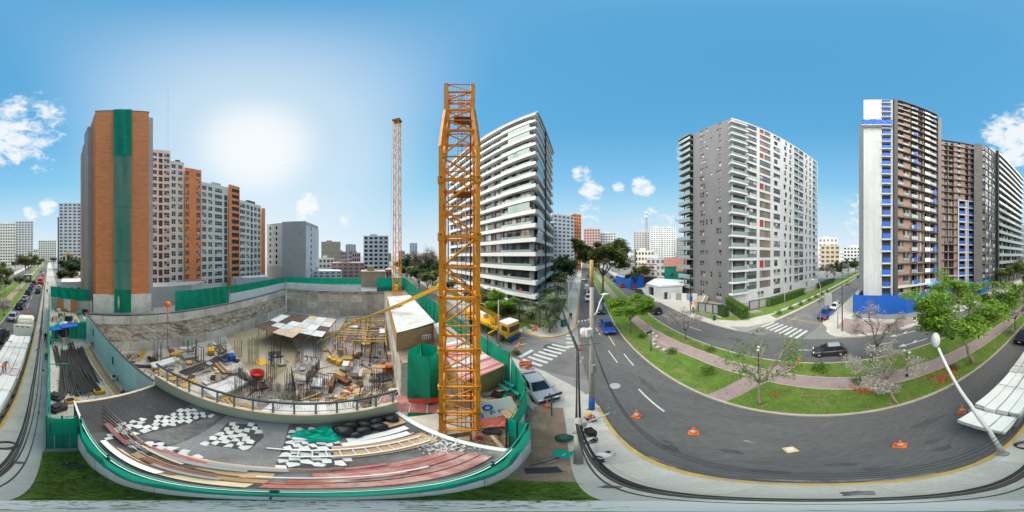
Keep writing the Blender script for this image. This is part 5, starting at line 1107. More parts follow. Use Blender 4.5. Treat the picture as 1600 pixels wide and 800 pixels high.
wl = thing('boundary_wall', 'broken brick and plaster wall under the netting left of the tower', 'wall', AV(-39, -.5)); F, W = frame(AV(-39, -.5), AV(-34.3, -9.2), AV(-39, -.5))
for i in range(6): box('wall_panel', wl, ['concrete', 'brick_orange', 'pit_wall', 'brick_wall', 'concrete', 'pit_wall'][i], (W*(i+.5)/6, rb.uniform(0, .1), 1.45), (W/6-.03, .3, 2.9), F=F)
t = thing('safety_net', 'long green safety net hanging down the whole brick tower', 'net', D(191.5, 35.3)); a, b = D(177.5, 35.35)-D(191.5, 35.3), D(206, 35.35)-D(191.5, 35.3)
for i in range(5): z0, z1 = [(38, 57.6), (24, 38.05), (12, 24.05), (5.5, 12.05), (.2, 5.55)][i]; cloth('net_panel', t, a*(1-.02*i), b*(1-.02*i), z0, z1, 'net_green' if i in (0, 4) else 'net_sheer', .12, 20+i)
for z in (57.5, 38, 24, 12, 5.5): rod('batten', t, 'grey_dark', tuple(a)[:2]+(z,), tuple(b)[:2]+(z,), .04)
def corr_roof(name, label, q, z, m, n, seed=0, slope=0., wall=None, cat='shed'):
    o = q[0].copy(); t = thing(name, label, cat, V((o.x, o.y, 0))); g = random.Random(seed); A, B, C_, D_ = [k-o for k in q]     # A-B ridge side, D-C eaves
    for i in range(n):
        f0, f1 = i/n, (i+1)/n; p = [A.lerp(B, f0), A.lerp(B, f1+.004), D_.lerp(C_, f1+.004), D_.lerp(C_, f0)]; dz = g.uniform(-.04, .06)
        vs = [(p[0].x, p[0].y, z+dz), (p[1].x, p[1].y, z+dz+.02), (p[2].x, p[2].y, z+slope+dz+.02), (p[3].x, p[3].y, z+slope+dz)]; vs += [(x, y, zz-.03) for x, y, zz in vs]
        MB().add(vs, [(0, 1, 2, 3), (7, 6, 5, 4), (0, 4, 5, 1), (1, 5, 6, 2), (2, 6, 7, 3), (3, 7, 4, 0)], m if isinstance(m, str) else g.choice(m)).build('roof_sheet', t)
    if wall:
        c = [A, B, C_, D_]
        for i in range(4):
            p, q2 = c[i], c[(i+1) % 4]; L = (q2-p).length; k = max(1, int(L/2.4)); d = (q2-p)
            for j in range(k): e = p+d*(j+.5)/k; box('plywood_panel', t, wall, (e.x*.97+.03*(A+C_).x/2, e.y*.97+.03*(A+C_).y/2, z/2-.1), (L/k*.96, .05, z-.15), rz=math.atan2(d.y, d.x))
    for k in (A, B, C_, D_): rod('post', t, 'wood', (k.x*.96, k.y*.96, 0), (k.x*.96, k.y*.96, z-.05), .06)
    return t
shed = corr_roof('site_shed', 'long plywood site shed with a white corrugated roof beside the pit', [CR(-19.3, 2.2), CR(-38.5, 2.2), CR(-38.5, 7.6), CR(-21, 7.6)], 3.15, ['corrugated', 'roof_white'], 12, 3, .3, 'plywood')
F, W = frame(CR(-19.05, 2.4), CR(-19.05, 6.6), CR(-19.3, 2.2)); box('sign_plate', shed, 'white', (3.4, -.03, 2.2), (1.1, .03, .7), F=F)
for i in range(8): box('sign_mark', shed, 'charcoal', (3.02+.25*(i % 4), -.055, 2.02+.32*(i//4)), (.15, .015, .18), F=F)

corr_roof('lean_to_roof', 'grey dusty lean-to roof between the shed and the crane', [CR(-14.5, 6.6), CR(-22.5, 7.8), CR(-22.5, 9.6), CR(-14.5, 9.4)], 2.5, ['corrugated_grey', 'roof_white'], 5, 5, .1)
corr_roof('lean_to_roof', 'pink and white corrugated roof behind the near crane mast', [CR(-9.0, 5.2), CR(-15.2, 5.9), CR(-15.2, 9.3), CR(-9.3, 9.2)], 2.9, ['corrugated_pink', 'corrugated_pink', 'roof_pink', 'corrugated'], 9, 6, -.25, 'plywood')
corr_roof('barn_roof', 'wide grey corrugated roof at the foot of the stepped flats', [D(232, 46), D(322, 50), D(300, 44), D(232, 40)], 5.4, 'corrugated_grey', 6, 7, -.6, 'grey_pale', 'roof')
corr_roof('barn_roof', 'dark and white lean-to roofs at the far end of the stepped flats', [D(360, 62), D(418, 68), D(418, 63), D(368, 58)], 5.2, ['roof_white', 'grey_mid'], 4, 8, -.4, 'white_wall', 'roof')
for i, (px0, px1, d, h, l) in enumerate([(96, 128, 52, 4.4, 'low white parapet house beyond the left netting'), (100, 130, 62, 3.6, 'pale flat roof further behind the parapet house')]):
    block('low_house', l, px0, px1, 400+math.degrees(math.atan((13-h)/d))/.225, d, 'offwhite', 1, 3, 8, hfill=.3, wfill=.3)
st = thing('stair_tower', 'green net wrapped stair tower standing at the pit edge', 'stair tower', D(664, 13.6)); 
for a, b in (((-1, -1), (1, -1)), ((1, -1), (1, 1)), ((1, 1), (-1, 1)), ((-1, 1), (-1, -1))): cloth('green_net', st, (a[0], a[1], 0), (b[0], b[1], 0), -7.2, 4.2, 'net_green', .09, 31+a[0], n=6)
for x in (-.95, .95):
    for y in (-.95, .95): rod('scaffold_tube', st, 'steel', (x, y, PIT_Z), (x, y, 4.3), .03)
wk = thing('walkway', 'timber and steel walkway from the shed down to the crane', 'walkway', D(672, 15.5)); 
for i in range(7): box('plank', wk, 'wood', (1.0+i*.32, -.2+i*.05, .05), (.28, 3.2, .05), rz=.5)
for y in (-1.5, 1.5): rod('hand_rail', wk, 'timber_yellow', (.6, y, 1.0), (3.0, y+.4, 1.0), .04); rod('post', wk, 'timber_yellow', (.8, y, 0), (.8, y, 1), .04); rod('post', wk, 'timber_yellow', (2.8, y+.35, 0), (2.8, y+.35, 1), .04)
# ------------------------------------------------------------------ the roof terrace under the camera
TZ = 3.7
def inpoly(x, y, q):
    k = False
    for i in range(len(q)):
        (ax, ay), (bx, by) = q[i], q[i-1]
        if (ay > y) != (by > y) and x < (bx-ax)*(y-ay)/(by-ay)+ax: k = not k
    return k
def terrace():
    o = AV(0, -3.5); t = thing('roof_terrace', 'flat roof terrace with black and white mosaic paving above the pit', 'roof terrace', o, AVRZ)     # local x = t + 3.5, local y = s
    x0, x1, y0, y1 = -2.1, 2.38, -7.4, 3.6
    def wp(p): q = p-o; return V((q.x*math.cos(A0)-q.y*math.sin(A0), q.x*math.sin(A0)+q.y*math.cos(A0), 0))
    MB().box(((x0+x1)/2, (y0+y1)/2, TZ/2), (x1-x0, y1-y0, TZ-.002), 'tile_dark', ).build('slab', t)
    for (a, b, c, d, m) in [(-2.05, 1.3, -2.9, -.55, 'tile_mid'), (-.6, 2.0, -2.9, .6, 'tile_mid'), (-2.0, 2.3, -7.3, -4.7, 'membrane')]: box('floor_panel', t, m, ((a+b)/2, (c+d)/2, TZ+.004+.004*rb.random()), (b-a, d-c, .012))
    g = random.Random(6); shapes = []
    for i in range(7):
        q = [(-.5+g.uniform(-.1, .25), -.5+g.uniform(-.05, .2)), (g.uniform(-.2, .2), -.5+g.uniform(-.15, .3)), (.5+g.uniform(-.3, .15), -.5+g.uniform(-.1, .2)), (.5+g.uniform(-.1, .2), g.uniform(-.1, .5)), (.3+g.uniform(-.2, .2), .5+g.uniform(-.15, .1)), (-.5+g.uniform(-.2, .25), .5+g.uniform(-.25, .1))]
        shapes.append(MB().prism(q, 0, 1, 'tile_white').mesh('mosaic_tile'))
    polys = [[(297, 637), (330, 650), (245, 673), (160, 690), (185, 664)], [(185, 690), (250, 688), (332, 722), (300, 732), (215, 712)], [(355, 661), (402, 663), (413, 682), (388, 704), (320, 693)], [(455, 671), (502, 667), (545, 706), (545, 729), (428, 731), (440, 700)]]
    n = 0; st = .2
    for pl in polys:
        q = [P(x, y, TZ)-o for x, y in pl]; q = [(k.x*math.cos(A0)-k.y*math.sin(A0), k.x*math.sin(A0)+k.y*math.cos(A0)) for k in q]; MB().prism([(min(x1-.1, max(x0+.02, a)), min(y1-.2, max(y0+.2, b))) for a, b in q], TZ-.05, TZ+.017, 'membrane').build('dark_paving', t); nx, ny = int((x1-x0)/st), int((y1-y0)/st)
    for i in range(nx):
        for j in range(ny):
            x, y = x0+.1+(i+.5)*st, y0+.1+(j+.5)*st; q = M.Rotation(AVRZ, 3, 'Z') @ V((x, y, 0)); q = V((o.x+q.x, o.y+q.y, 0)); px = 800+math.degrees(math.atan2(q.x, q.y))/.225; py = 400+math.degrees(math.atan2(CAM_H-TZ, math.hypot(q.x, q.y)))/.225
            k = [k for k, pl in enumerate(polys) if inpoly(px, py, pl)]
            if not k: continue
            if (i+j) % 2 or n > 298 or g.random() < .08: continue
            new('tile', shapes[n % 7], t, M.LocRotScale(V((x, y, TZ+.019)), M.Rotation(g.choice([0, 3.14])+g.uniform(-.25, .25)+.2, 3, 'Z').to_quaternion(), V((st*g.choice([1.5, 1.2, 1.35]), st*g.choice([1.0, 1.25, 1.15]), .015)))); n += 1
    box('parapet', t, 'cream', (x0-.07, (y0+y1)/2, TZ+.5), (.16, y1-y0, 1.0)); box('front_coping', t, 'white', (x1-.03, (y0+y1)/2, TZ+.03), (.09, y1-y0, .08)); box('side_coping', t, 'wood_pale', ((x0+x1)/2, y0+.1, TZ+.03), (x1-x0-.2, .16, .08)); box('side_coping', t, 'white', ((x0+x1)/2, y1-.12, TZ+.03), (x1-x0-.2, .2, .08))
    for i in range(15): y = y0+.2+(y1-y0-.4)*i/14; rod('baluster', t, 'grey_mid', (x0-.12, y, TZ+.9), (x0-.12, y, TZ+2.0), .035, 'bar')
    rod('hand_rail', t, 'grey_dark', (x0-.12, y0, TZ+2.0), (x0-.12, y1, TZ+2.0), .05, 'bar'); rod('mid_rail', t, 'grey_mid', (x0-.12, y0, TZ+1.25), (x0-.12, y1, TZ+1.25), .025)
    def W3(x, y, z=0.): q = M.Rotation(AVRZ, 3, 'Z') @ V((x, y, 0)); return V((o.x+q.x, o.y+q.y, TZ+.02+z))
    # loose material lying on the terrace
    bl = [('worn red painted board lying nearest the front coping', 1.72, -.4, 3.0, .26, 'wood_red'), ('second worn red board from the coping', 1.42, -.2, 3.0, .27, 'wood_red'), ('third worn red board from the coping, paint peeling', 1.13, .1, 2.9, .25, 'wood_red'), ('pinkish board on the inner side of the red boards', .85, .4, 2.8, .24, 'wood_red'), ('long pale timber plank along the coping', 1.74, -3.4, -.5, .22, 'wood_pale'), ('brown timber plank beside the pale plank', 1.5, -3.0, -.4, .2, 'wood'), ('plywood sheet strip in the middle of the terrace edge', 1.2, -2.7, -.4, .34, 'plywood'), ('white splattered board between plank and paving', .82, -2.2, -.3, .3, 'wood_pale'), ('thin white batten lying across the red boards', 1.28, -.6, 1.8, .05, 'white'), ('orange rusty angle bar near the front coping', 1.62, -2.4, .3, .07, 'orange')]
    for i, (l, x, a, b, w_, m) in enumerate(bl):
        k = setp(MB().box((0, 0, 0), (w_, b-a, .035), m).build('board', None), l, 'board'); k.location = W3(x+.3, (a+b)/2, .03+.04*(i % 3)+(.05 if i == 8 else 0)); k.rotation_euler.z = AVRZ+rb.uniform(-.03, .03)
    for i in range(16):
        x, a = 1.0+.085*(i % 13)+rb.uniform(-.03, .03), rb.uniform(-4.6, 1.6); L = rb.uniform(.8, 2.4); k = setp(MB().box((0, 0, 0), (rb.choice([.06, .1, .16]), L, .03), rb.choice(['wood_red', 'wood', 'wood_pale', 'rust', 'grey_mid', 'white', 'wood_red'])).build('board', None), 'narrow weathered offcut among the boards on the terrace', 'board', 'weathered offcuts on the terrace'); k.location = W3(x+.1, a, .15+.012*(i % 5)); k.rotation_euler.z = AVRZ+rb.uniform(-.08, .08)
    for i, (l, x, a, b, w_, m) in enumerate([('white plastic panel lying beside the black sacks', -.75, 1.1, 3.1, .28, 'white'), ('white plastic panel beside the ladder', -.42, .9, 2.9, .26, 'white'), ('plywood sheet under the ladder', .1, .6, 3.2, .75, 'plywood'), ('small plywood sheet by the terrace corner', -1.3, 2.2, 3.3, .45, 'plywood'), ('white gutter length lying over the mosaic', -.15, -.9, 1.6, .07, 'white'), ('white box section lying on the mosaic', -1.0, -.35, .25, .25, 'white')]):
        k = setp(MB().box((0, 0, 0), (w_, b-a, .03), m).build('panel_sheet', None), l, 'panel'); k.location = W3(x, (a+b)/2, .03+.035*(i % 2)+(.05 if i == 4 else 0)); k.rotation_euler.z = AVRZ+rb.uniform(-.06, .06)
    ld = thing('ladder', 'white aluminium ladder lying flat on the plywood', 'ladder', W3(.12, 1.3, .12), AVRZ-.04)
    for x in (-.2, .2): rod('rail', ld, 'white', (x, -1.6, 0), (x, 1.7, 0), .03, 'bar')
    for i in range(11): rod('rung', ld, 'white', (-.2, -1.45+i*.3, 0), (.2, -1.45+i*.3, 0), .018)
    g = random.Random(2)
    for i, (x, y, s) in enumerate([(-1.35, 1.15, .42), (-1.7, 1.45, .34), (-1.2, 1.75, .34), (-1.65, 1.95, .32), (-1.25, 2.3, .32), (-1.7, 2.4, .33), (-1.6, 2.95, .34), (-1.0, 1.4, .28)]):
        b = MB(); b.ball((0, 0, 0), (s, s*.8, s*.55), 'plastic_black', 12, 8, .12, g); k = setp(b.build('rubbish_sack'), 'black plastic sack in the heap by the terrace parapet', 'sack', 'black sacks on the terrace'); k.location = W3(x, y, s*.5); k.rotation_euler.z = i
    b = MB(); vs = []; n = 14
    for i in range(n):
        for j in range(n):
            u, v = i/(n-1)*2-1, j/(n-1)*2-1; h = max(0, 1-(u*u+v*v)**1.2); r_ = max(abs(u), abs(v))/max(1e-6, math.hypot(u, v))*(1+.12*math.sin(3*math.atan2(v, u)+1)+.07*math.sin(7*math.atan2(v, u))); h = max(0, 1-max(abs(u), abs(v))**2); vs.append((u*.55*r_, v*.8*r_, .02+h*.3*(1+.45*g.uniform(-1, 1))))
    k = setp(b.add(vs, [(i*n+j, i*n+n+j, i*n+n+j+1, i*n+j+1) for i in range(n-1) for j in range(n-1)], 'net_bright', False).build('folded_net'), 'heap of bright green netting beside the black sacks', 'net'); k.location = W3(-1.25, .45); k.rotation_euler.z = AVRZ+.2
    vs = []; fs = []
    for i in range(420):
        p = V((g.gauss(.9, .42), g.gauss(2.95, .28), 0)); p.x = max(-.6, min(1.9, p.x)); p.y = max(2.2, min(3.55, p.y)); s = g.uniform(.02, .07); b = len(vs)
        c = [V((g.uniform(-1, 1), g.uniform(-1, 1), g.uniform(0, 1)))*s*1.3 for _ in range(4)]; vs += [tuple(p+k) for k in c]; fs += [(b, b+1, b+2), (b, b+3, b+1), (b+1, b+3, b+2), (b, b+2, b+3)]
    k = setp(MB().add(vs, fs, 'rubble').build('rubble'), 'white broken rubble at the terrace corner', 'rubble', kind='stuff'); k.location = W3(0, 0, .0); k.rotation_euler.z = AVRZ
    for i in range(5):
        b = MB(); q = [(1.15+.11*i, -6.7+.3*i, .05), (1.05+.11*i, -5.0, .09), (1.2+.1*i, -3.6, .05), (1.45+.06*i, -2.0+.4*i, .07)]; b.tube(q, .022, 'rust' if i % 2 else 'steel', 5); k = setp(b.build('steel_bar'), 'long bent steel bar lying along the terrace edge', 'steel bar', 'bent bars on the terrace'); k.location = W3(0, 0, .02); k.rotation_euler.z = AVRZ
terrace()
# light blue sheet wall of the steel yard
t = thing('sheet_wall', 'pale blue sheet wall between the steel yard and the pit', 'wall', AV(-7.5, -5.62)); F, W = frame(AV(-24.5, -5.62), AV(-7.5, -5.62), AV(-7.5, -5.62))
for i in range(9): box('metal_sheet', t, 'sheet_blue', (W*(i+.5)/9, rb.uniform(-.01, .01), 1.95), (W/9-.012, .08, 3.9), F=F)
rod('top_rail', t, 'charcoal', (0, 0, 3.95), (W, 0, 3.95), .06, 'bar', F=F)
for i in range(24): rod('starter_bar', t, 'rust', (W*i/24+.2, .0, 3.9), (W*i/24+.2, .25, 4.2), .03, F=F)
for x, z in ((4.5, 2.0), (11, 1.6)): rod('drain_pipe', t, 'grey_dark', (x, -.1, z), (x, -.1, z+1.0), .06, F=F)
# ------------------------------------------------------------------ loose things of the building site
ry = random.Random(31)
ords = ['first', 'second', 'third', 'fourth', 'fifth', 'sixth', 'seventh', 'eighth', 'ninth', 'tenth']
def bundle(name, label, cat, loc, rz, n, L, r, m, wide, group=None, jit=.06):
    t = thing(name, label, cat, loc, rz, group)
    for i in range(n):
        x = (i % wide-wide/2)*r*2.3+ry.uniform(-.3, .3)*r; z = r+(i//wide)*r*2.1; a = ry.uniform(-jit, jit); l = L*ry.uniform(.9, 1.0); rod('bar', t, m, (x-a, -l/2+ry.uniform(-.3, .3), z), (x+a, l/2+ry.uniform(-.3, .3), z+ry.uniform(0, .04)), r)
    return t
for i, (s, tt, L, n) in enumerate([(-15.5, -1.3, 8.6, 16), (-15.2, -1.95, 9, 16), (-15.8, -2.6, 9, 14), (-15.4, -3.2, 8.8, 14), (-16.4, -3.8, 7.8, 12), (-18.5, -.8, 5, 10), (-14.2, -2.3, 7, 10), (-17.5, -2.9, 8.6, 10)]):
    bundle('rebar_bundle', ords[i]+' dark bundle of reinforcing bars counted from the pavement fence', 'rebar', AV(s, tt, .04+(.2 if i > 5 else 0)), AVRZ+ry.uniform(-.06, .06), n, L, .045, 'rebar', 6, jit=.16)
for i in range(5): k = setp(MB().box((0, 0, 0), (.3, 9.5, .06), 'wood' if i % 2 else 'wood_pale').build('plank'), ords[i]+' long timber plank beside the pale blue wall', 'plank'); k.location = AV(-15+ry.uniform(-.5, .5), -4.4-.2*i, .06+.06*(i % 2)); k.rotation_euler.z = AVRZ+ry.uniform(-.03, .03)
bundle('pipe_stack', 'short stack of dark blue pipes by the terrace corner', 'pipes', AV(-9.2, -5.1, .04), AVRZ, 8, 2.6, .06, 'charcoal', 4)
for i, (px, py, a, l) in enumerate([(90, 512, 2.4, 'small blue canopy left of the yard cabin'), (108, 508, 2.8, 'larger blue canopy over the yard mixer')]):
    c = P(px, py, a); t = thing('canopy', l, 'canopy', V((c.x, c.y, 0))); q = box('sheet', t, 'tarp_blue', (0, 0, a), (2.2, 2.6, .06), rz=AVRZ+.2*i); q.rotation_euler = (.2, .1, AVRZ)
    for x, y in ((-.9, -1), (.9, -1), (.9, 1), (-.9, 1)): rod('post', t, 'steel', (x, y, 0), (x, y, a), .03)
mx = thing('concrete_mixer', 'dark grey mixer machine under the blue canopies', 'mixer', P(100, 532, 0)); MB().lathe([(0, 0), (.5, .1), (.8, .6), (.7, 1.2), (.35, 1.7), (.3, 1.7)], 'grey_dark', 12, (0, 0, .7)).build('drum', mx)
for x in (-.5, .5): rod('leg', mx, 'steel', (x, -.5, 0), (x, 0, 1.2), .05); rod('leg', mx, 'steel', (x, .5, 0), (x, 0, 1.2), .05)
hoarding('bright teal sheet screen at the end of the steel yard', AV(-23.4, -2.6), AV(-22.6, -5.2), 'net_bright', (.05, 2.9), None, (0, 2.9), .45, 40, False, 'screen_fence')
hoarding('short teal sheet screen next to the pavement fence', AV(-21.5, -.3), AV(-24, -1.5), 'net_bright', (.05, 2.8), None, (0, 2.8), .45, 41, False, 'screen_fence')
for i, (px, py, l) in enumerate([(85, 552, 'green gate frame nearest the canopies in the yard'), (92, 592, 'green gate frame near the terrace end of the yard')]):
    t = thing('gate_frame', l, 'frame', P(px, py, 0), AVRZ)
    for x in (-.9, .9): rod('post', t, 'teal', (x, 0, 0), (x, 0, 2.2), .04, 'bar')
    rod('top_bar', t, 'teal', (-.9, 0, 2.2), (.9, 0, 2.2), .04, 'bar')
for i, (px, py, sx, sy, sz, m, l, nm) in enumerate([(155, 614, .8, .5, .5, 'pump_yellow', 'yellow compactor machine at the near end of the yard', 'machine'), (112, 628, .9, .5, .4, 'timber_yellow', 'yellow tool box beside the terrace corner', 'tool_box'), (90, 640, 1.0, .8, .6, 'black', 'black drum pile in the corner behind the fence', 'barrel'), (88, 622, .8, 1.0, .5, 'grey_dark', 'dark scrap heap against the pavement fence', 'scrap_heap'), (178, 593, .6, .5, .5, 'white', 'white sack by the pale blue wall', 'cement_sack')]):
    t = thing(nm, l, nm.replace('_', ' '), P(px, py, .03), AVRZ+.3*i); b = MB(); b.box((0, 0, sz/2), (sx, sy, sz), m); b.build('body', t, bevel=.06); b = MB(); b.box((sx*.1, 0, sz+.08), (sx*.5, sy*.6, .16), 'black'); b.build('lid', t, bevel=.03)
    for x in (-.3, .3): rod('handle', t, 'steel', (x*sx, sy*.5, sz*.7), (x*sx*1.3, sy*1.0, sz*1.4), .02)
# --- pit: column cages
spots = [(246, 566, 5), (300, 556, 4.5), (312, 566, 4), (347, 560, 5.5), (372, 556, 4.2), (396, 566, 6.5), (424, 592, 7), (431, 570, 6.5), (468, 566, 4.5), (497, 560, 5), (531, 552, 5), (452, 612, 5.0), (480, 622, 4.2), (512, 606, 3.6), (400, 622, 4.6), (372, 612, 4), (560, 575, 3.2), (588, 604, 4), (628, 600, 4.5), (640, 566, 4), (575, 520, 5), (604, 525, 5)]
def cage(i, px, py, h):
    c = P(px, py, PIT_Z); t = thing('column_cage', ords[i % 10]+(' near' if i < 10 else ' far' if i < 20 else ' last')+' standing rebar column cage of the pit floor', 'rebar cage', c, ry.random()); t['group'] = 'rebar column cages standing in the pit'; t['label'] = 'upright rebar column cage standing on the pit floor'
    w_ = ry.uniform(.35, .6); l_ = ry.uniform(.35, .9)
    for k in range(10):
        f = k/10*4; e = int(f); u = f-e; x, y = [(-w_+2*w_*u, -l_), (w_, -l_+2*l_*u), (w_-2*w_*u, l_), (-w_, l_-2*l_*u)][e]; rod('bar', t, 'rebar', (x, y, 0), (x+ry.uniform(-.05, .05), y+ry.uniform(-.05, .05), h*ry.uniform(.88, 1.05)), .028)
    for j in range(int(h*.55/.3)):
        z = .3+j*.3; b = MB(); b.tube([(-w_, -l_, z), (w_, -l_, z), (w_, l_, z), (-w_, l_, z), (-w_, -l_, z)], .018, 'rebar', 4, False); b.build('stirrup', t)
    return t
for i, (x, y, h) in enumerate(spots): cage(i, x, y, h)
# --- pit: rebar curtains for the basement walls
for i, (p, q, h) in enumerate([(P(402, 634, PIT_Z), P(470, 630, PIT_Z), 2.6), (P(382, 606, PIT_Z), P(440, 612, PIT_Z), 2.4), (P(540, 512, PIT_Z), P(603, 515, PIT_Z), 3.6), (P(556, 540, PIT_Z), P(610, 545, PIT_Z), 2.6), (P(590, 560, PIT_Z), P(645, 560, PIT_Z), 3), (P(330, 600, PIT_Z), P(380, 585, PIT_Z), 2.2), (P(600, 625, PIT_Z), P(650, 620, PIT_Z), 2.4), (P(478, 600, PIT_Z), P(500, 575, PIT_Z), 2.8), (P(530, 530, PIT_Z), P(560, 533, PIT_Z), 3.2), (P(568, 505, PIT_Z), P(606, 508, PIT_Z), 4.4), (P(572, 528, PIT_Z), P(612, 532, PIT_Z), 3.4), (P(605, 545, PIT_Z), P(640, 580, PIT_Z), 3.0), (P(612, 590, PIT_Z), P(640, 596, PIT_Z), 2.4), (P(410, 616, PIT_Z), P(462, 622, PIT_Z), 3.2), (P(455, 585, PIT_Z), P(462, 620, PIT_Z), 2.4), (P(372, 588, PIT_Z), P(402, 610, PIT_Z), 2.6)]):
    t = thing('rebar_curtain', ['rebar mesh wall', 'rebar grid'][i % 2]+' rising from the pit slab', 'rebar mesh', p); t['group'] = 'rebar wall meshes in the pit'; t['label'] = 'upright rebar mesh for a basement wall on the pit slab'; d = q-p; n = 34
    for k in range(n): a = d*k/n; rod('bar', t, 'rebar', (a.x, a.y, 0), (a.x+ry.uniform(-.04, .04), a.y, h*ry.uniform(.8, 1.1)), .026)
    for j in range(4): rod('cross_bar', t, 'rebar', (0, 0, .3+j*.5), (d.x, d.y, .3+j*.5), .022)
# --- pit: formwork deck on props
dk = thing('formwork_deck', 'propped formwork deck of white and brown panels at the back of the pit', 'formwork'); dk.location = CR(-29, -27.5); zd = 4.0; zb = PIT_Z
k0, k1, n0, n1 = -44.0, -29.0, -27.5, -11.5; cols = ['form_brown', 'roof_white', 'roof_white', 'form_brown', 'white', 'roof_white']
for i in range(5):
    for j in range(6):
        if i == 4 and j > 3 or (i == 0 and j == 0): continue
        a = CR(k0+3.0*(i+.5), n0+2.66*(j+.5))-CR(-29, -27.5); m = 'form_brown' if (i, j) in ((3, 0), (4, 0), (0, 1), (1, 1), (2, 1), (0, 2), (1, 2), (4, 1), (2, 5)) else ry.choice(['roof_white', 'roof_white', 'white', 'wood_pale'])
        box('deck_panel', dk, m, (a.x, a.y, zb+zd+ry.uniform(-.05, .05)), (2.92, 2.58, .08), rz=CRZ)
        for dx, dy in ((-1.2, -1), (1.2, 1)): rod('prop', dk, 'rust', (a.x+dx, a.y+dy, zb), (a.x+dx, a.y+dy, zb+zd), .05)
for j in range(7): a = CR(k0, n0+2.66*j)-CR(-29, -27.5); b = CR(k1, n0+2.66*j)-CR(-29, -27.5); rod('bearer', dk, 'black', (a.x, a.y, zb+zd-.1), (b.x, b.y, zb+zd-.1), .09, 'bar')
# timber beam deck further right
bd = thing('beam_deck', 'yellow timber beam grid on props in the right part of the pit', 'formwork', CR(-38, -4)); 
for i in range(12): a = CR(-47+i*1.35, -9)-CR(-38, -4); b = CR(-47+i*1.35, 1.6)-CR(-38, -4); rod('beam', bd, 'timber_yellow' if i % 3 else 'wood', (a.x, a.y, zb+3.8+.1*(i % 2)), (b.x, b.y, zb+3.8+.1*(i % 2)), .1, 'bar')
for j in range(6):
    a = CR(-48, -9+j*2.1)-CR(-38, -4); b = CR(-31, -9+j*2.1)-CR(-38, -4); rod('bearer', bd, 'timber_yellow' if j % 2 else 'black', (a.x, a.y, zb+3.6), (b.x, b.y, zb+3.6), .1, 'bar')
    for i in range(9): p = CR(-47.5+i*2, -9+j*2.1)-CR(-38, -4); rod('prop', bd, 'rust' if i % 2 else 'timber_yellow', (p.x, p.y, zb), (p.x, p.y, zb+3.6), .06)
for i in range(7): p = CR(-46+ry.random()*14, -8+ry.random()*9)-CR(-38, -4); box('deck_panel', bd, ry.choice(['form_brown', 'plywood', 'roof_white']), (p.x, p.y, zb+4.02), (2.4, 1.2, .06), rz=CRZ+ry.choice([0, 1.57]))
# trestles, timber stacks and other piles on the slab
def stack(name, label, cat, px, py, size, m, rz, n=(1, 1, 4), gap=.02, z=None, group=None, jit=.03):
    t = thing(name, label, cat, P(px, py, PIT_Z if z is None else z), rz, group); sx, sy, sz = size
    for i in range(n[0]):
        for j in range(n[1]):
            for k in range(n[2]): box('piece', t, m if isinstance(m, str) else ry.choice(m), ((i-(n[0]-1)/2)*sx+ry.uniform(-jit, jit), (j-(n[1]-1)/2)*sy+ry.uniform(-jit, jit), (k+.5)*sz), (sx-gap, sy-gap, sz-gap*.5), rz=ry.uniform(-.02, .02))
    return t
stack('panel_stack', 'bundle of long white panels slung under the crane hook', 'panels', 258, 570, (.55, 5.2, .3), 'white', 1.1, (3, 1, 3))
stack('panel_stack', 'large flat stack of white panels near the railing left end', 'panels', 353, 608, (.9, 5.6, .22), ['white', 'roof_white'], .9, (3, 1, 4))
for i, (x, y, l) in enumerate([(436, 650, 'first white panel pallet below the terrace railing'), (463, 652, 'second white panel pallet below the terrace railing'), (498, 652, 'third white panel pallet below the terrace railing'), (545, 650, 'last white panel pallet below the railing, near the black sacks')]): stack('panel_stack', l, 'panels', x, y-3, (.75, 4.6, .3), ['white', 'roof_white'], AVRZ+1.3+.12*i, (4, 1, 3))
stack('timber_stack', 'stack of yellow sawn timber in the middle left of the pit', 'timber', 276, 556, (.12, 2.6, .12), 'timber_yellow', 1.2, (9, 1, 8)); stack('timber_stack', 'pile of reddish planks beside the grey mesh piles', 'timber', 346, 576, (.2, 3.6, .1), ['wood', 'rust', 'wood_pale'], -.9, (6, 1, 5), jit=.12)
stack('block_stack', 'grey bundle of rebar mesh spacers near the timber', 'blocks', 295, 560, (.8, 2.4, .3), 'grey_mid', .7, (2, 1, 3)); stack('block_stack', 'grey pallets of hollow blocks in the slab centre', 'blocks', 548, 580, (1.0, 1.2, .5), ['grey_mid', 'grey_pale'], .5, (3, 2, 2)); stack('block_stack', 'second grey block pallet beside the yellow sacks', 'blocks', 560, 586, (.9, 1.2, .45), ['grey_mid', 'concrete'], .8, (2, 2, 2))
stack('sack_pile', 'yellow cement sacks piled on the pit slab', 'sacks', 524, 566, (1.0, .7, .3), ['timber_yellow', 'pump_yellow'], .3, (3, 2, 4), jit=.15); stack('sack_pile', 'smaller yellow sack pile beside the big one', 'sacks', 543, 563, (1.0, .7, .3), 'timber_yellow', .9, (2, 2, 3), jit=.15)
stack('crate', 'dark iron bin with rebar offcuts in the slab centre', 'bin', 538, 598, (1.9, 1.1, .35), 'rust', .2, (1, 1, 3)); stack('crate', 'yellow low crate beside the iron bin', 'crate', 533, 588, (1.8, 1.0, .35), 'timber_yellow', .2, (1, 1, 2)); stack('formwork_box', 'brown formwork box for a column near the trestles', 'formwork', 520, 605, (.5, 3.2, .5), ['rust', 'form_brown'], .9, (1, 1, 4))
stack('pallet', 'yellow pallet lying on the muddy floor', 'pallet', 408, 566, (.35, 2.0, .12), 'pump_yellow', .8, (6, 1, 1)); stack('panel_stack', 'pale panels leaning in the mid pit', 'panels', 496, 600, (.7, 2.4, .2), ['roof_white', 'white'], 1.1, (2, 1, 3))
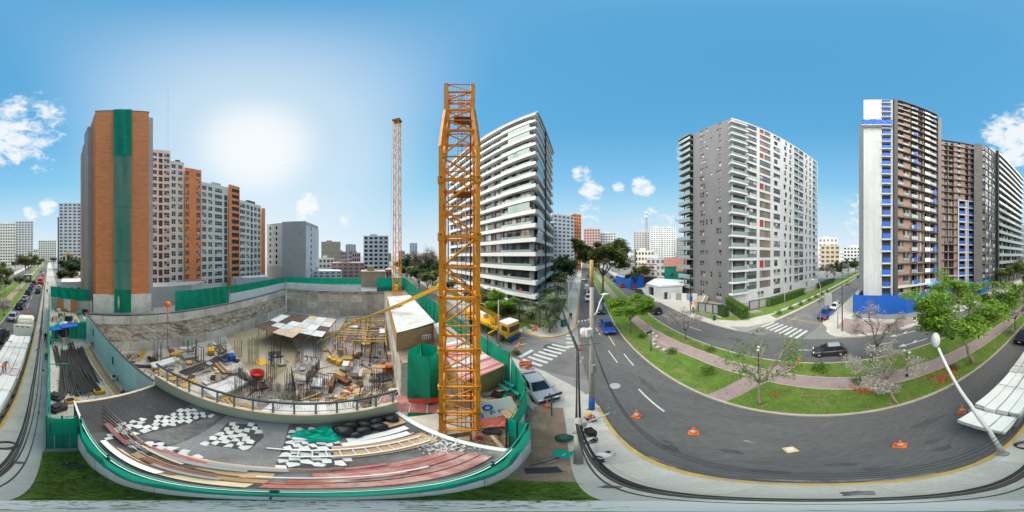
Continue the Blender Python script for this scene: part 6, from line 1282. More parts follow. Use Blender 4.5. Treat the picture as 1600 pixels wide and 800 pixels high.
bundle('rebar_bundle', 'long dark bars lying beside the white panel stack in the pit', 'rebar', P(318, 572, PIT_Z), 1.05, 26, 9, .055, 'rebar', 13, jit=.5); bundle('rebar_bundle', 'second sheaf of long bars in the left pit', 'rebar', P(336, 566, PIT_Z), .95, 20, 9, .06, 'rebar', 10, jit=.5); bundle('rebar_bundle', 'dark bars stacked by the left pit wall', 'rebar', P(232, 574, PIT_Z), .6, 16, 6, .06, 'rebar', 6)
bundle('timber_pile', 'yellow studded formwork frames by the left pit wall', 'formwork', P(219, 556, PIT_Z), 1.9, 9, 4.5, .1, 'timber_yellow', 9)
for i, (x, y, m, l) in enumerate([(402, 590, 'red', 'round red concrete bucket near the muddy floor'), (606, 578, 'red', 'round red concrete bucket on the right of the slab')]):
    t = thing('concrete_bucket', l, 'bucket', P(x, y, PIT_Z)); b = MB(); b.lathe([(.5, 0), (.8, .5), (1.0, .55), (1.15, 1.5), (1.05, 1.5), (.9, .7), (0, .6)], m, 16); b.build('drum', t)
    for k in range(4): rod('leg', t, 'red', (math.cos(k*1.57)*.9, math.sin(k*1.57)*.9, 0), (math.cos(k*1.57)*.9, math.sin(k*1.57)*.9, 1.2), .05)
b = MB(); b.box((0, 0, .75), (1.5, 1.2, 1.5), 'blue'); t = thing('water_tank', 'square blue water tank by the left rebar columns', 'tank', P(362, 562, PIT_Z), .4); b.build('tank', t, bevel=.1); box('cage', t, 'grey_mid', (0, 0, .05), (1.6, 1.3, .1)); box('lid', t, 'grey_dark', (0, 0, 1.53), (.4, .4, .08))
t = thing('generator', 'orange and yellow generator among the left piles', 'generator', P(330, 552, PIT_Z), .3); b = MB(); b.box((0, 0, .8), (2.0, 1.2, 1.1), 'pump_yellow'); b.build('housing', t, bevel=.08); box('skid', t, 'blue', (0, 0, .12), (2.2, 1.3, .24)); rod('exhaust', t, 'black', (.6, 0, 1.3), (.6, 0, 1.9), .06)
stack('panel_stack', 'white board leaning on the rubble by the left wall', 'panels', 290, 545, (1.2, 2.4, .15), 'white', .4, (1, 1, 2)); stack('scrap_heap', 'heap of mixed boards and bags below the left wall', 'scrap', 342, 545, (1.4, .6, .25), ['wood_pale', 'white', 'grey_mid', 'wood', 'rust'], .8, (3, 3, 3), jit=.5); stack('scrap_heap', 'dark scrap beside the yellow timber stack', 'scrap', 240, 566, (1.0, .7, .3), ['black', 'grey_dark', 'rust'], .8, (3, 2, 2), jit=.4)
stack('scrap_heap', 'dark debris heap at the bottom of the pale blue wall', 'scrap', 207, 560, (.9, .7, .25), ['grey_dark', 'wood', 'grey_mid'], .5, (3, 3, 2), jit=.4)
for i, (x, y) in enumerate([(268, 590), (292, 600), (330, 622), (360, 632), (388, 640)]): stack('timber_stack', ords[i]+' loose trestle of yellow timbers seen through the terrace railing', 'timber', x, y, (.5, 2.8, .14), ['timber_yellow', 'wood'], .6+.5*i, (3, 1, 2), jit=.3)
for i, (x, y) in enumerate([(486, 626), (505, 628), (527, 630), (548, 626), (578, 622), (604, 634), (618, 606), (612, 616)]):
    t = thing('trestle', 'yellow timber trestle standing on the slab right of the pit centre', 'trestle', P(x, y, PIT_Z), ry.uniform(-.5, .5), 'yellow trestles on the pit slab'); rod('beam', t, 'timber_yellow', (0, -1.4, 1.2), (0, 1.4, 1.2), .07, 'bar')
    for yy in (-1.2, 1.2):
        for xx in (-.4, .4): rod('leg', t, 'timber_yellow', (xx, yy, 0), (0, yy, 1.2), .05, 'bar')
t = thing('formwork_wall', 'brown formwork panels standing round the back right of the slab', 'formwork', P(580, 545, PIT_Z), CRZ)
for i in range(9): box('panel', t, ry.choice(['form_brown', 'rust', 'black']), (i*1.3-5, 0, 1.3), (1.25, .15, 2.6)); rod('strut', t, 'timber_yellow', (i*1.3-5, -.1, 1.9), (i*1.3-5, -1.4, 0), .05)
for i, (x, y, w_) in enumerate([(430, 555, 2.2), (560, 556, 1.2), (600, 590, 1.6)]): stack('mesh_pile', ords[i]+' low pile of mesh sheets on the pit floor', 'mesh', x, y, (w_, 2.4, .08), 'rebar', .6*i, (1, 1, 4), jit=.1)
# red mesh, barrier and rubbish round the crane foot
t = thing('mesh_floor', 'rusty red mesh platform in the trench beside the crane', 'platform', P(640, 632, -3), .5)
for i in range(4):
    for j in range(2): box('mesh_panel', t, 'wood_red', (-1.8+i*1.25, -.6+j*1.25, .05), (1.2, 1.2, .04))
for i in range(5): rod('bearer', t, 'white', (-2.4+i*1.25, -1.3, .12), (-2.4+i*1.25, 1.3, .12), .03)
cl = thing('barrier_mesh', 'orange red safety mesh draped beside the crane foot', 'safety mesh', P(668, 625, -2)); cloth('mesh', cl, (-1.2, -.8, 0), (1.0, .7, 0), -.6, .3, mat('mesh_red', (.75, .07, .04), .6, .2, 3), .2, 51)
t = thing('timber_barrier', 'curved plywood barrier around the crane foot', 'barrier', D(706, 6.1, 0)); pr = [D(x, 5.9+.2*abs(x-700)/40)-D(706, 6.1, 0) for x in range(664, 748, 12)]
for i, (a, b) in enumerate(zip(pr, pr[1:])): m = (a+b)/2; box('board', t, 'plywood', (m.x, m.y, 1.0+.08*i), ((b-a).length+.02, .04, .75), rz=math.atan2((b-a).y, (b-a).x))
for i in range(0, len(pr), 2): rod('post', t, 'wood', (pr[i].x, pr[i].y, -.2), (pr[i].x, pr[i].y, 1.4), .04, 'bar')
t = thing('site_sign', 'white site notice board with blue print lying by the corner fence', 'sign', P(780, 642, 1.0), .5); q = M.LocRotScale(V((0, 0, .5)), M.Rotation(.9, 3, 'X').to_quaternion(), V((1, 1, 1)))
new('board', MB().box((0, 0, 0), (1.9, 1.5, .04), 'white').mesh('board'), t, q)
for i, (x, y, w_, h_) in enumerate([(-.55, -.35, .08, .3), (-.4, -.35, .22, .07), (-.4, -.2, .22, .07), (-.1, -.3, .07, .3), (.05, -.22, .2, .07), (.05, -.42, .2, .07)]): new('print', MB().box((x, y, .025), (w_, h_, .006), 'blue').mesh('print'), t, q)
b = MB(); b.lathe([(.28, 0), (.28, .05), (.16, .05), (.16, 0)], 'blue', 16, (-.62, .2, .022)); new('print', b.mesh('print'), t, q)
stack('timber_stack', 'pale boards leaning behind the notice board', 'boards', 792, 640, (.4, 1.8, .04), ['wood_pale', 'plywood'], .5, (2, 1, 2), z=1.2)
for i, (x, y) in enumerate([(788, 606), (796, 600), (803, 612)]): b = MB(); vs = []; b.lathe([(.16, -.9), (.16, .9)], 'teal', 10); k = setp(b.build('net_roll'), ords[i]+' rolled green net standing by the corner fence', 'roll'); k.location = P(x, y, 1.2); k.rotation_euler = (1.2, .2, .4)
gg = random.Random(12); n = 12; vs = [(i/(n-1)*1.6-.8, j/(n-1)*1.0-.5, .25*math.exp(-((i-5.5)**2+(j-5.5)**2)/14)+.08*gg.random()) for i in range(n) for j in range(n)]
k = setp(MB().add(vs, [(i*n+j, i*n+n+j, i*n+n+j+1, i*n+j+1) for i in range(n-1) for j in range(n-1)], mat('salmon', (.75, .2, .13), .7, .12, 3)).build('folded_sheet'), 'crumpled salmon pink sheet by the crane foot', 'sheet'); k.location = P(772, 660, .55); k.rotation_euler.z = .3
for i, (x, y, sx, sy, sz, m, l) in enumerate([(757, 668, .5, .4, .5, 'white', 'white basin on a stand by the crane foot'), (783, 665, .4, .4, .4, 'blue', 'blue bag in the rubbish by the crane'), (790, 668, .3, .3, .5, 'red', 'red jerrycan beside the blue bag'), (768, 676, .8, .5, .3, 'black', 'black bag in the rubbish by the crane'), (748, 685, .3, .3, .4, 'red', 'red drum next to the plywood barrier'), (773, 684, .5, .3, .2, 'wood', 'small timber box on the soil by the crane'), (778, 618, .9, .7, .35, 'black', 'dark heap behind the notice board')]):
    t = thing('rubbish_item', l, 'rubbish', P(x, y, .1), i); b = MB(); b.box((0, 0, sz/2), (sx, sy, sz), m); b.build('body', t, bevel=.08); rod('handle', t, 'grey_dark', (-.1, 0, sz), (.1, 0, sz+.05), .02)
for i in range(7): bundle('steel_angle', 'loose steel angle against the front fence end', 'steel', AV(4.2-.12*i, -1.5-.06*i, .2+.02*i), AVRZ+.5, 1, 1.6, .025, 'steel', 1, 'loose angles at the fence end')

# loose timber, sheets and scrap strewn over the pit slab
gl_ = random.Random(99)
for i in range(110):
    while True:
        px, py = gl_.uniform(235, 640), gl_.uniform(535, 648)
        if not (360 < px < 445 and 510 < py < 590) and py < 652-.00035*(px-430)**2: break
    m = gl_.choice(['timber_yellow', 'wood', 'wood_pale', 'rust', 'form_brown', 'grey_mid', 'wood']); L = gl_.uniform(1.2, 4.2)
    k = setp(MB().box((0, 0, 0), (gl_.choice([.08, .12, .22, .3]), L, gl_.uniform(.05, .12)), m).build('plank'), 'loose plank lying on the pit slab', 'plank', 'loose planks on the pit slab'); k.location = P(px, py, PIT_Z+.1); k.rotation_euler = (gl_.uniform(-.04, .04), 0, gl_.uniform(0, 3.14))
for i in range(46):
    px, py = gl_.uniform(240, 635), gl_.uniform(545, 640); m = gl_.choice(['roof_white', 'plywood', 'grey_pale', 'rust', 'black', 'tarp_blue', 'timber_yellow', 'grey_mid'])
    k = setp(MB().box((0, 0, 0), (gl_.uniform(.4, 1.3), gl_.uniform(.4, 1.2), gl_.uniform(.1, .6)), m).build('material_pile', bevel=.03), 'small pile of material on the pit slab', 'material', 'small piles on the pit slab'); k.location = P(px, py, PIT_Z+.25); k.rotation_euler.z = gl_.uniform(0, 3)
vs = []; fs = []
for i in range(3500):
    px, py = gl_.uniform(230, 645), gl_.uniform(525, 650)
    if 365 < px < 440 and py < 585: continue
    c = P(px, py, PIT_Z); s_ = gl_.uniform(.04, .18); b = len(vs); q = [V((gl_.uniform(-1, 1), gl_.uniform(-1, 1), gl_.uniform(0, .8)))*s_ for _ in range(4)]; vs += [tuple(c+k) for k in q]; fs += [(b, b+1, b+2), (b, b+3, b+1), (b+1, b+3, b+2), (b, b+2, b+3)]
setp(MB().add(vs, fs, mat('debris', (.3, .26, .21), .95, .2, 1., island=.6)).build('debris'), 'small debris strewn over the pit slab', 'debris', kind='stuff')
vs = []; fs = []                                     # starter bars sticking out of the slab, too many and thin to single out
def bar_(p, h, r=.02):
    b = len(vs); lean = V((gl_.uniform(-.05, .05), gl_.uniform(-.05, .05), 0))
    for z in (0, h):
        for a in range(3): vs.append((p.x+math.cos(a*2.09)*r+lean.x*(z > 0), p.y+math.sin(a*2.09)*r+lean.y*(z > 0), p.z+z))
    for a in range(3): fs.append((b+a, b+(a+1) % 3, b+3+(a+1) % 3, b+3+a))
for i in range(60):
    px, py = gl_.choice([(gl_.uniform(385, 500), gl_.uniform(575, 642)), (gl_.uniform(500, 640), gl_.uniform(520, 565)), (gl_.uniform(565, 640), gl_.uniform(590, 640)), (gl_.uniform(240, 380), gl_.uniform(540, 600))]); c = P(px, py, PIT_Z); a = gl_.choice([CRZ, CRZ+1.57]); n = gl_.randint(8, 20); h = gl_.uniform(1.2, 3.0)
    for k in range(n): bar_(c+V((math.cos(a), math.sin(a), 0))*k*.22, h*gl_.uniform(.8, 1.1))
setp(MB().add(vs, fs, 'rebar').build('starter_bars'), 'dense rusty starter bars sticking out of the pit slab', 'rebar', kind='stuff')

vs = []; fs = []
for i in range(1500):
    c = AV(gl_.uniform(-34, -7.6), gl_.uniform(-5.3, -.1), .04); s_ = gl_.uniform(.03, .14); b = len(vs); q = [V((gl_.uniform(-1, 1), gl_.uniform(-1, 1), gl_.uniform(0, .7)))*s_ for _ in range(4)]; vs += [tuple(c+k) for k in q]; fs += [(b, b+1, b+2), (b, b+3, b+1), (b+1, b+3, b+2), (b, b+2, b+3)]
for i in range(900):
    c = P(gl_.uniform(735, 815), gl_.uniform(600, 700), .04); s_ = gl_.uniform(.03, .12); b = len(vs); q = [V((gl_.uniform(-1, 1), gl_.uniform(-1, 1), gl_.uniform(0, .7)))*s_ for _ in range(4)]; vs += [tuple(c+k) for k in q]; fs += [(b, b+1, b+2), (b, b+3, b+1), (b+1, b+3, b+2), (b, b+2, b+3)]
setp(MB().add(vs, fs, 'debris').build('debris'), 'small debris strewn over the steel yard and by the crane', 'debris', kind='stuff')
for i, (x, y, m, L, w_) in enumerate([(760, 625, 'wood_pale', 1.6, .3), (770, 632, 'plywood', 1.2, .8), (745, 640, 'wood', 2.0, .2), (795, 655, 'white', 1.0, .6), (800, 640, 'wood', 1.8, .15), (755, 650, 'tarp_blue', .6, .5), (790, 620, 'net_bright', 1.0, .4), (776, 690, 'wood_pale', 1.2, .15), (765, 615, 'grey_mid', 1.5, .5), (783, 610, 'white', 1.4, .25)]):
    k = setp(MB().box((0, 0, 0), (w_, L, .06), m).build('scrap_board'), 'scrap board in the rubbish between crane and corner fence', 'board', 'scrap boards by the corner fence'); k.location = P(x, y, .25+.05*(i % 4)); k.rotation_euler = (gl_.uniform(-.15, .15), gl_.uniform(-.2, .2), gl_.uniform(0, 3))

for i in range(26):
    px, py = gl_.uniform(84, 138), gl_.uniform(478, 512); m = gl_.choice(['white', 'wood', 'grey_mid', 'black', 'tarp_blue', 'rust', 'plywood', 'teal', 'concrete'])
    k = setp(MB().box((0, 0, 0), (gl_.uniform(.4, 1.6), gl_.uniform(.4, 1.4), gl_.uniform(.3, 1.3)), m).build('material_pile', bevel=.04), 'heap of stored material at the far end of the steel yard', 'material', 'stored heaps at the end of the steel yard'); k.location = P(px, py, .4); k.rotation_euler = (gl_.uniform(-.2, .2), gl_.uniform(-.2, .2), gl_.uniform(0, 3))

for i in range(16):                                  # reinforcement mats laid flat on the slab
    px, py = gl_.choice([(gl_.uniform(455, 515), gl_.uniform(568, 632)), (gl_.uniform(560, 640), gl_.uniform(560, 640)), (gl_.uniform(250, 360), gl_.uniform(560, 615))]); sx, sy = gl_.uniform(2, 4), gl_.uniform(1.6, 3); b = MB()
    for k in range(9): b.box((-sx/2+sx*k/8, 0, .05), (.035, sy, .035), 'rebar'); b.box((0, -sy/2+sy*k/8, .085), (sx, .035, .03), 'rebar')
    k = setp(b.build('rebar_mat'), 'dark reinforcement mat lying flat on the pit slab', 'rebar mat', 'reinforcement mats on the pit slab'); k.location = P(px, py, PIT_Z+.08); k.rotation_euler.z = CRZ+gl_.choice([0, 1.57])+gl_.uniform(-.1, .1)
for i in range(14):                                  # small scaffold frames
    px, py = gl_.uniform(520, 636), gl_.uniform(535, 640); t = thing('scaffold_frame', 'thin scaffold frame standing on the pit slab', 'scaffold', P(px, py, PIT_Z), CRZ+gl_.choice([0, 1.57]), 'scaffold frames on the pit slab'); w_ = gl_.uniform(.7, 1.1); h = gl_.uniform(1.8, 3.0); m = gl_.choice(['timber_yellow', 'rust', 'rebar'])
    for x in (-w_, w_):
        for y in (-.5, .5): rod('standard', t, m, (x, y, 0), (x, y, h), .04)
        rod('ledger', t, m, (x, -.5, h*.9), (x, .5, h*.9), .03)
    for z in (.45, .9): rod('ledger', t, m, (-w_, -.5, h*z), (w_, -.5, h*z), .03)
    box('board', t, gl_.choice(['plywood', 'form_brown', 'roof_white', 'wood']), (0, 0, h*.93), (2*w_, 1.0, .05))
for i in range(30):
    px, py = gl_.choice([(gl_.uniform(240, 360), gl_.uniform(545, 610)), (gl_.uniform(500, 640), gl_.uniform(540, 640))]); m = gl_.choice(['roof_white', 'grey_pale', 'wood_pale', 'form_brown', 'grey_dark', 'rust'])
    k = setp(MB().box((0, 0, 0), (gl_.uniform(.8, 2.4), gl_.uniform(.6, 1.2), gl_.uniform(.05, .2)), m).build('panel_sheet'), 'flat formwork sheet lying on the pit slab', 'panel', 'formwork sheets on the pit slab'); k.location = P(px, py, PIT_Z+.12); k.rotation_euler = (gl_.uniform(-.06, .06), gl_.uniform(-.06, .06), gl_.uniform(0, 3))
# ------------------------------------------------------------------ vehicles
def wheel(t, x, y, r, w=.22):
    wv = MB().tube([(0, -w/2, 0), (0, w/2, 0)], r, 'rubber', 16).build('wheel', t, M.Translation((x, y, r)))
    MB().tube([(0, -w/2-.012, 0), (0, w/2+.012, 0)], r*.62, 'steel', 12).build('rim', wv)
CARK = {  # length, half width, shoulder heights along x, greenhouse (front base, front roof, rear roof, rear base), roof z, wheel radius
 'sedan': (4.5, .87, [(-2.25, .62), (-2.15, .92), (-1.45, .97), (1.0, .93), (2.0, .76), (2.25, .55)], (1.15, .3, -.95, -1.75), 1.45, .32),
 'suv':   (4.5, .92, [(-2.25, .7), (-2.2, 1.05), (-1.5, 1.08), (1.05, 1.05), (2.05, .88), (2.25, .6)], (1.2, .45, -1.75, -2.15), 1.68, .36),
 'hatch': (3.9, .85, [(-1.95, .65), (-1.9, .97), (-1.3, 1.0), (.85, .95), (1.75, .8), (1.95, .55)], (1.05, .25, -1.3, -1.85), 1.5, .31),
 'pickup': (5.2, .92, [(-2.6, .75), (-2.58, 1.0), (-1.0, 1.02), (1.2, 1.08), (2.4, .95), (2.6, .65)], (1.35, .55, -.75, -1.05), 1.8, .38),
 'van':   (4.7, .92, [(-2.35, .7), (-2.3, 1.1), (-1.5, 1.12), (1.5, 1.1), (2.2, .95), (2.35, .6)], (1.85, 1.1, -2.1, -2.25), 2.0, .34)}
def paint(name, c, rough=.28): return mat('paint_'+name, c, rough, .03, 1, spec=.6).name
for n_, c_ in dict(black=(.012, .012, .014), silver=(.36, .39, .43), white=(.75, .75, .75), grey=(.1, .105, .11), blue=(.02, .07, .35), red=(.45, .02, .02), dark=(.03, .032, .036), yellow=(.7, .55, .03), navy=(.015, .03, .1)).items(): paint(n_, c_)
def car(kind, colour, label, loc, rz, group=None):
    L, hw, sh, (f0, f1, r1, r0), zr, wr = CARK[kind]; m = 'paint_'+colour; t = thing(kind if kind != 'hatch' else 'hatchback', label, {'suv': 'car', 'sedan': 'car', 'hatch': 'car'}.get(kind, kind), loc, rz, group)
    b = MB(); ring = []; vs = []; fs = []; n = len(sh)
    for i, (x, z) in enumerate(sh):
        k = .9 if i in (0, n-1) else .97 if i in (1, n-2) else 1.0; w_ = hw*k; zb = .42 if i in (0, n-1) else .24
        vs += [(x, -w_*.92, zb), (x, -w_, zb+.22), (x, -w_*.99, z-.1), (x, -w_*.86, z), (x, w_*.86, z), (x, w_*.99, z-.1), (x, w_, zb+.22), (x, w_*.92, zb)]
    for i in range(n-1):
        for j in range(8): k = (j+1) % 8; fs.append((i*8+j, i*8+k, i*8+8+k, i*8+8+j))
    fs += [tuple(range(8))[::-1], tuple((n-1)*8+j for j in range(8))]
    b.add(vs, [f[::-1] for f in fs], m, False)
    def zs(x):
        for (a, p), (c, q) in zip(sh, sh[1:]):
            if x <= c: return p+(q-p)*(x-a)/(c-a)
        return sh[-1][1]
    bw, tw = hw*.87, hw*.7; g = [(r0, zs(r0)-.02, bw), (r1, zr, tw), (f1, zr, tw), (f0, zs(f0)-.02, bw)]
    gv = [(x, -w_, z) for x, z, w_ in g]+[(x, w_, z) for x, z, w_ in g]
    b.add(gv, [(0, 3, 2, 1), (4, 5, 6, 7), (1, 2, 6, 5), (0, 1, 5, 4), (2, 3, 7, 6)], m, False)
    body = b.build('body', t, bevel=.045)
    gl = 'car_glass'
    def pane(nm, q, off): vs = [V(p)+V(off) for p in q]; c = sum(vs, V((0, 0, 0)))/len(vs); vs = [c+(p-c)*.86 for p in vs]; MB().add(vs, [tuple(range(len(vs)))], gl).build(nm, t)
    pane('windscreen', [gv[2], gv[3], gv[7], gv[6]], (.035, 0, .035)); pane('rear_window', [gv[0], gv[1], gv[5], gv[4]], (-.03, 0, .03))
    for s, o in ((0, -1), (4, 1)):
        a0, a1, a2, a3 = gv[s], gv[s+1], gv[s+2], gv[s+3]; mb = tuple(a0[i]*.5+a3[i]*.5 for i in range(3)); mt = tuple(a1[i]*.5+a2[i]*.5 for i in range(3))
        pane('side_window', [a0, a1, mt, mb], (0, o*.04, .012)); pane('side_window', [mb, mt, a2, a3], (0, o*.04, .012))
        box('headlight', t, 'headlight', (L/2-.09, o*hw*.66, .68), (.16, .3, .14)); box('taillight', t, 'taillight', (-L/2+.05, o*hw*.7, .84), (.1, .26, .18)); box('door_mirror', t, m, (f0-.15, o*(hw+.08), zs(f0)+.08), (.14, .18, .13)); box('door_handle', t, 'steel', (-.1, o*(hw+.005), .84), (.16, .02, .03))
    for x in (L/2*.63, -L/2*.6):
        for y in (-hw+.1, hw-.1):
            wheel(t, x, y, wr); MB().tube([(0, -.02, 0), (0, .02, 0)], wr*1.16, 'black', 16).build('wheel_arch', t, M.Translation((x, y+(.085 if y > 0 else -.085), wr+.01)))
    box('front_bumper', t, 'black', (L/2-.02, 0, .45), (.12, hw*1.6, .16)); box('rear_bumper', t, 'black', (-L/2+.02, 0, .48), (.12, hw*1.6, .16)); box('number_plate', t, 'white', (-L/2-.05, 0, .62), (.02, .4, .13)); box('grille', t, 'black', (L/2+.0, 0, .62), (.06, hw*.9, .14))
    if kind == 'pickup': box('cargo_bed', t, 'black', (-1.8, 0, 1.04), (1.35, hw*1.5, .05))
    if kind in ('suv', 'van') or 'silver roof' in label:
        if kind == 'hatch': box('roof_panel', t, 'paint_silver', ((f1+r1)/2, 0, zr+.012), (f1-r1-.15, tw*1.7, .02))
        for y in (-tw*.85, tw*.85): rod('roof_rail', t, 'steel', (r1+.1, y, zr+.05), (f1-.1, y, zr+.05), .02)
    return t
FWD, BCK = math.pi/2-A0, -math.pi/2-A0            # headings along the avenue
car('hatch', 'dark', 'dark grey car with silver roof rails on the far carriageway by the crossing', P(1296, 553), FWD+.05)
car('sedan', 'black', 'black sedan passing beside the loaded truck bed', AV(-22.3, 6.9), BCK)
q = [(-31.6, 7.0, 'sedan', 'silver', 'silver sedan at the tail of the queue behind the black sedan'), (-39, 7.0, 'suv', 'black', 'black car second in the queue beside the two cones'), (-46.5, 7.0, 'sedan', 'silver', 'silver car in the middle of the median side queue'), (-54, 7.0, 'suv', 'dark', 'dark car ahead of the silver queue car'), (-61, 7.0, 'hatch', 'blue', 'blue hatchback further up the median side queue'), (-68, 7.1, 'sedan', 'red', 'red car far up the queue'), (-75, 7.1, 'suv', 'black', 'black car at the far head of the queue'), (-57, 3.9, 'sedan', 'black', 'black and white sedan in the kerb side lane'), (-64, 3.9, 'hatch', 'white', 'white hatchback in the kerb side lane'), (-108, 4, 'van', 'white', 'white van far down the avenue'), (-130, 6.5, 'sedan', 'grey', 'grey car far down the avenue in the outer lane')]
for s, t_, k, c, l in q: car(k, c, l, AV(s, t_), BCK)
car('pickup', 'blue', 'bright blue pickup coming towards the crossing', P(948, 515)+V((0, 0, .01)), BCK-.06)
car('van', 'navy', 'dark blue van behind the utility pole', AV(36.5, 7.0), BCK-.13)
for s, t_, k, c, l in [(47, 4.6, 'suv', 'white', 'white car in the lane behind the dark blue van'), (54, 4.6, 'suv', 'black', 'black car queued beyond the white car past the bend'), (61, 4.6, 'van', 'white', 'white van queued past the bend'), (68, 4.6, 'sedan', 'silver', 'silver car queued beyond the white van'), (77, 4.6, 'hatch', 'grey', 'grey car at the far end of the queue past the bend'), (86, 3.2, 'sedan', 'white', 'white car far up the road by the left kerb'), (100, 6, 'suv', 'grey', 'grey car farthest up the road')]: car(k, c, l, AV(s, t_), BCK-.13)
for s, t_, k, c, l in [(66, 19, 'sedan', 'red', 'red car parked nearest along the tree side'), (73, 21.5, 'suv', 'silver', 'silver car among the parked row'), (60, 22, 'hatch', 'red', 'bright red hatchback near the blue hoarding'), (80, 19, 'sedan', 'black', 'black parked car beyond the red car'), (86, 21.8, 'van', 'white', 'white van parked in the row'), (94, 19.5, 'sedan', 'dark', 'dark car at the far end of the parked row'), (53, 22, 'sedan', 'dark', 'dark parked car beside the small garden tree')]: car(k, c, l, AV(s, t_), FWD-.13)
car('suv', 'black', 'black car driving away on the far carriageway near the green tree', P(1022, 488), FWD-.1)
car('sedan', 'silver', 'silver sedan parked on the concrete corner beside the green fence', V((1.75, 12.0, .12)), R(-76))
car('pickup', 'blue', 'blue small truck parked by the advertising panel in the side street', CR(31, 12.9), CRZ+math.pi); car('hatch', 'white', 'white car parked behind the blue small truck', CR(36.5, 12.9), CRZ+math.pi); car('sedan', 'yellow', 'yellow taxi far down the side street', CR(72, 19), CRZ); car('sedan', 'grey', 'grey car far down the side street under the trees', CR(96, 18.8), CRZ)
def bike(label, loc, rz, m):
    t = thing('motorcycle', label, 'motorcycle', loc, rz)
    for x in (-.65, .65): wheel(t, x, 0, .3, .1)
    b = MB(); b.ball((.1, 0, .75), (.35, .16, .18), m, 10, 6); b.build('fuel_tank', t); box('seat', t, 'black', (-.4, 0, .78), (.7, .24, .1)); box('engine', t, 'grey_dark', (0, 0, .45), (.4, .25, .3)); rod('fork', t, 'steel', (.65, 0, .3), (.4, 0, 1.0), .04); rod('handlebar', t, 'black', (.4, -.35, 1.02), (.4, .35, 1.02), .02); box('windshield', t, m, (.5, 0, 1.0), (.08, .3, .3))
bike('red motorcycle standing by the advertising panel', P(1286, 500, .01), CRZ+2.6, 'red'); bike('dark red motorcycle beside the first motorcycle', P(1290, 502, .01), CRZ+2.8, 'paint_red'); bike('red motorcycle ridden along the left kerb of the side street', CR(41, 18.8), CRZ, 'red')
# fire engine red lorry and shuttle far in the queue
t = thing('red_truck', 'red lorry in the kerb side lane far up the queue', 'truck', AV(-75, 3.9), BCK); b = MB(); b.box((2.4, 0, 1.5), (1.8, 2.2, 2.0), 'red'); b.build('cab', t, bevel=.12); box('cargo_body', t, 'red', (-1.2, 0, 1.7), (5, 2.3, 2.3)); box('windscreen', t, 'car_glass', (3.32, 0, 1.9), (.03, 1.9, .8)); box('stripe', t, 'white', (-1.2, 0, 1.7), (5.02, 2.32, .25))
for x in (2.3, -2.3):
    for y in (-1, 1): wheel(t, x, y, .45)
# --- the flat-bed lorry stacked with white panels
def lorry():
    t = thing('flatbed_truck', 'long flatbed lorry beside the pavement, white cab at its far end', 'truck', AV(-16, 3.55), AVRZ); y0 = -9.0; y1 = 9.6     # local y along the avenue, cab at -y
    box('trailer_bed', t, 'grey_mid', (0, 2.1, 1.25), (2.45, 15.0, .16)); 
    for x in (-.5, .5): box('chassis_beam', t, 'charcoal', (x, .5, 1.0), (.18, 17, .34))
    for i in range(8):
        for x in (-1.24, 1.24): box('side_panel', t, 'grey_mid', (x, -5.0+i*1.95, 1.55), (.05, 1.88, .5)) 
    for y in (7.6, 6.3, 5.0, -6.0, -8.2):
        for x in (-1.0, 1.0): wheel(t, 0, 0, .5, .3).__class__ if False else None; o = MB().tube([(-.16, 0, 0), (.16, 0, 0)], .5, 'rubber', 16).build('wheel', t, M.Translation((x, y, .5))); MB().tube([(-.17, 0, 0), (.17, 0, 0)], .3, 'steel', 12).build('rim', o)
    b = MB(); b.box((0, -8.6, 1.95), (2.4, 2.0, 2.3), 'offwhite'); b.build('cab', t, bevel=.12); b = MB(); b.box((0, -8.5, 3.2), (2.2, 1.5, .35), 'offwhite'); b.build('wind_deflector', t, bevel=.1)
    box('windscreen', t, 'car_glass', (0, -9.62, 2.35), (2.1, .04, .9)); 
    for x in (-1.21, 1.21): box('side_window', t, 'car_glass', (x, -8.8, 2.4), (.03, .9, .7)); box('door_mirror', t, 'black', (x*1.15, -9.4, 2.4), (.12, .2, .5))
    box('headboard', t, 'offwhite', (0, -5.55, 2.2), (2.45, .12, 1.9)); box('headboard_box', t, 'offwhite', (0, -6.6, 1.9), (2.3, 1.2, 1.2))
    for i in range(3): box('headboard_opening', t, 'charcoal', (-.7+i*.7, -5.48, 2.9), (.35, .05, .14))
    for i, (yy) in enumerate((-7, 0, 6)): box('marker_light', t, 'orange', (1.28, yy, 1.2), (.03, .1, .06))
    g = random.Random(3)
    def load(lbl, x, y, z, sx, sy, n, ang=0.):
        c = AV(-16+y, 3.55+x, z); k = thing('panel_stack', lbl, 'panels', c, AVRZ+ang)
        for i in range(n): box('panel', k, 'white' if i % 3 else 'roof_white', (g.uniform(-.03, .03), g.uniform(-.06, .06), .055+i*.1), (sx, sy, .09))
        return k
    W_ = ['outermost on the road side', 'second from the road side', 'second from the pavement side', 'outermost on the pavement side']
    for j, (y, L, top) in enumerate([(7.1, 5.2, 9), (1.2, 6.2, 10), (-3.0, 1.8, 9)]):
        for i in range(4): load('white panel stack %s on the %s of the lorry bed' % (W_[3-i], ['rear', 'middle', 'front'][j]), -.93+i*.62, y-(.7 if j == 0 else 0)+g.uniform(-.1, .1), 1.34, .57, L, top, g.uniform(-.006, .006))
    for i in range(3): load('low white panel bundle jutting past the tail of the lorry, %s' % ['left', 'middle', 'right'][i], -.75+i*.75, 9.9, 1.34, .7, 1.4, 5, g.uniform(-.02, .02))
    for i, y in enumerate((6.5, 3.5, -.5)): 
        k = MB(); k.tube([(-1.3, 0, 1.1), (-1.26, 0, 2.42), (0, 0, 2.46), (1.26, 0, 2.42), (1.3, 0, 1.1)], .025, 'red' if i == 1 else 'grey_mid', 5); o = k.build('lashing_strap', t); o.location = (0, y, 0)
lorry()
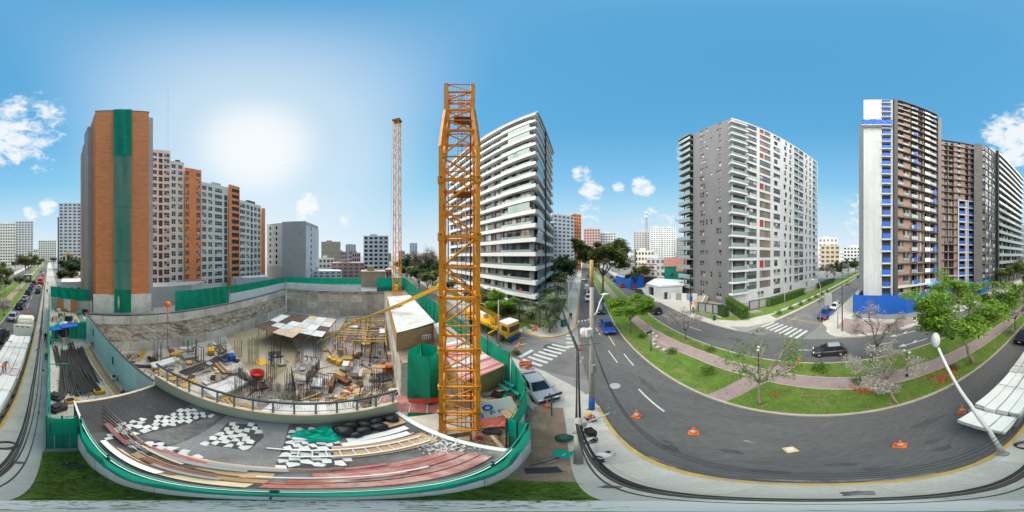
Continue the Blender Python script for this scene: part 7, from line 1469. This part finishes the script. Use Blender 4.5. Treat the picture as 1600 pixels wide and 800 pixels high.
# ------------------------------------------------------------------ people: one skinned body each, clothes by zone, hard hat as a part
PM = {}
def body(pose):
    """joint positions for a 1.72 m figure facing +y"""
    J = dict(pel=(0, 0, .95), bel=(0, 0, 1.1), chest=(0, 0, 1.32), neck=(0, .0, 1.49), head=(0, .02, 1.6), top=(0, .02, 1.7))
    for s, n in ((-1, 'l'), (1, 'r')):
        J.update({'sh'+n: (s*.19, 0, 1.42), 'el'+n: (s*.26, -.02, 1.15), 'ha'+n: (s*.27, .06, .9), 'hp'+n: (s*.1, 0, .92), 'kn'+n: (s*.11, .02, .5), 'an'+n: (s*.11, -.02, .09), 'to'+n: (s*.12, .16, .05)})
    if pose == 'walk': J.update(knl=(-.11, .16, .52), anl=(-.11, .2, .1), tol=(-.11, .36, .06), knr=(.11, -.02, .5), anr=(.11, -.3, .16), tor=(.11, -.16, .06), hal=(-.26, -.16, .95), har=(.26, .22, .98))
    if pose == 'point': J.update(ell=(-.42, .08, 1.32), hal=(-.68, .12, 1.36), har=(.25, .1, .95))
    if pose == 'work': J.update(bel=(0, .06, 1.08), chest=(0, .22, 1.22), neck=(0, .36, 1.32), head=(0, .46, 1.38), top=(0, .52, 1.45), shl=(-.19, .28, 1.28), shr=(.19, .28, 1.28), ell=(-.24, .4, 1.04), elr=(.24, .4, 1.04), hal=(-.14, .58, .88), har=(.14, .6, .9))
    if pose == 'crouch':
        d = -.5; J.update(pel=(0, -.1, .38), bel=(0, 0, .52), chest=(0, .12, .72), neck=(0, .22, .86), head=(0, .3, .94), top=(0, .36, 1.02), shl=(-.19, .15, .82), shr=(.19, .15, .82), ell=(-.26, .32, .6), elr=(.26, .32, .6), hal=(-.12, .5, .45), har=(.12, .5, .45), hpl=(-.1, -.1, .36), hpr=(.1, -.1, .36), knl=(-.2, .28, .5), knr=(.2, .28, .5), anl=(-.16, .05, .09), anr=(.16, .05, .09), tol=(-.17, .22, .05), tor=(.17, .22, .05))
    return {k: V(v) for k, v in J.items()}
def person_mesh(pose, cols):
    key = (pose, cols)
    if key in PM: return PM[key]
    J = body(pose); names = list(J); edges = [('pel', 'bel'), ('bel', 'chest'), ('chest', 'neck'), ('neck', 'head'), ('head', 'top')]
    for n in 'lr': edges += [('chest', 'sh'+n), ('sh'+n, 'el'+n), ('el'+n, 'ha'+n), ('pel', 'hp'+n), ('hp'+n, 'kn'+n), ('kn'+n, 'an'+n), ('an'+n, 'to'+n)]
    rad = dict(pel=(.15, .12), bel=(.15, .115), chest=(.17, .12), neck=(.062, .062), head=(.088, .105), top=(.07, .08), sh=(.075, .075), el=(.05, .05), ha=(.036, .036), hp=(.095, .1), kn=(.065, .07), an=(.05, .05), to=(.045, .035))
    me = bpy.data.meshes.new('person'); me.from_pydata([J[n] for n in names], [(names.index(a), names.index(b)) for a, b in edges], [])
    o = bpy.data.objects.new('tmp', me); col.objects.link(o); md = o.modifiers.new('skin', 'SKIN'); md.use_smooth_shade = True
    for i, n in enumerate(names):
        k = n if n in rad else n[:-1]; me.skin_vertices[0].data[i].radius = rad[k]; me.skin_vertices[0].data[i].use_root = (n == 'pel')
    sb = o.modifiers.new('sub', 'SUBSURF'); sb.levels = 1; sb.render_levels = 1
    dg = bpy.context.evaluated_depsgraph_get(); ev = bpy.data.meshes.new_from_object(o.evaluated_get(dg)); bpy.data.objects.remove(o)
    upper, lower, skin, hair, shoe, band = cols
    zones = [MATS[x] for x in (upper, lower, 'skin', 'hair', 'black', band)]; ev.materials.clear()
    for m in zones: ev.materials.append(m)
    nd = lambda c: min(((c-(J[a].lerp(J[b], f))).length - .03*(a in ('chest', 'bel', 'pel')), a, b, f) for a, b in edges for f in (0, .25, .5, .75, 1))
    for p in ev.polygons:
        _, a, b, f = nd(p.center)
        if b in ('top', 'head') or a == 'head': k = 2 if (p.center-J['head']).dot(V((0, 1, 0))) > -.01 and p.center.z < J['top'].z-.02 else 3
        elif b[:2] == 'ha': k = 2 if f > .6 else 0
        elif b[:2] in ('kn', 'an') or a[:2] == 'hp': k = 1
        elif b[:2] == 'to': k = 4
        elif a == 'pel' and b[:2] == 'hp' or (a == 'pel' and f < .3): k = 1
        else: k = 5 if (a == 'bel' and .25 <= f <= .5) or (b[:2] == 'el' and f == .5) else 0
        p.material_index = k; p.use_smooth = True
    bm = bmesh.new(); bm.from_mesh(ev)                      # five fingers at each hand, nose and ears on the head
    def cone(p, q, r):
        v = []; d = (q-p).normalized(); a = d.orthogonal().normalized(); c = d.cross(a)
        for e, rr in ((p, r), (q, r*.6)): v += [bm.verts.new(e+(a*math.cos(k*2.094)+c*math.sin(k*2.094))*rr) for k in range(3)]
        for k in range(3): f = bm.faces.new((v[k], v[(k+1) % 3], v[3+(k+1) % 3], v[3+k])); f.material_index = 2
        bm.faces.new((v[3], v[4], v[5])).material_index = 2
    for s, n in ((-1, 'l'), (1, 'r')):
        h = J['ha'+n]; d = (h-J['el'+n]).normalized(); a = d.cross(V((s, .01, 0))).normalized()
        for i in range(4): st = h+d*.03+a*(.012+(i-1.5)*.019); cone(st, st+d*(.075-.008*abs(i-1.2))+V((-s*.015, .01, 0)), .0095)
        cone(h+a*.02, h+a*.055+d*.045, .011)
        cone(J['head']+V((s*.085, -.01, 0)), J['head']+V((s*.105, -.02, .01)), .02)
    cone(J['head']+V((0, .09, -.01)), J['head']+V((0, .125, -.02)), .018)
    bm.to_mesh(ev); bm.free(); PM[key] = (ev, J); return PM[key]
HB = {}
def helmet_mesh(m):
    if m not in HB: b = MB(); b.lathe([(.155, -.01), (.16, 0), (.12, .015), (.118, .06), (.085, .11), (.03, .13), (0, .132)], m, 14); b.box((0, .14, .0), (.14, .1, .012), m); HB[m] = b.mesh('hard_hat')
    return HB[m]
def person(label, loc, rz, pose='stand', cols=('hivis', 'jeans', 'skin', 'hair', 'black', 'hivis_yellow'), hat='helmet_white', group=None):
    me, J = person_mesh(pose, cols); o = new('person', me); o.location = loc; o.rotation_euler.z = rz; setp(o, label, 'person', group)
    if hat: new('hard_hat', helmet_mesh(hat), o, M.Translation(J['head']+V((0, 0, .05))))
    return o
OR = ('hivis', 'hivis', 'skin', 'hair', 'black', 'hivis_yellow'); OJ = ('hivis', 'jeans', 'skin', 'hair', 'black', 'hivis_yellow'); DK = ('cloth_dark', 'cloth_dark', 'skin', 'hair', 'black', 'cloth_dark'); YJ = ('hivis_yellow', 'jeans', 'skin', 'hair', 'black', 'hivis'); RJ = ('cloth_red', 'cloth_dark', 'skin', 'hair', 'black', 'cloth_red'); WD = ('cloth_white', 'cloth_dark', 'skin', 'hair', 'black', 'cloth_dark'); BW = ('jeans', 'jeans', 'skin', 'hair', 'black', 'jeans')
person('traffic worker in orange overalls and blue helmet pointing along the crossing', P(907, 547), 1.0, 'point', OR, 'helmet_blue')
person('worker in a checked red shirt and yellow hat crouching at the blue pole foot', P(926, 660, .12)+V((0, 0, 0)), .2, 'crouch', RJ, 'helmet_yellow')
person('person in white and black bending over the pavement under the cables', P(934, 722, .12), -1.2, 'work', WD, None)
person('pedestrian in dark clothes on the pavement of the banded flats', P(892, 500, .12), 0, 'walk', DK, None); person('guard in dark clothes at the grey tower gate', P(1083, 490, .14), 1.5, 'stand', DK, None)
person('worker in yellow vest and blue helmet beside the lorry cab', P(64, 527, .12), 2.8, 'stand', YJ, 'helmet_blue'); person('person in black standing beside the lorry headboard', P(71, 535, .12), 3.0, 'stand', DK, None); person('worker in yellow vest by the green fence opposite the lorry', P(72, 563, .12), 2.6, 'work', YJ, 'helmet_white')
person('worker in orange vest and blue helmet standing on the lorry load', AV(-12.0, 3.4, 2.36), .4, 'work', OJ, 'helmet_blue')
person('person in black sitting low on the brick paving by the blue hoarding', P(1387, 514, .14), 2.6, 'crouch', DK, None); person('person standing beside the parked blue truck', CR(33.5, 11.2, .13), 0, 'stand', DK, None); person('distant worker in yellow vest standing on the far avenue', AV(-72, .6, .12), 3, 'stand', YJ, 'helmet_white'); person('distant pedestrian by the far avenue fence', AV(-55, .7, .12), 3, 'walk', DK, None)
pw = [(552, 558, OJ, 'helmet_blue', 'stand', 'worker in orange beside the grey block pallets'), (558, 559, OR, 'helmet_white', 'stand', 'worker in orange right of the block pallets worker'), (480, 563, BW, 'helmet_white', 'work', 'worker in blue bending by the rebar grid'), (487, 564, OJ, 'helmet_blue', 'work', 'worker in orange and jeans bending by the rebar grid'), (580, 590, OJ, 'helmet_blue', 'walk', 'worker in orange walking past the red bucket'), (549, 614, OR, 'helmet_white', 'work', 'worker in orange leaning over the trestles'), (638, 608, OJ, 'helmet_yellow', 'stand', 'worker in orange near the green stair tower foot'), (425, 595, OR, 'helmet_white', 'work', 'worker in orange by the tall column cage'), (458, 605, BW, 'helmet_blue', 'work', 'worker in blue with blue helmet among the rebar'), (491, 588, OR, 'helmet_yellow', 'walk', 'worker in orange walking by the leaning panels'), (523, 546, OR, 'helmet_white', 'stand', 'worker in orange in front of the formwork wall'), (594, 556, OJ, 'helmet_white', 'stand', 'worker in orange under the beam deck'), (468, 552, OJ, 'helmet_white', 'crouch', 'worker crouching on the muddy floor'), (412, 600, BW, 'helmet_white', 'crouch', 'worker in blue crouching by the red bucket'), (344, 552, YJ, 'helmet_yellow', 'stand', 'worker in yellow vest by the generator'), (302, 549, BW, 'helmet_white', 'work', 'worker in blue by the leaning white board')]
for i, (x, y, c, h, p, l) in enumerate(pw): person(l, P(x, y, PIT_Z), i*1.3, p, c, h)
for i, (x, y, z, l) in enumerate([(668, 578, .1, 'worker in orange with yellow helmet on the timber walkway'), (662, 566, .1, 'second worker in orange on the walkway behind the stair tower'), (672, 590, .1, 'third worker in orange lowest on the walkway')]): person(l, P(x, y, z), 1+i, ['work', 'stand', 'work'][i], OR, ['helmet_yellow', 'helmet_white', 'helmet_yellow'][i])
for i, (x, y, l) in enumerate([(144, 541, 'worker in orange crouching by the yard screen'), (150, 543, 'worker in orange beside the crouching yard worker')]): person(l, P(x, y, .05), i, ['crouch', 'work'][i], OR, 'helmet_white')
# ------------------------------------------------------------------ street furniture, poles and cables
def cone(label, loc, group=None):
    t = thing('traffic_cone', label, 'cone', loc, rb.random()); t.scale = (1.15, 1.15, 1.5); b = MB(); b.box((0, 0, .02), (.42, .42, .04), 'orange'); b.build('base', t, bevel=.01); MB().lathe([(.16, .04), (.13, .2)], 'orange', 14).build('shell', t); MB().lathe([(.13, .2), (.085, .4)], 'white', 14).build('reflective_band', t); MB().lathe([(.085, .4), (.03, .68), (0, .69)], 'orange', 14).build('tip', t); return t
for x, y, l in [(995, 650, 'traffic cone on the road nearest the pole'), (1084, 676, 'second traffic cone out on the road'), (1406, 696, 'traffic cone on the road near the lorry tail'), (811, 541, 'traffic cone beside the pump truck'), (853, 612, 'traffic cone by the silver car bonnet'), (855, 636, 'lower traffic cone between the silver car and the signpost'), (44, 489, 'far traffic cone beside the queue'), (42, 495, 'nearer traffic cone beside the queue'), (1503, 643, 'traffic cone half hidden by the lorry tail')]: cone(l, P(x, y, .12 if x in (853, 855) else .01))
t = thing('road_stud_board', 'pale yellow toppled barrier base lying on the road', 'barrier', P(1235, 703, .02), .3); b = MB(); b.box((0, 0, .06), (.5, .42, .12), mat('pale_yellow', (.75, .55, .25), .6, .15, 4)); b.build('base', t, bevel=.03); box('top_plate', t, 'white', (0.02, 0, .14), (.3, .24, .05))
def barrier(label, loc, rz, m='orange'):
    t = thing('plastic_barrier', label, 'barrier', loc, rz); b = MB(); b.box((0, 0, .5), (1.0, .12, .75), m); b.build('panel', t, bevel=.04); box('stripe', t, 'white', (0, 0, .55), (.96, .135, .2))
    for x in (-.35, .35): box('foot', t, m, (x, 0, .08), (.12, .5, .14))
for x, y, rz, l in [(835, 517, .5, 'orange barrier on the opposite corner pavement'), (819, 573, .2, 'orange barrier left of the pair by the corner fence'), (826, 574, .9, 'orange barrier right of the pair by the corner fence'), (1248, 567, 2.6, 'orange and white barrier at the path end by the far kerb')]: barrier(l, P(x, y, .1), rz)
t = thing('sandwich_board', 'white folding sign on the opposite corner lawn', 'sign', P(820, 519, .14), .4)
for s in (-1, 1): q = box('panel', t, 'white', (0, s*.18, .5), (.6, .03, 1.0)); q.rotation_euler.x = s*.3
# utility pole with blue foot, lamp arm and transformer
pp = AV(9.25, 1.75); t = thing('utility_pole', 'tall concrete utility pole with a blue painted foot', 'pole', pp)
MB().tube([(0, 0, 0), (0, 0, 12.75)], [.175, .105], 'pole', 14).build('shaft', t); MB().tube([(0, 0, 0), (0, 0, 1.9)], [.19, .176], 'blue', 14).build('painted_foot', t); MB().tube([(0, 0, 11.2), (0, 0, 12.77)], [.118, .112], mat('ochre', (.5, .33, .12), .8, .2, 4), 14).build('painted_top', t)
MB().tube([(0, 0, 9.3), (.5, .3, 9.4), (1.0, .7, 10.0), (1.45, 1.0, 10.3)], [.05, .05, .045, .04], 'white', 8).build('lamp_arm', t); b = MB(); b.ball((1.7, 1.2, 10.3), (.32, .2, .08), 'lamp_white'); b.build('lamp_head', t)
MB().lathe([(0, 0), (.2, 0), (.23, .08), (.23, .5), (.14, .58), (0, .58)], 'lamp_white', 12, (-.45, .1, 8.0)).build('transformer', t); box('terminal_box', t, 'white', (-.3, -.2, 8.4), (.35, .3, .5)); box('meter_box', t, 'grey_mid', (0, -.25, 5.4), (.25, .2, .7))
for z in (8.9, 8.2, 7.4): rod('cross_arm', t, 'steel', (-.8, .1, z), (.5, -.1, z), .04, 'bar')
for i in range(4): MB().lathe([(0, 0), (.06, .03), (.03, .08), (.06, .12), (0, .16)], 'white', 8, (-.75+i*.2, .1, 9.0)).build('insulator', t)
# low cable pole under the camera and its cables
cp = AV(3.95, .42); t = thing('cable_pole', 'short grey concrete pole carrying the black cable bundle', 'pole', cp); MB().tube([(0, 0, 0), (0, 0, 6.8)], [.13, .09], 'pole', 14).build('shaft', t); rod('cross_arm', t, 'pole', (0, 0, 6.3), (1.05, .25, 6.2), .04); rod('bracket', t, 'steel', (-.2, -.2, 5.9), (.3, .2, 5.9), .05, 'bar'); box('splice_box', t, 'black', (.25, -.15, 5.6), (.2, .3, .5)); b = MB(); b.ball((.8, .05, 5.6), (.1, .07, .06), 'lamp_white'); b.build('camera_housing', t)
for i in range(4): b = MB(); b.tube([(.1+.2*math.cos(k*.5), -.25-.05*i, 5.2+.45*math.sin(k*.5)) for k in range(13)], .018, 'cable', 5, False); b.build('cable_loop', t)
cab = random.Random(5)
def cable(label, pts, sag, r, group):
    b = MB(); o = []
    for p, q in zip(pts, pts[1:]):
        n = 22
        for i in range(n): f = i/n; k = p.lerp(q, f); k.z -= sag*4*f*(1-f); o.append(k)
    o.append(pts[-1]); b.tube(o, r, 'cable', 5); k = b.build('cable'); return setp(k, label, 'cable', group)
for i in range(9):
    dt = cab.uniform(-.07, .07); dz = cab.uniform(-.25, .25); th = cab.choice([.012, .014, .022, .03]); base = .62 if i < 6 else .36
    cable('black cable of the bundle sagging over the pavement', [AV(-62, .9+dt, 7.4+dz*.4), AV(-29, .85+dt, 7.2+dz*.5), AV(-6, base+dt, 6.7+dz*.5), AV(3.95, .42+dt, 6.4+dz*.6), AV(9.3, .95+dt, 7.0+dz), AV(32, -2.6+dt, 8.0+dz)], .35+cab.uniform(-.1, .2), th, 'cables of the bundle along the pavement')
for i in range(3): cable('thin single cable crossing above the pavement', [AV(-40, 1.6-.3*i, 7.6), AV(-5.5, 1.2+.15*i, 6.2), AV(9.25, 1.6, 8.6), AV(36, 1.0, 8.8)], .3+.1*i, .009, 'single cables along the pavement')
# leaning street lamp
B0 = V((.62, -4.75, .12)); t = thing('street_lamp', 'leaning curved street lamp over the lorry tail', 'street lamp', B0); pts = [V((0, 0, 0)), V((.12, -.02, 1.6)), V((.42, -.06, 3.9)), V((1.0, -.05, 6.3)), V((1.68, -.13, 7.95)), V((2.22, -.15, 9.3))]
MB().tube(pts, [.11, .1, .085, .07, .06, .05], 'lamp_white', 10).build('pole', t); MB().lathe([(0, 0), (.2, 0), (.2, .25), (.12, .3), (0, .3)], 'pole', 12).build('base', t); b = MB(); b.ball((2.34, -.16, 9.62), (.17, .15, .34), 'lamp_white', 12, 8); b.build('lamp_head', t)
# park lamps on the median
for i, (x, y, l) in enumerate([(1529, 529, 'black park lamp with a white globe beside the big green tree'), (1417, 588, 'black park lamp among the white blossom'), (1185, 583, 'black park lamp behind the sparse leafless tree'), (6, 493, 'black park lamp on the median left of the queue')]):
    t = thing('park_lamp', l, 'lamp', P(x, y, .12)); MB().tube([(0, 0, 0), (0, 0, 3.3)], [.07, .05], 'black', 8).build('post', t); MB().lathe([(0, 0), (.14, 0), (.1, .5), (0, .5)], 'black', 10).build('base', t); rod('arm', t, 'black', (-.3, 0, 3.3), (.3, 0, 3.3), .025)
    for s in (-.3, .3): b = MB(); b.ball((s, 0, 3.48), .16, 'white', 10, 7); b.build('globe', t)
t = thing('signpost', 'dark green lamp post beside the stone stools', 'post', P(1017, 548, .12)); MB().tube([(0, 0, 0), (0, 0, 3.2)], .07, 'teal', 8).build('post', t); box('sign_arm', t, 'grey_dark', (-.3, 0, 3.1), (.9, .1, .3))
for i, (x, y) in enumerate([(1021, 523), (1026, 528), (1022, 534), (1022, 540), (1028, 545), (1038, 549)]):
    b = MB(); b.lathe([(0, .46), (.2, .46), (.23, .42), (.22, .02), (0, 0)], 'concrete', 14); k = setp(b.build('stone_stool'), ords[i]+' round stone stool along the median plaza edge', 'stool', 'stone stools on the median'); k.location = P(x, y, .12)
# corner furniture
t = thing('street_sign', 'green post with a black street name board by the silver car', 'sign', P(862, 650, .12)); rod('post', t, 'teal', (0, 0, 0), (0, 0, 3.0), .045); q = box('name_board', t, 'grey_dark', (.1, 0, 2.95), (1.1, .05, .28), rz=.3); box('name_board', t, 'grey_dark', (0, .05, 2.6), (.9, .05, .24), rz=1.6)
t = thing('litter_bin', 'round dark green litter bin on the bare soil', 'bin', P(881, 688, .12)); MB().lathe([(0, .05), (.25, .08), (.36, .35), (.34, .6), (.2, .75), (.12, .76), (0, .7)], mat('bin_green', (.02, .09, .06), .4, .1, 3), 16).build('body', t); rod('post', t, 'black', (0, 0, 0), (0, 0, .3), .05); box('opening', t, 'black', (.3, 0, .55), (.12, .25, .12))
t = thing('garden_sign', 'green notice board on a low bent frame over the soil', 'sign', P(878, 712, .3), .5); q = box('board', t, 'net_bright', (0, 0, .45), (.62, .6, .03)); q.rotation_euler = (.5, .25, .3); q2 = box('foot_plate', t, 'grey_mid', (-.55, -.1, .02), (.4, .3, .06)); rod('frame_bar', t, 'grey_dark', (-1.2, -.15, .05), (.6, 0, .08), .03)
for i in range(3): q = box('print', t, 'white', (-.02, .14-.12*i, .475+.03*i-.03), (.36-.06*i, .03, .008)); q.rotation_euler = (.5, .25, .3)
t = thing('street_cabinet', 'dark green street cabinet on the opposite corner', 'cabinet', P(881, 510, .12), .4); b = MB(); b.box((0, 0, .65), (1.1, .55, 1.3), mat('cab_green', (.015, .1, .075), .5, .1, 3)); b.build('housing', t, bevel=.04); box('door', t, 'teal', (0, -.285, .62), (.9, .02, 1.05)); box('plinth', t, 'concrete', (0, 0, .03), (1.15, .6, .08))
t = thing('street_cabinet', 'small dark green bin on the lawn below the tall hedge', 'bin', P(1116, 500, .15), .4); MB().lathe([(0, 0), (.3, 0), (.34, .9), (.3, 1.0), (0, 1.02)], mat('cab_green'), 12).build('body', t); MB().lathe([(.36, .85), (.36, .92)], 'black', 12).build('rim', t)
for i, (x, y, ytop, l) in enumerate([(889, 514, 442, 'thin steel pole at the opposite corner kerb'), (779, 540, 470, 'grey concrete pole behind the corner fence'), (1226, 478, 443, 'slim grey pole in the hedge of the side street'), (1316, 518, 446, 'dark pole at the side street corner'), (1309, 515, 470, 'thin pole behind the blue small truck')]):
    p = P(x, y, .1); d = math.hypot(p.x, p.y); h = CAM_H-d*math.tan(R((ytop-400)*.225)); t = thing('pole', l, 'pole', p); MB().tube([(0, 0, 0), (0, 0, h)], [.11, .08] if x != 889 else [.06, .05], 'pole' if x != 1316 else 'grey_dark', 10).build('shaft', t); rod('cross_arm', t, 'grey_dark', (-.4, 0, h-.3), (.4, .1, h-.3), .03); MB().lathe([(0, 0), (.2, 0), (.18, .15), (0, .15)], 'concrete', 10).build('base', t)
t = thing('street_lamp', 'curved grey lamp post over the advertising panel in the side street', 'street lamp', CR(27.5, 12.6)); MB().tube([(0, 0, 0), (0, 0, 7.5), (-.6, .6, 8.4), (-2.2, 2.0, 9.0)], [.11, .08, .06, .05], 'pole', 8).build('pole', t); b = MB(); b.ball((-2.5, 2.2, 9.0), (.4, .25, .1), 'lamp_white'); b.build('lamp_head', t)
t = thing('advertising_panel', 'blue and white advertising panel at the side street corner', 'sign', P(1294, 497, .13), .75); rod('post', t, 'grey_dark', (0, 0, 0), (0, 0, 3.2), .1); box('panel', t, 'grey_pale', (0, 0, 4.1), (1.5, .25, 2.5)); box('poster', t, mat('poster_blue', (.3, .6, .8), .4, .2, 2, c2=(.75, .8, .82)), (0, -.14, 4.3), (1.3, .03, 1.9)); box('poster_strip', t, 'navy' if 'navy' in MATS else 'blue', (0, -.145, 3.2), (1.3, .03, .3)); b = MB(); b.lathe([(0, .0), (.38, .0), (.38, .02), (0, .03)], 'white', 18); o = b.build('poster_disc', t, M.LocRotScale(V((0, -.16, 4.4)), M.Rotation(R(90), 3, 'X').to_quaternion(), V((1, 1, 1))))
t = thing('traffic_sign', 'black pole with a blue box and orange plate at the grey tower gate', 'sign', P(1079, 491, .14)); rod('pole', t, 'black', (0, 0, 0), (0, 0, 9.2), .09); box('blue_box', t, 'blue', (0, -.1, 3.6), (.7, .4, 1.2)); box('orange_plate', t, 'orange', (0, -.1, 2.5), (.9, .3, .4)); box('camera', t, 'grey_dark', (.2, 0, 8.6), (.5, .4, .6))
t = thing('kiosk', 'dark roadside advertising kiosk on the far median', 'kiosk', AV(-79, 10.2), AVRZ); b = MB(); b.box((0, 0, 2.0), (3.2, 2.4, 3.6), 'charcoal'); b.build('body', t, bevel=.1); box('screen', t, 'grey_mid', (.0, 1.23, 2.4), (2.4, .04, 2.2)); b = MB(); b.lathe([(0, 0), (.6, 0), (.6, .03), (0, .04)], 'white', 18); b.build('disc_mark', t, M.LocRotScale(V((0, 1.27, 2.5)), M.Rotation(R(-90), 3, 'X').to_quaternion(), V((1, 1, 1)))); box('roof', t, 'white', (0, 0, 3.95), (3.8, 3, .2))
t = thing('garden_fence', 'white framed garden fence beside the corner palms', 'fence', P(830, 498, 0)); F, W = frame(P(823, 494), P(853, 499), P(830, 498))
for i in range(3): box('panel', t, 'grey_pale', (W*(i+.5)/3, 0, 1.0), (W/3-.3, .08, 1.6), F=F)
for i in range(4): box('post', t, 'charcoal', (W*i/3, 0, 1.1), (.25, .2, 2.2), F=F)
t = thing('garden_wall', 'white sloping garden wall right of the corner palms', 'wall', P(856, 497)); F, W = frame(P(853, 499), P(862, 482), P(856, 497)); box('wall', t, 'white_wall', (W/2, 0, 1.2), (W, .3, 2.4), F=F); box('coping', t, 'grey_pale', (W/2, 0, 2.45), (W+.1, .4, .12), F=F)
t = thing('cable_coil', 'coil of black cable lying on the pavement by the lamp foot', 'cable', AV(-5.3, 1.45, .13)); 
for i in range(4): b = MB(); b.tube([(.45*math.cos(k*.42)+.03*i, .32*math.sin(k*.42)-.04*i, .03+.03*i) for k in range(16)], .02, 'cable', 5, False); b.build('loop', t)
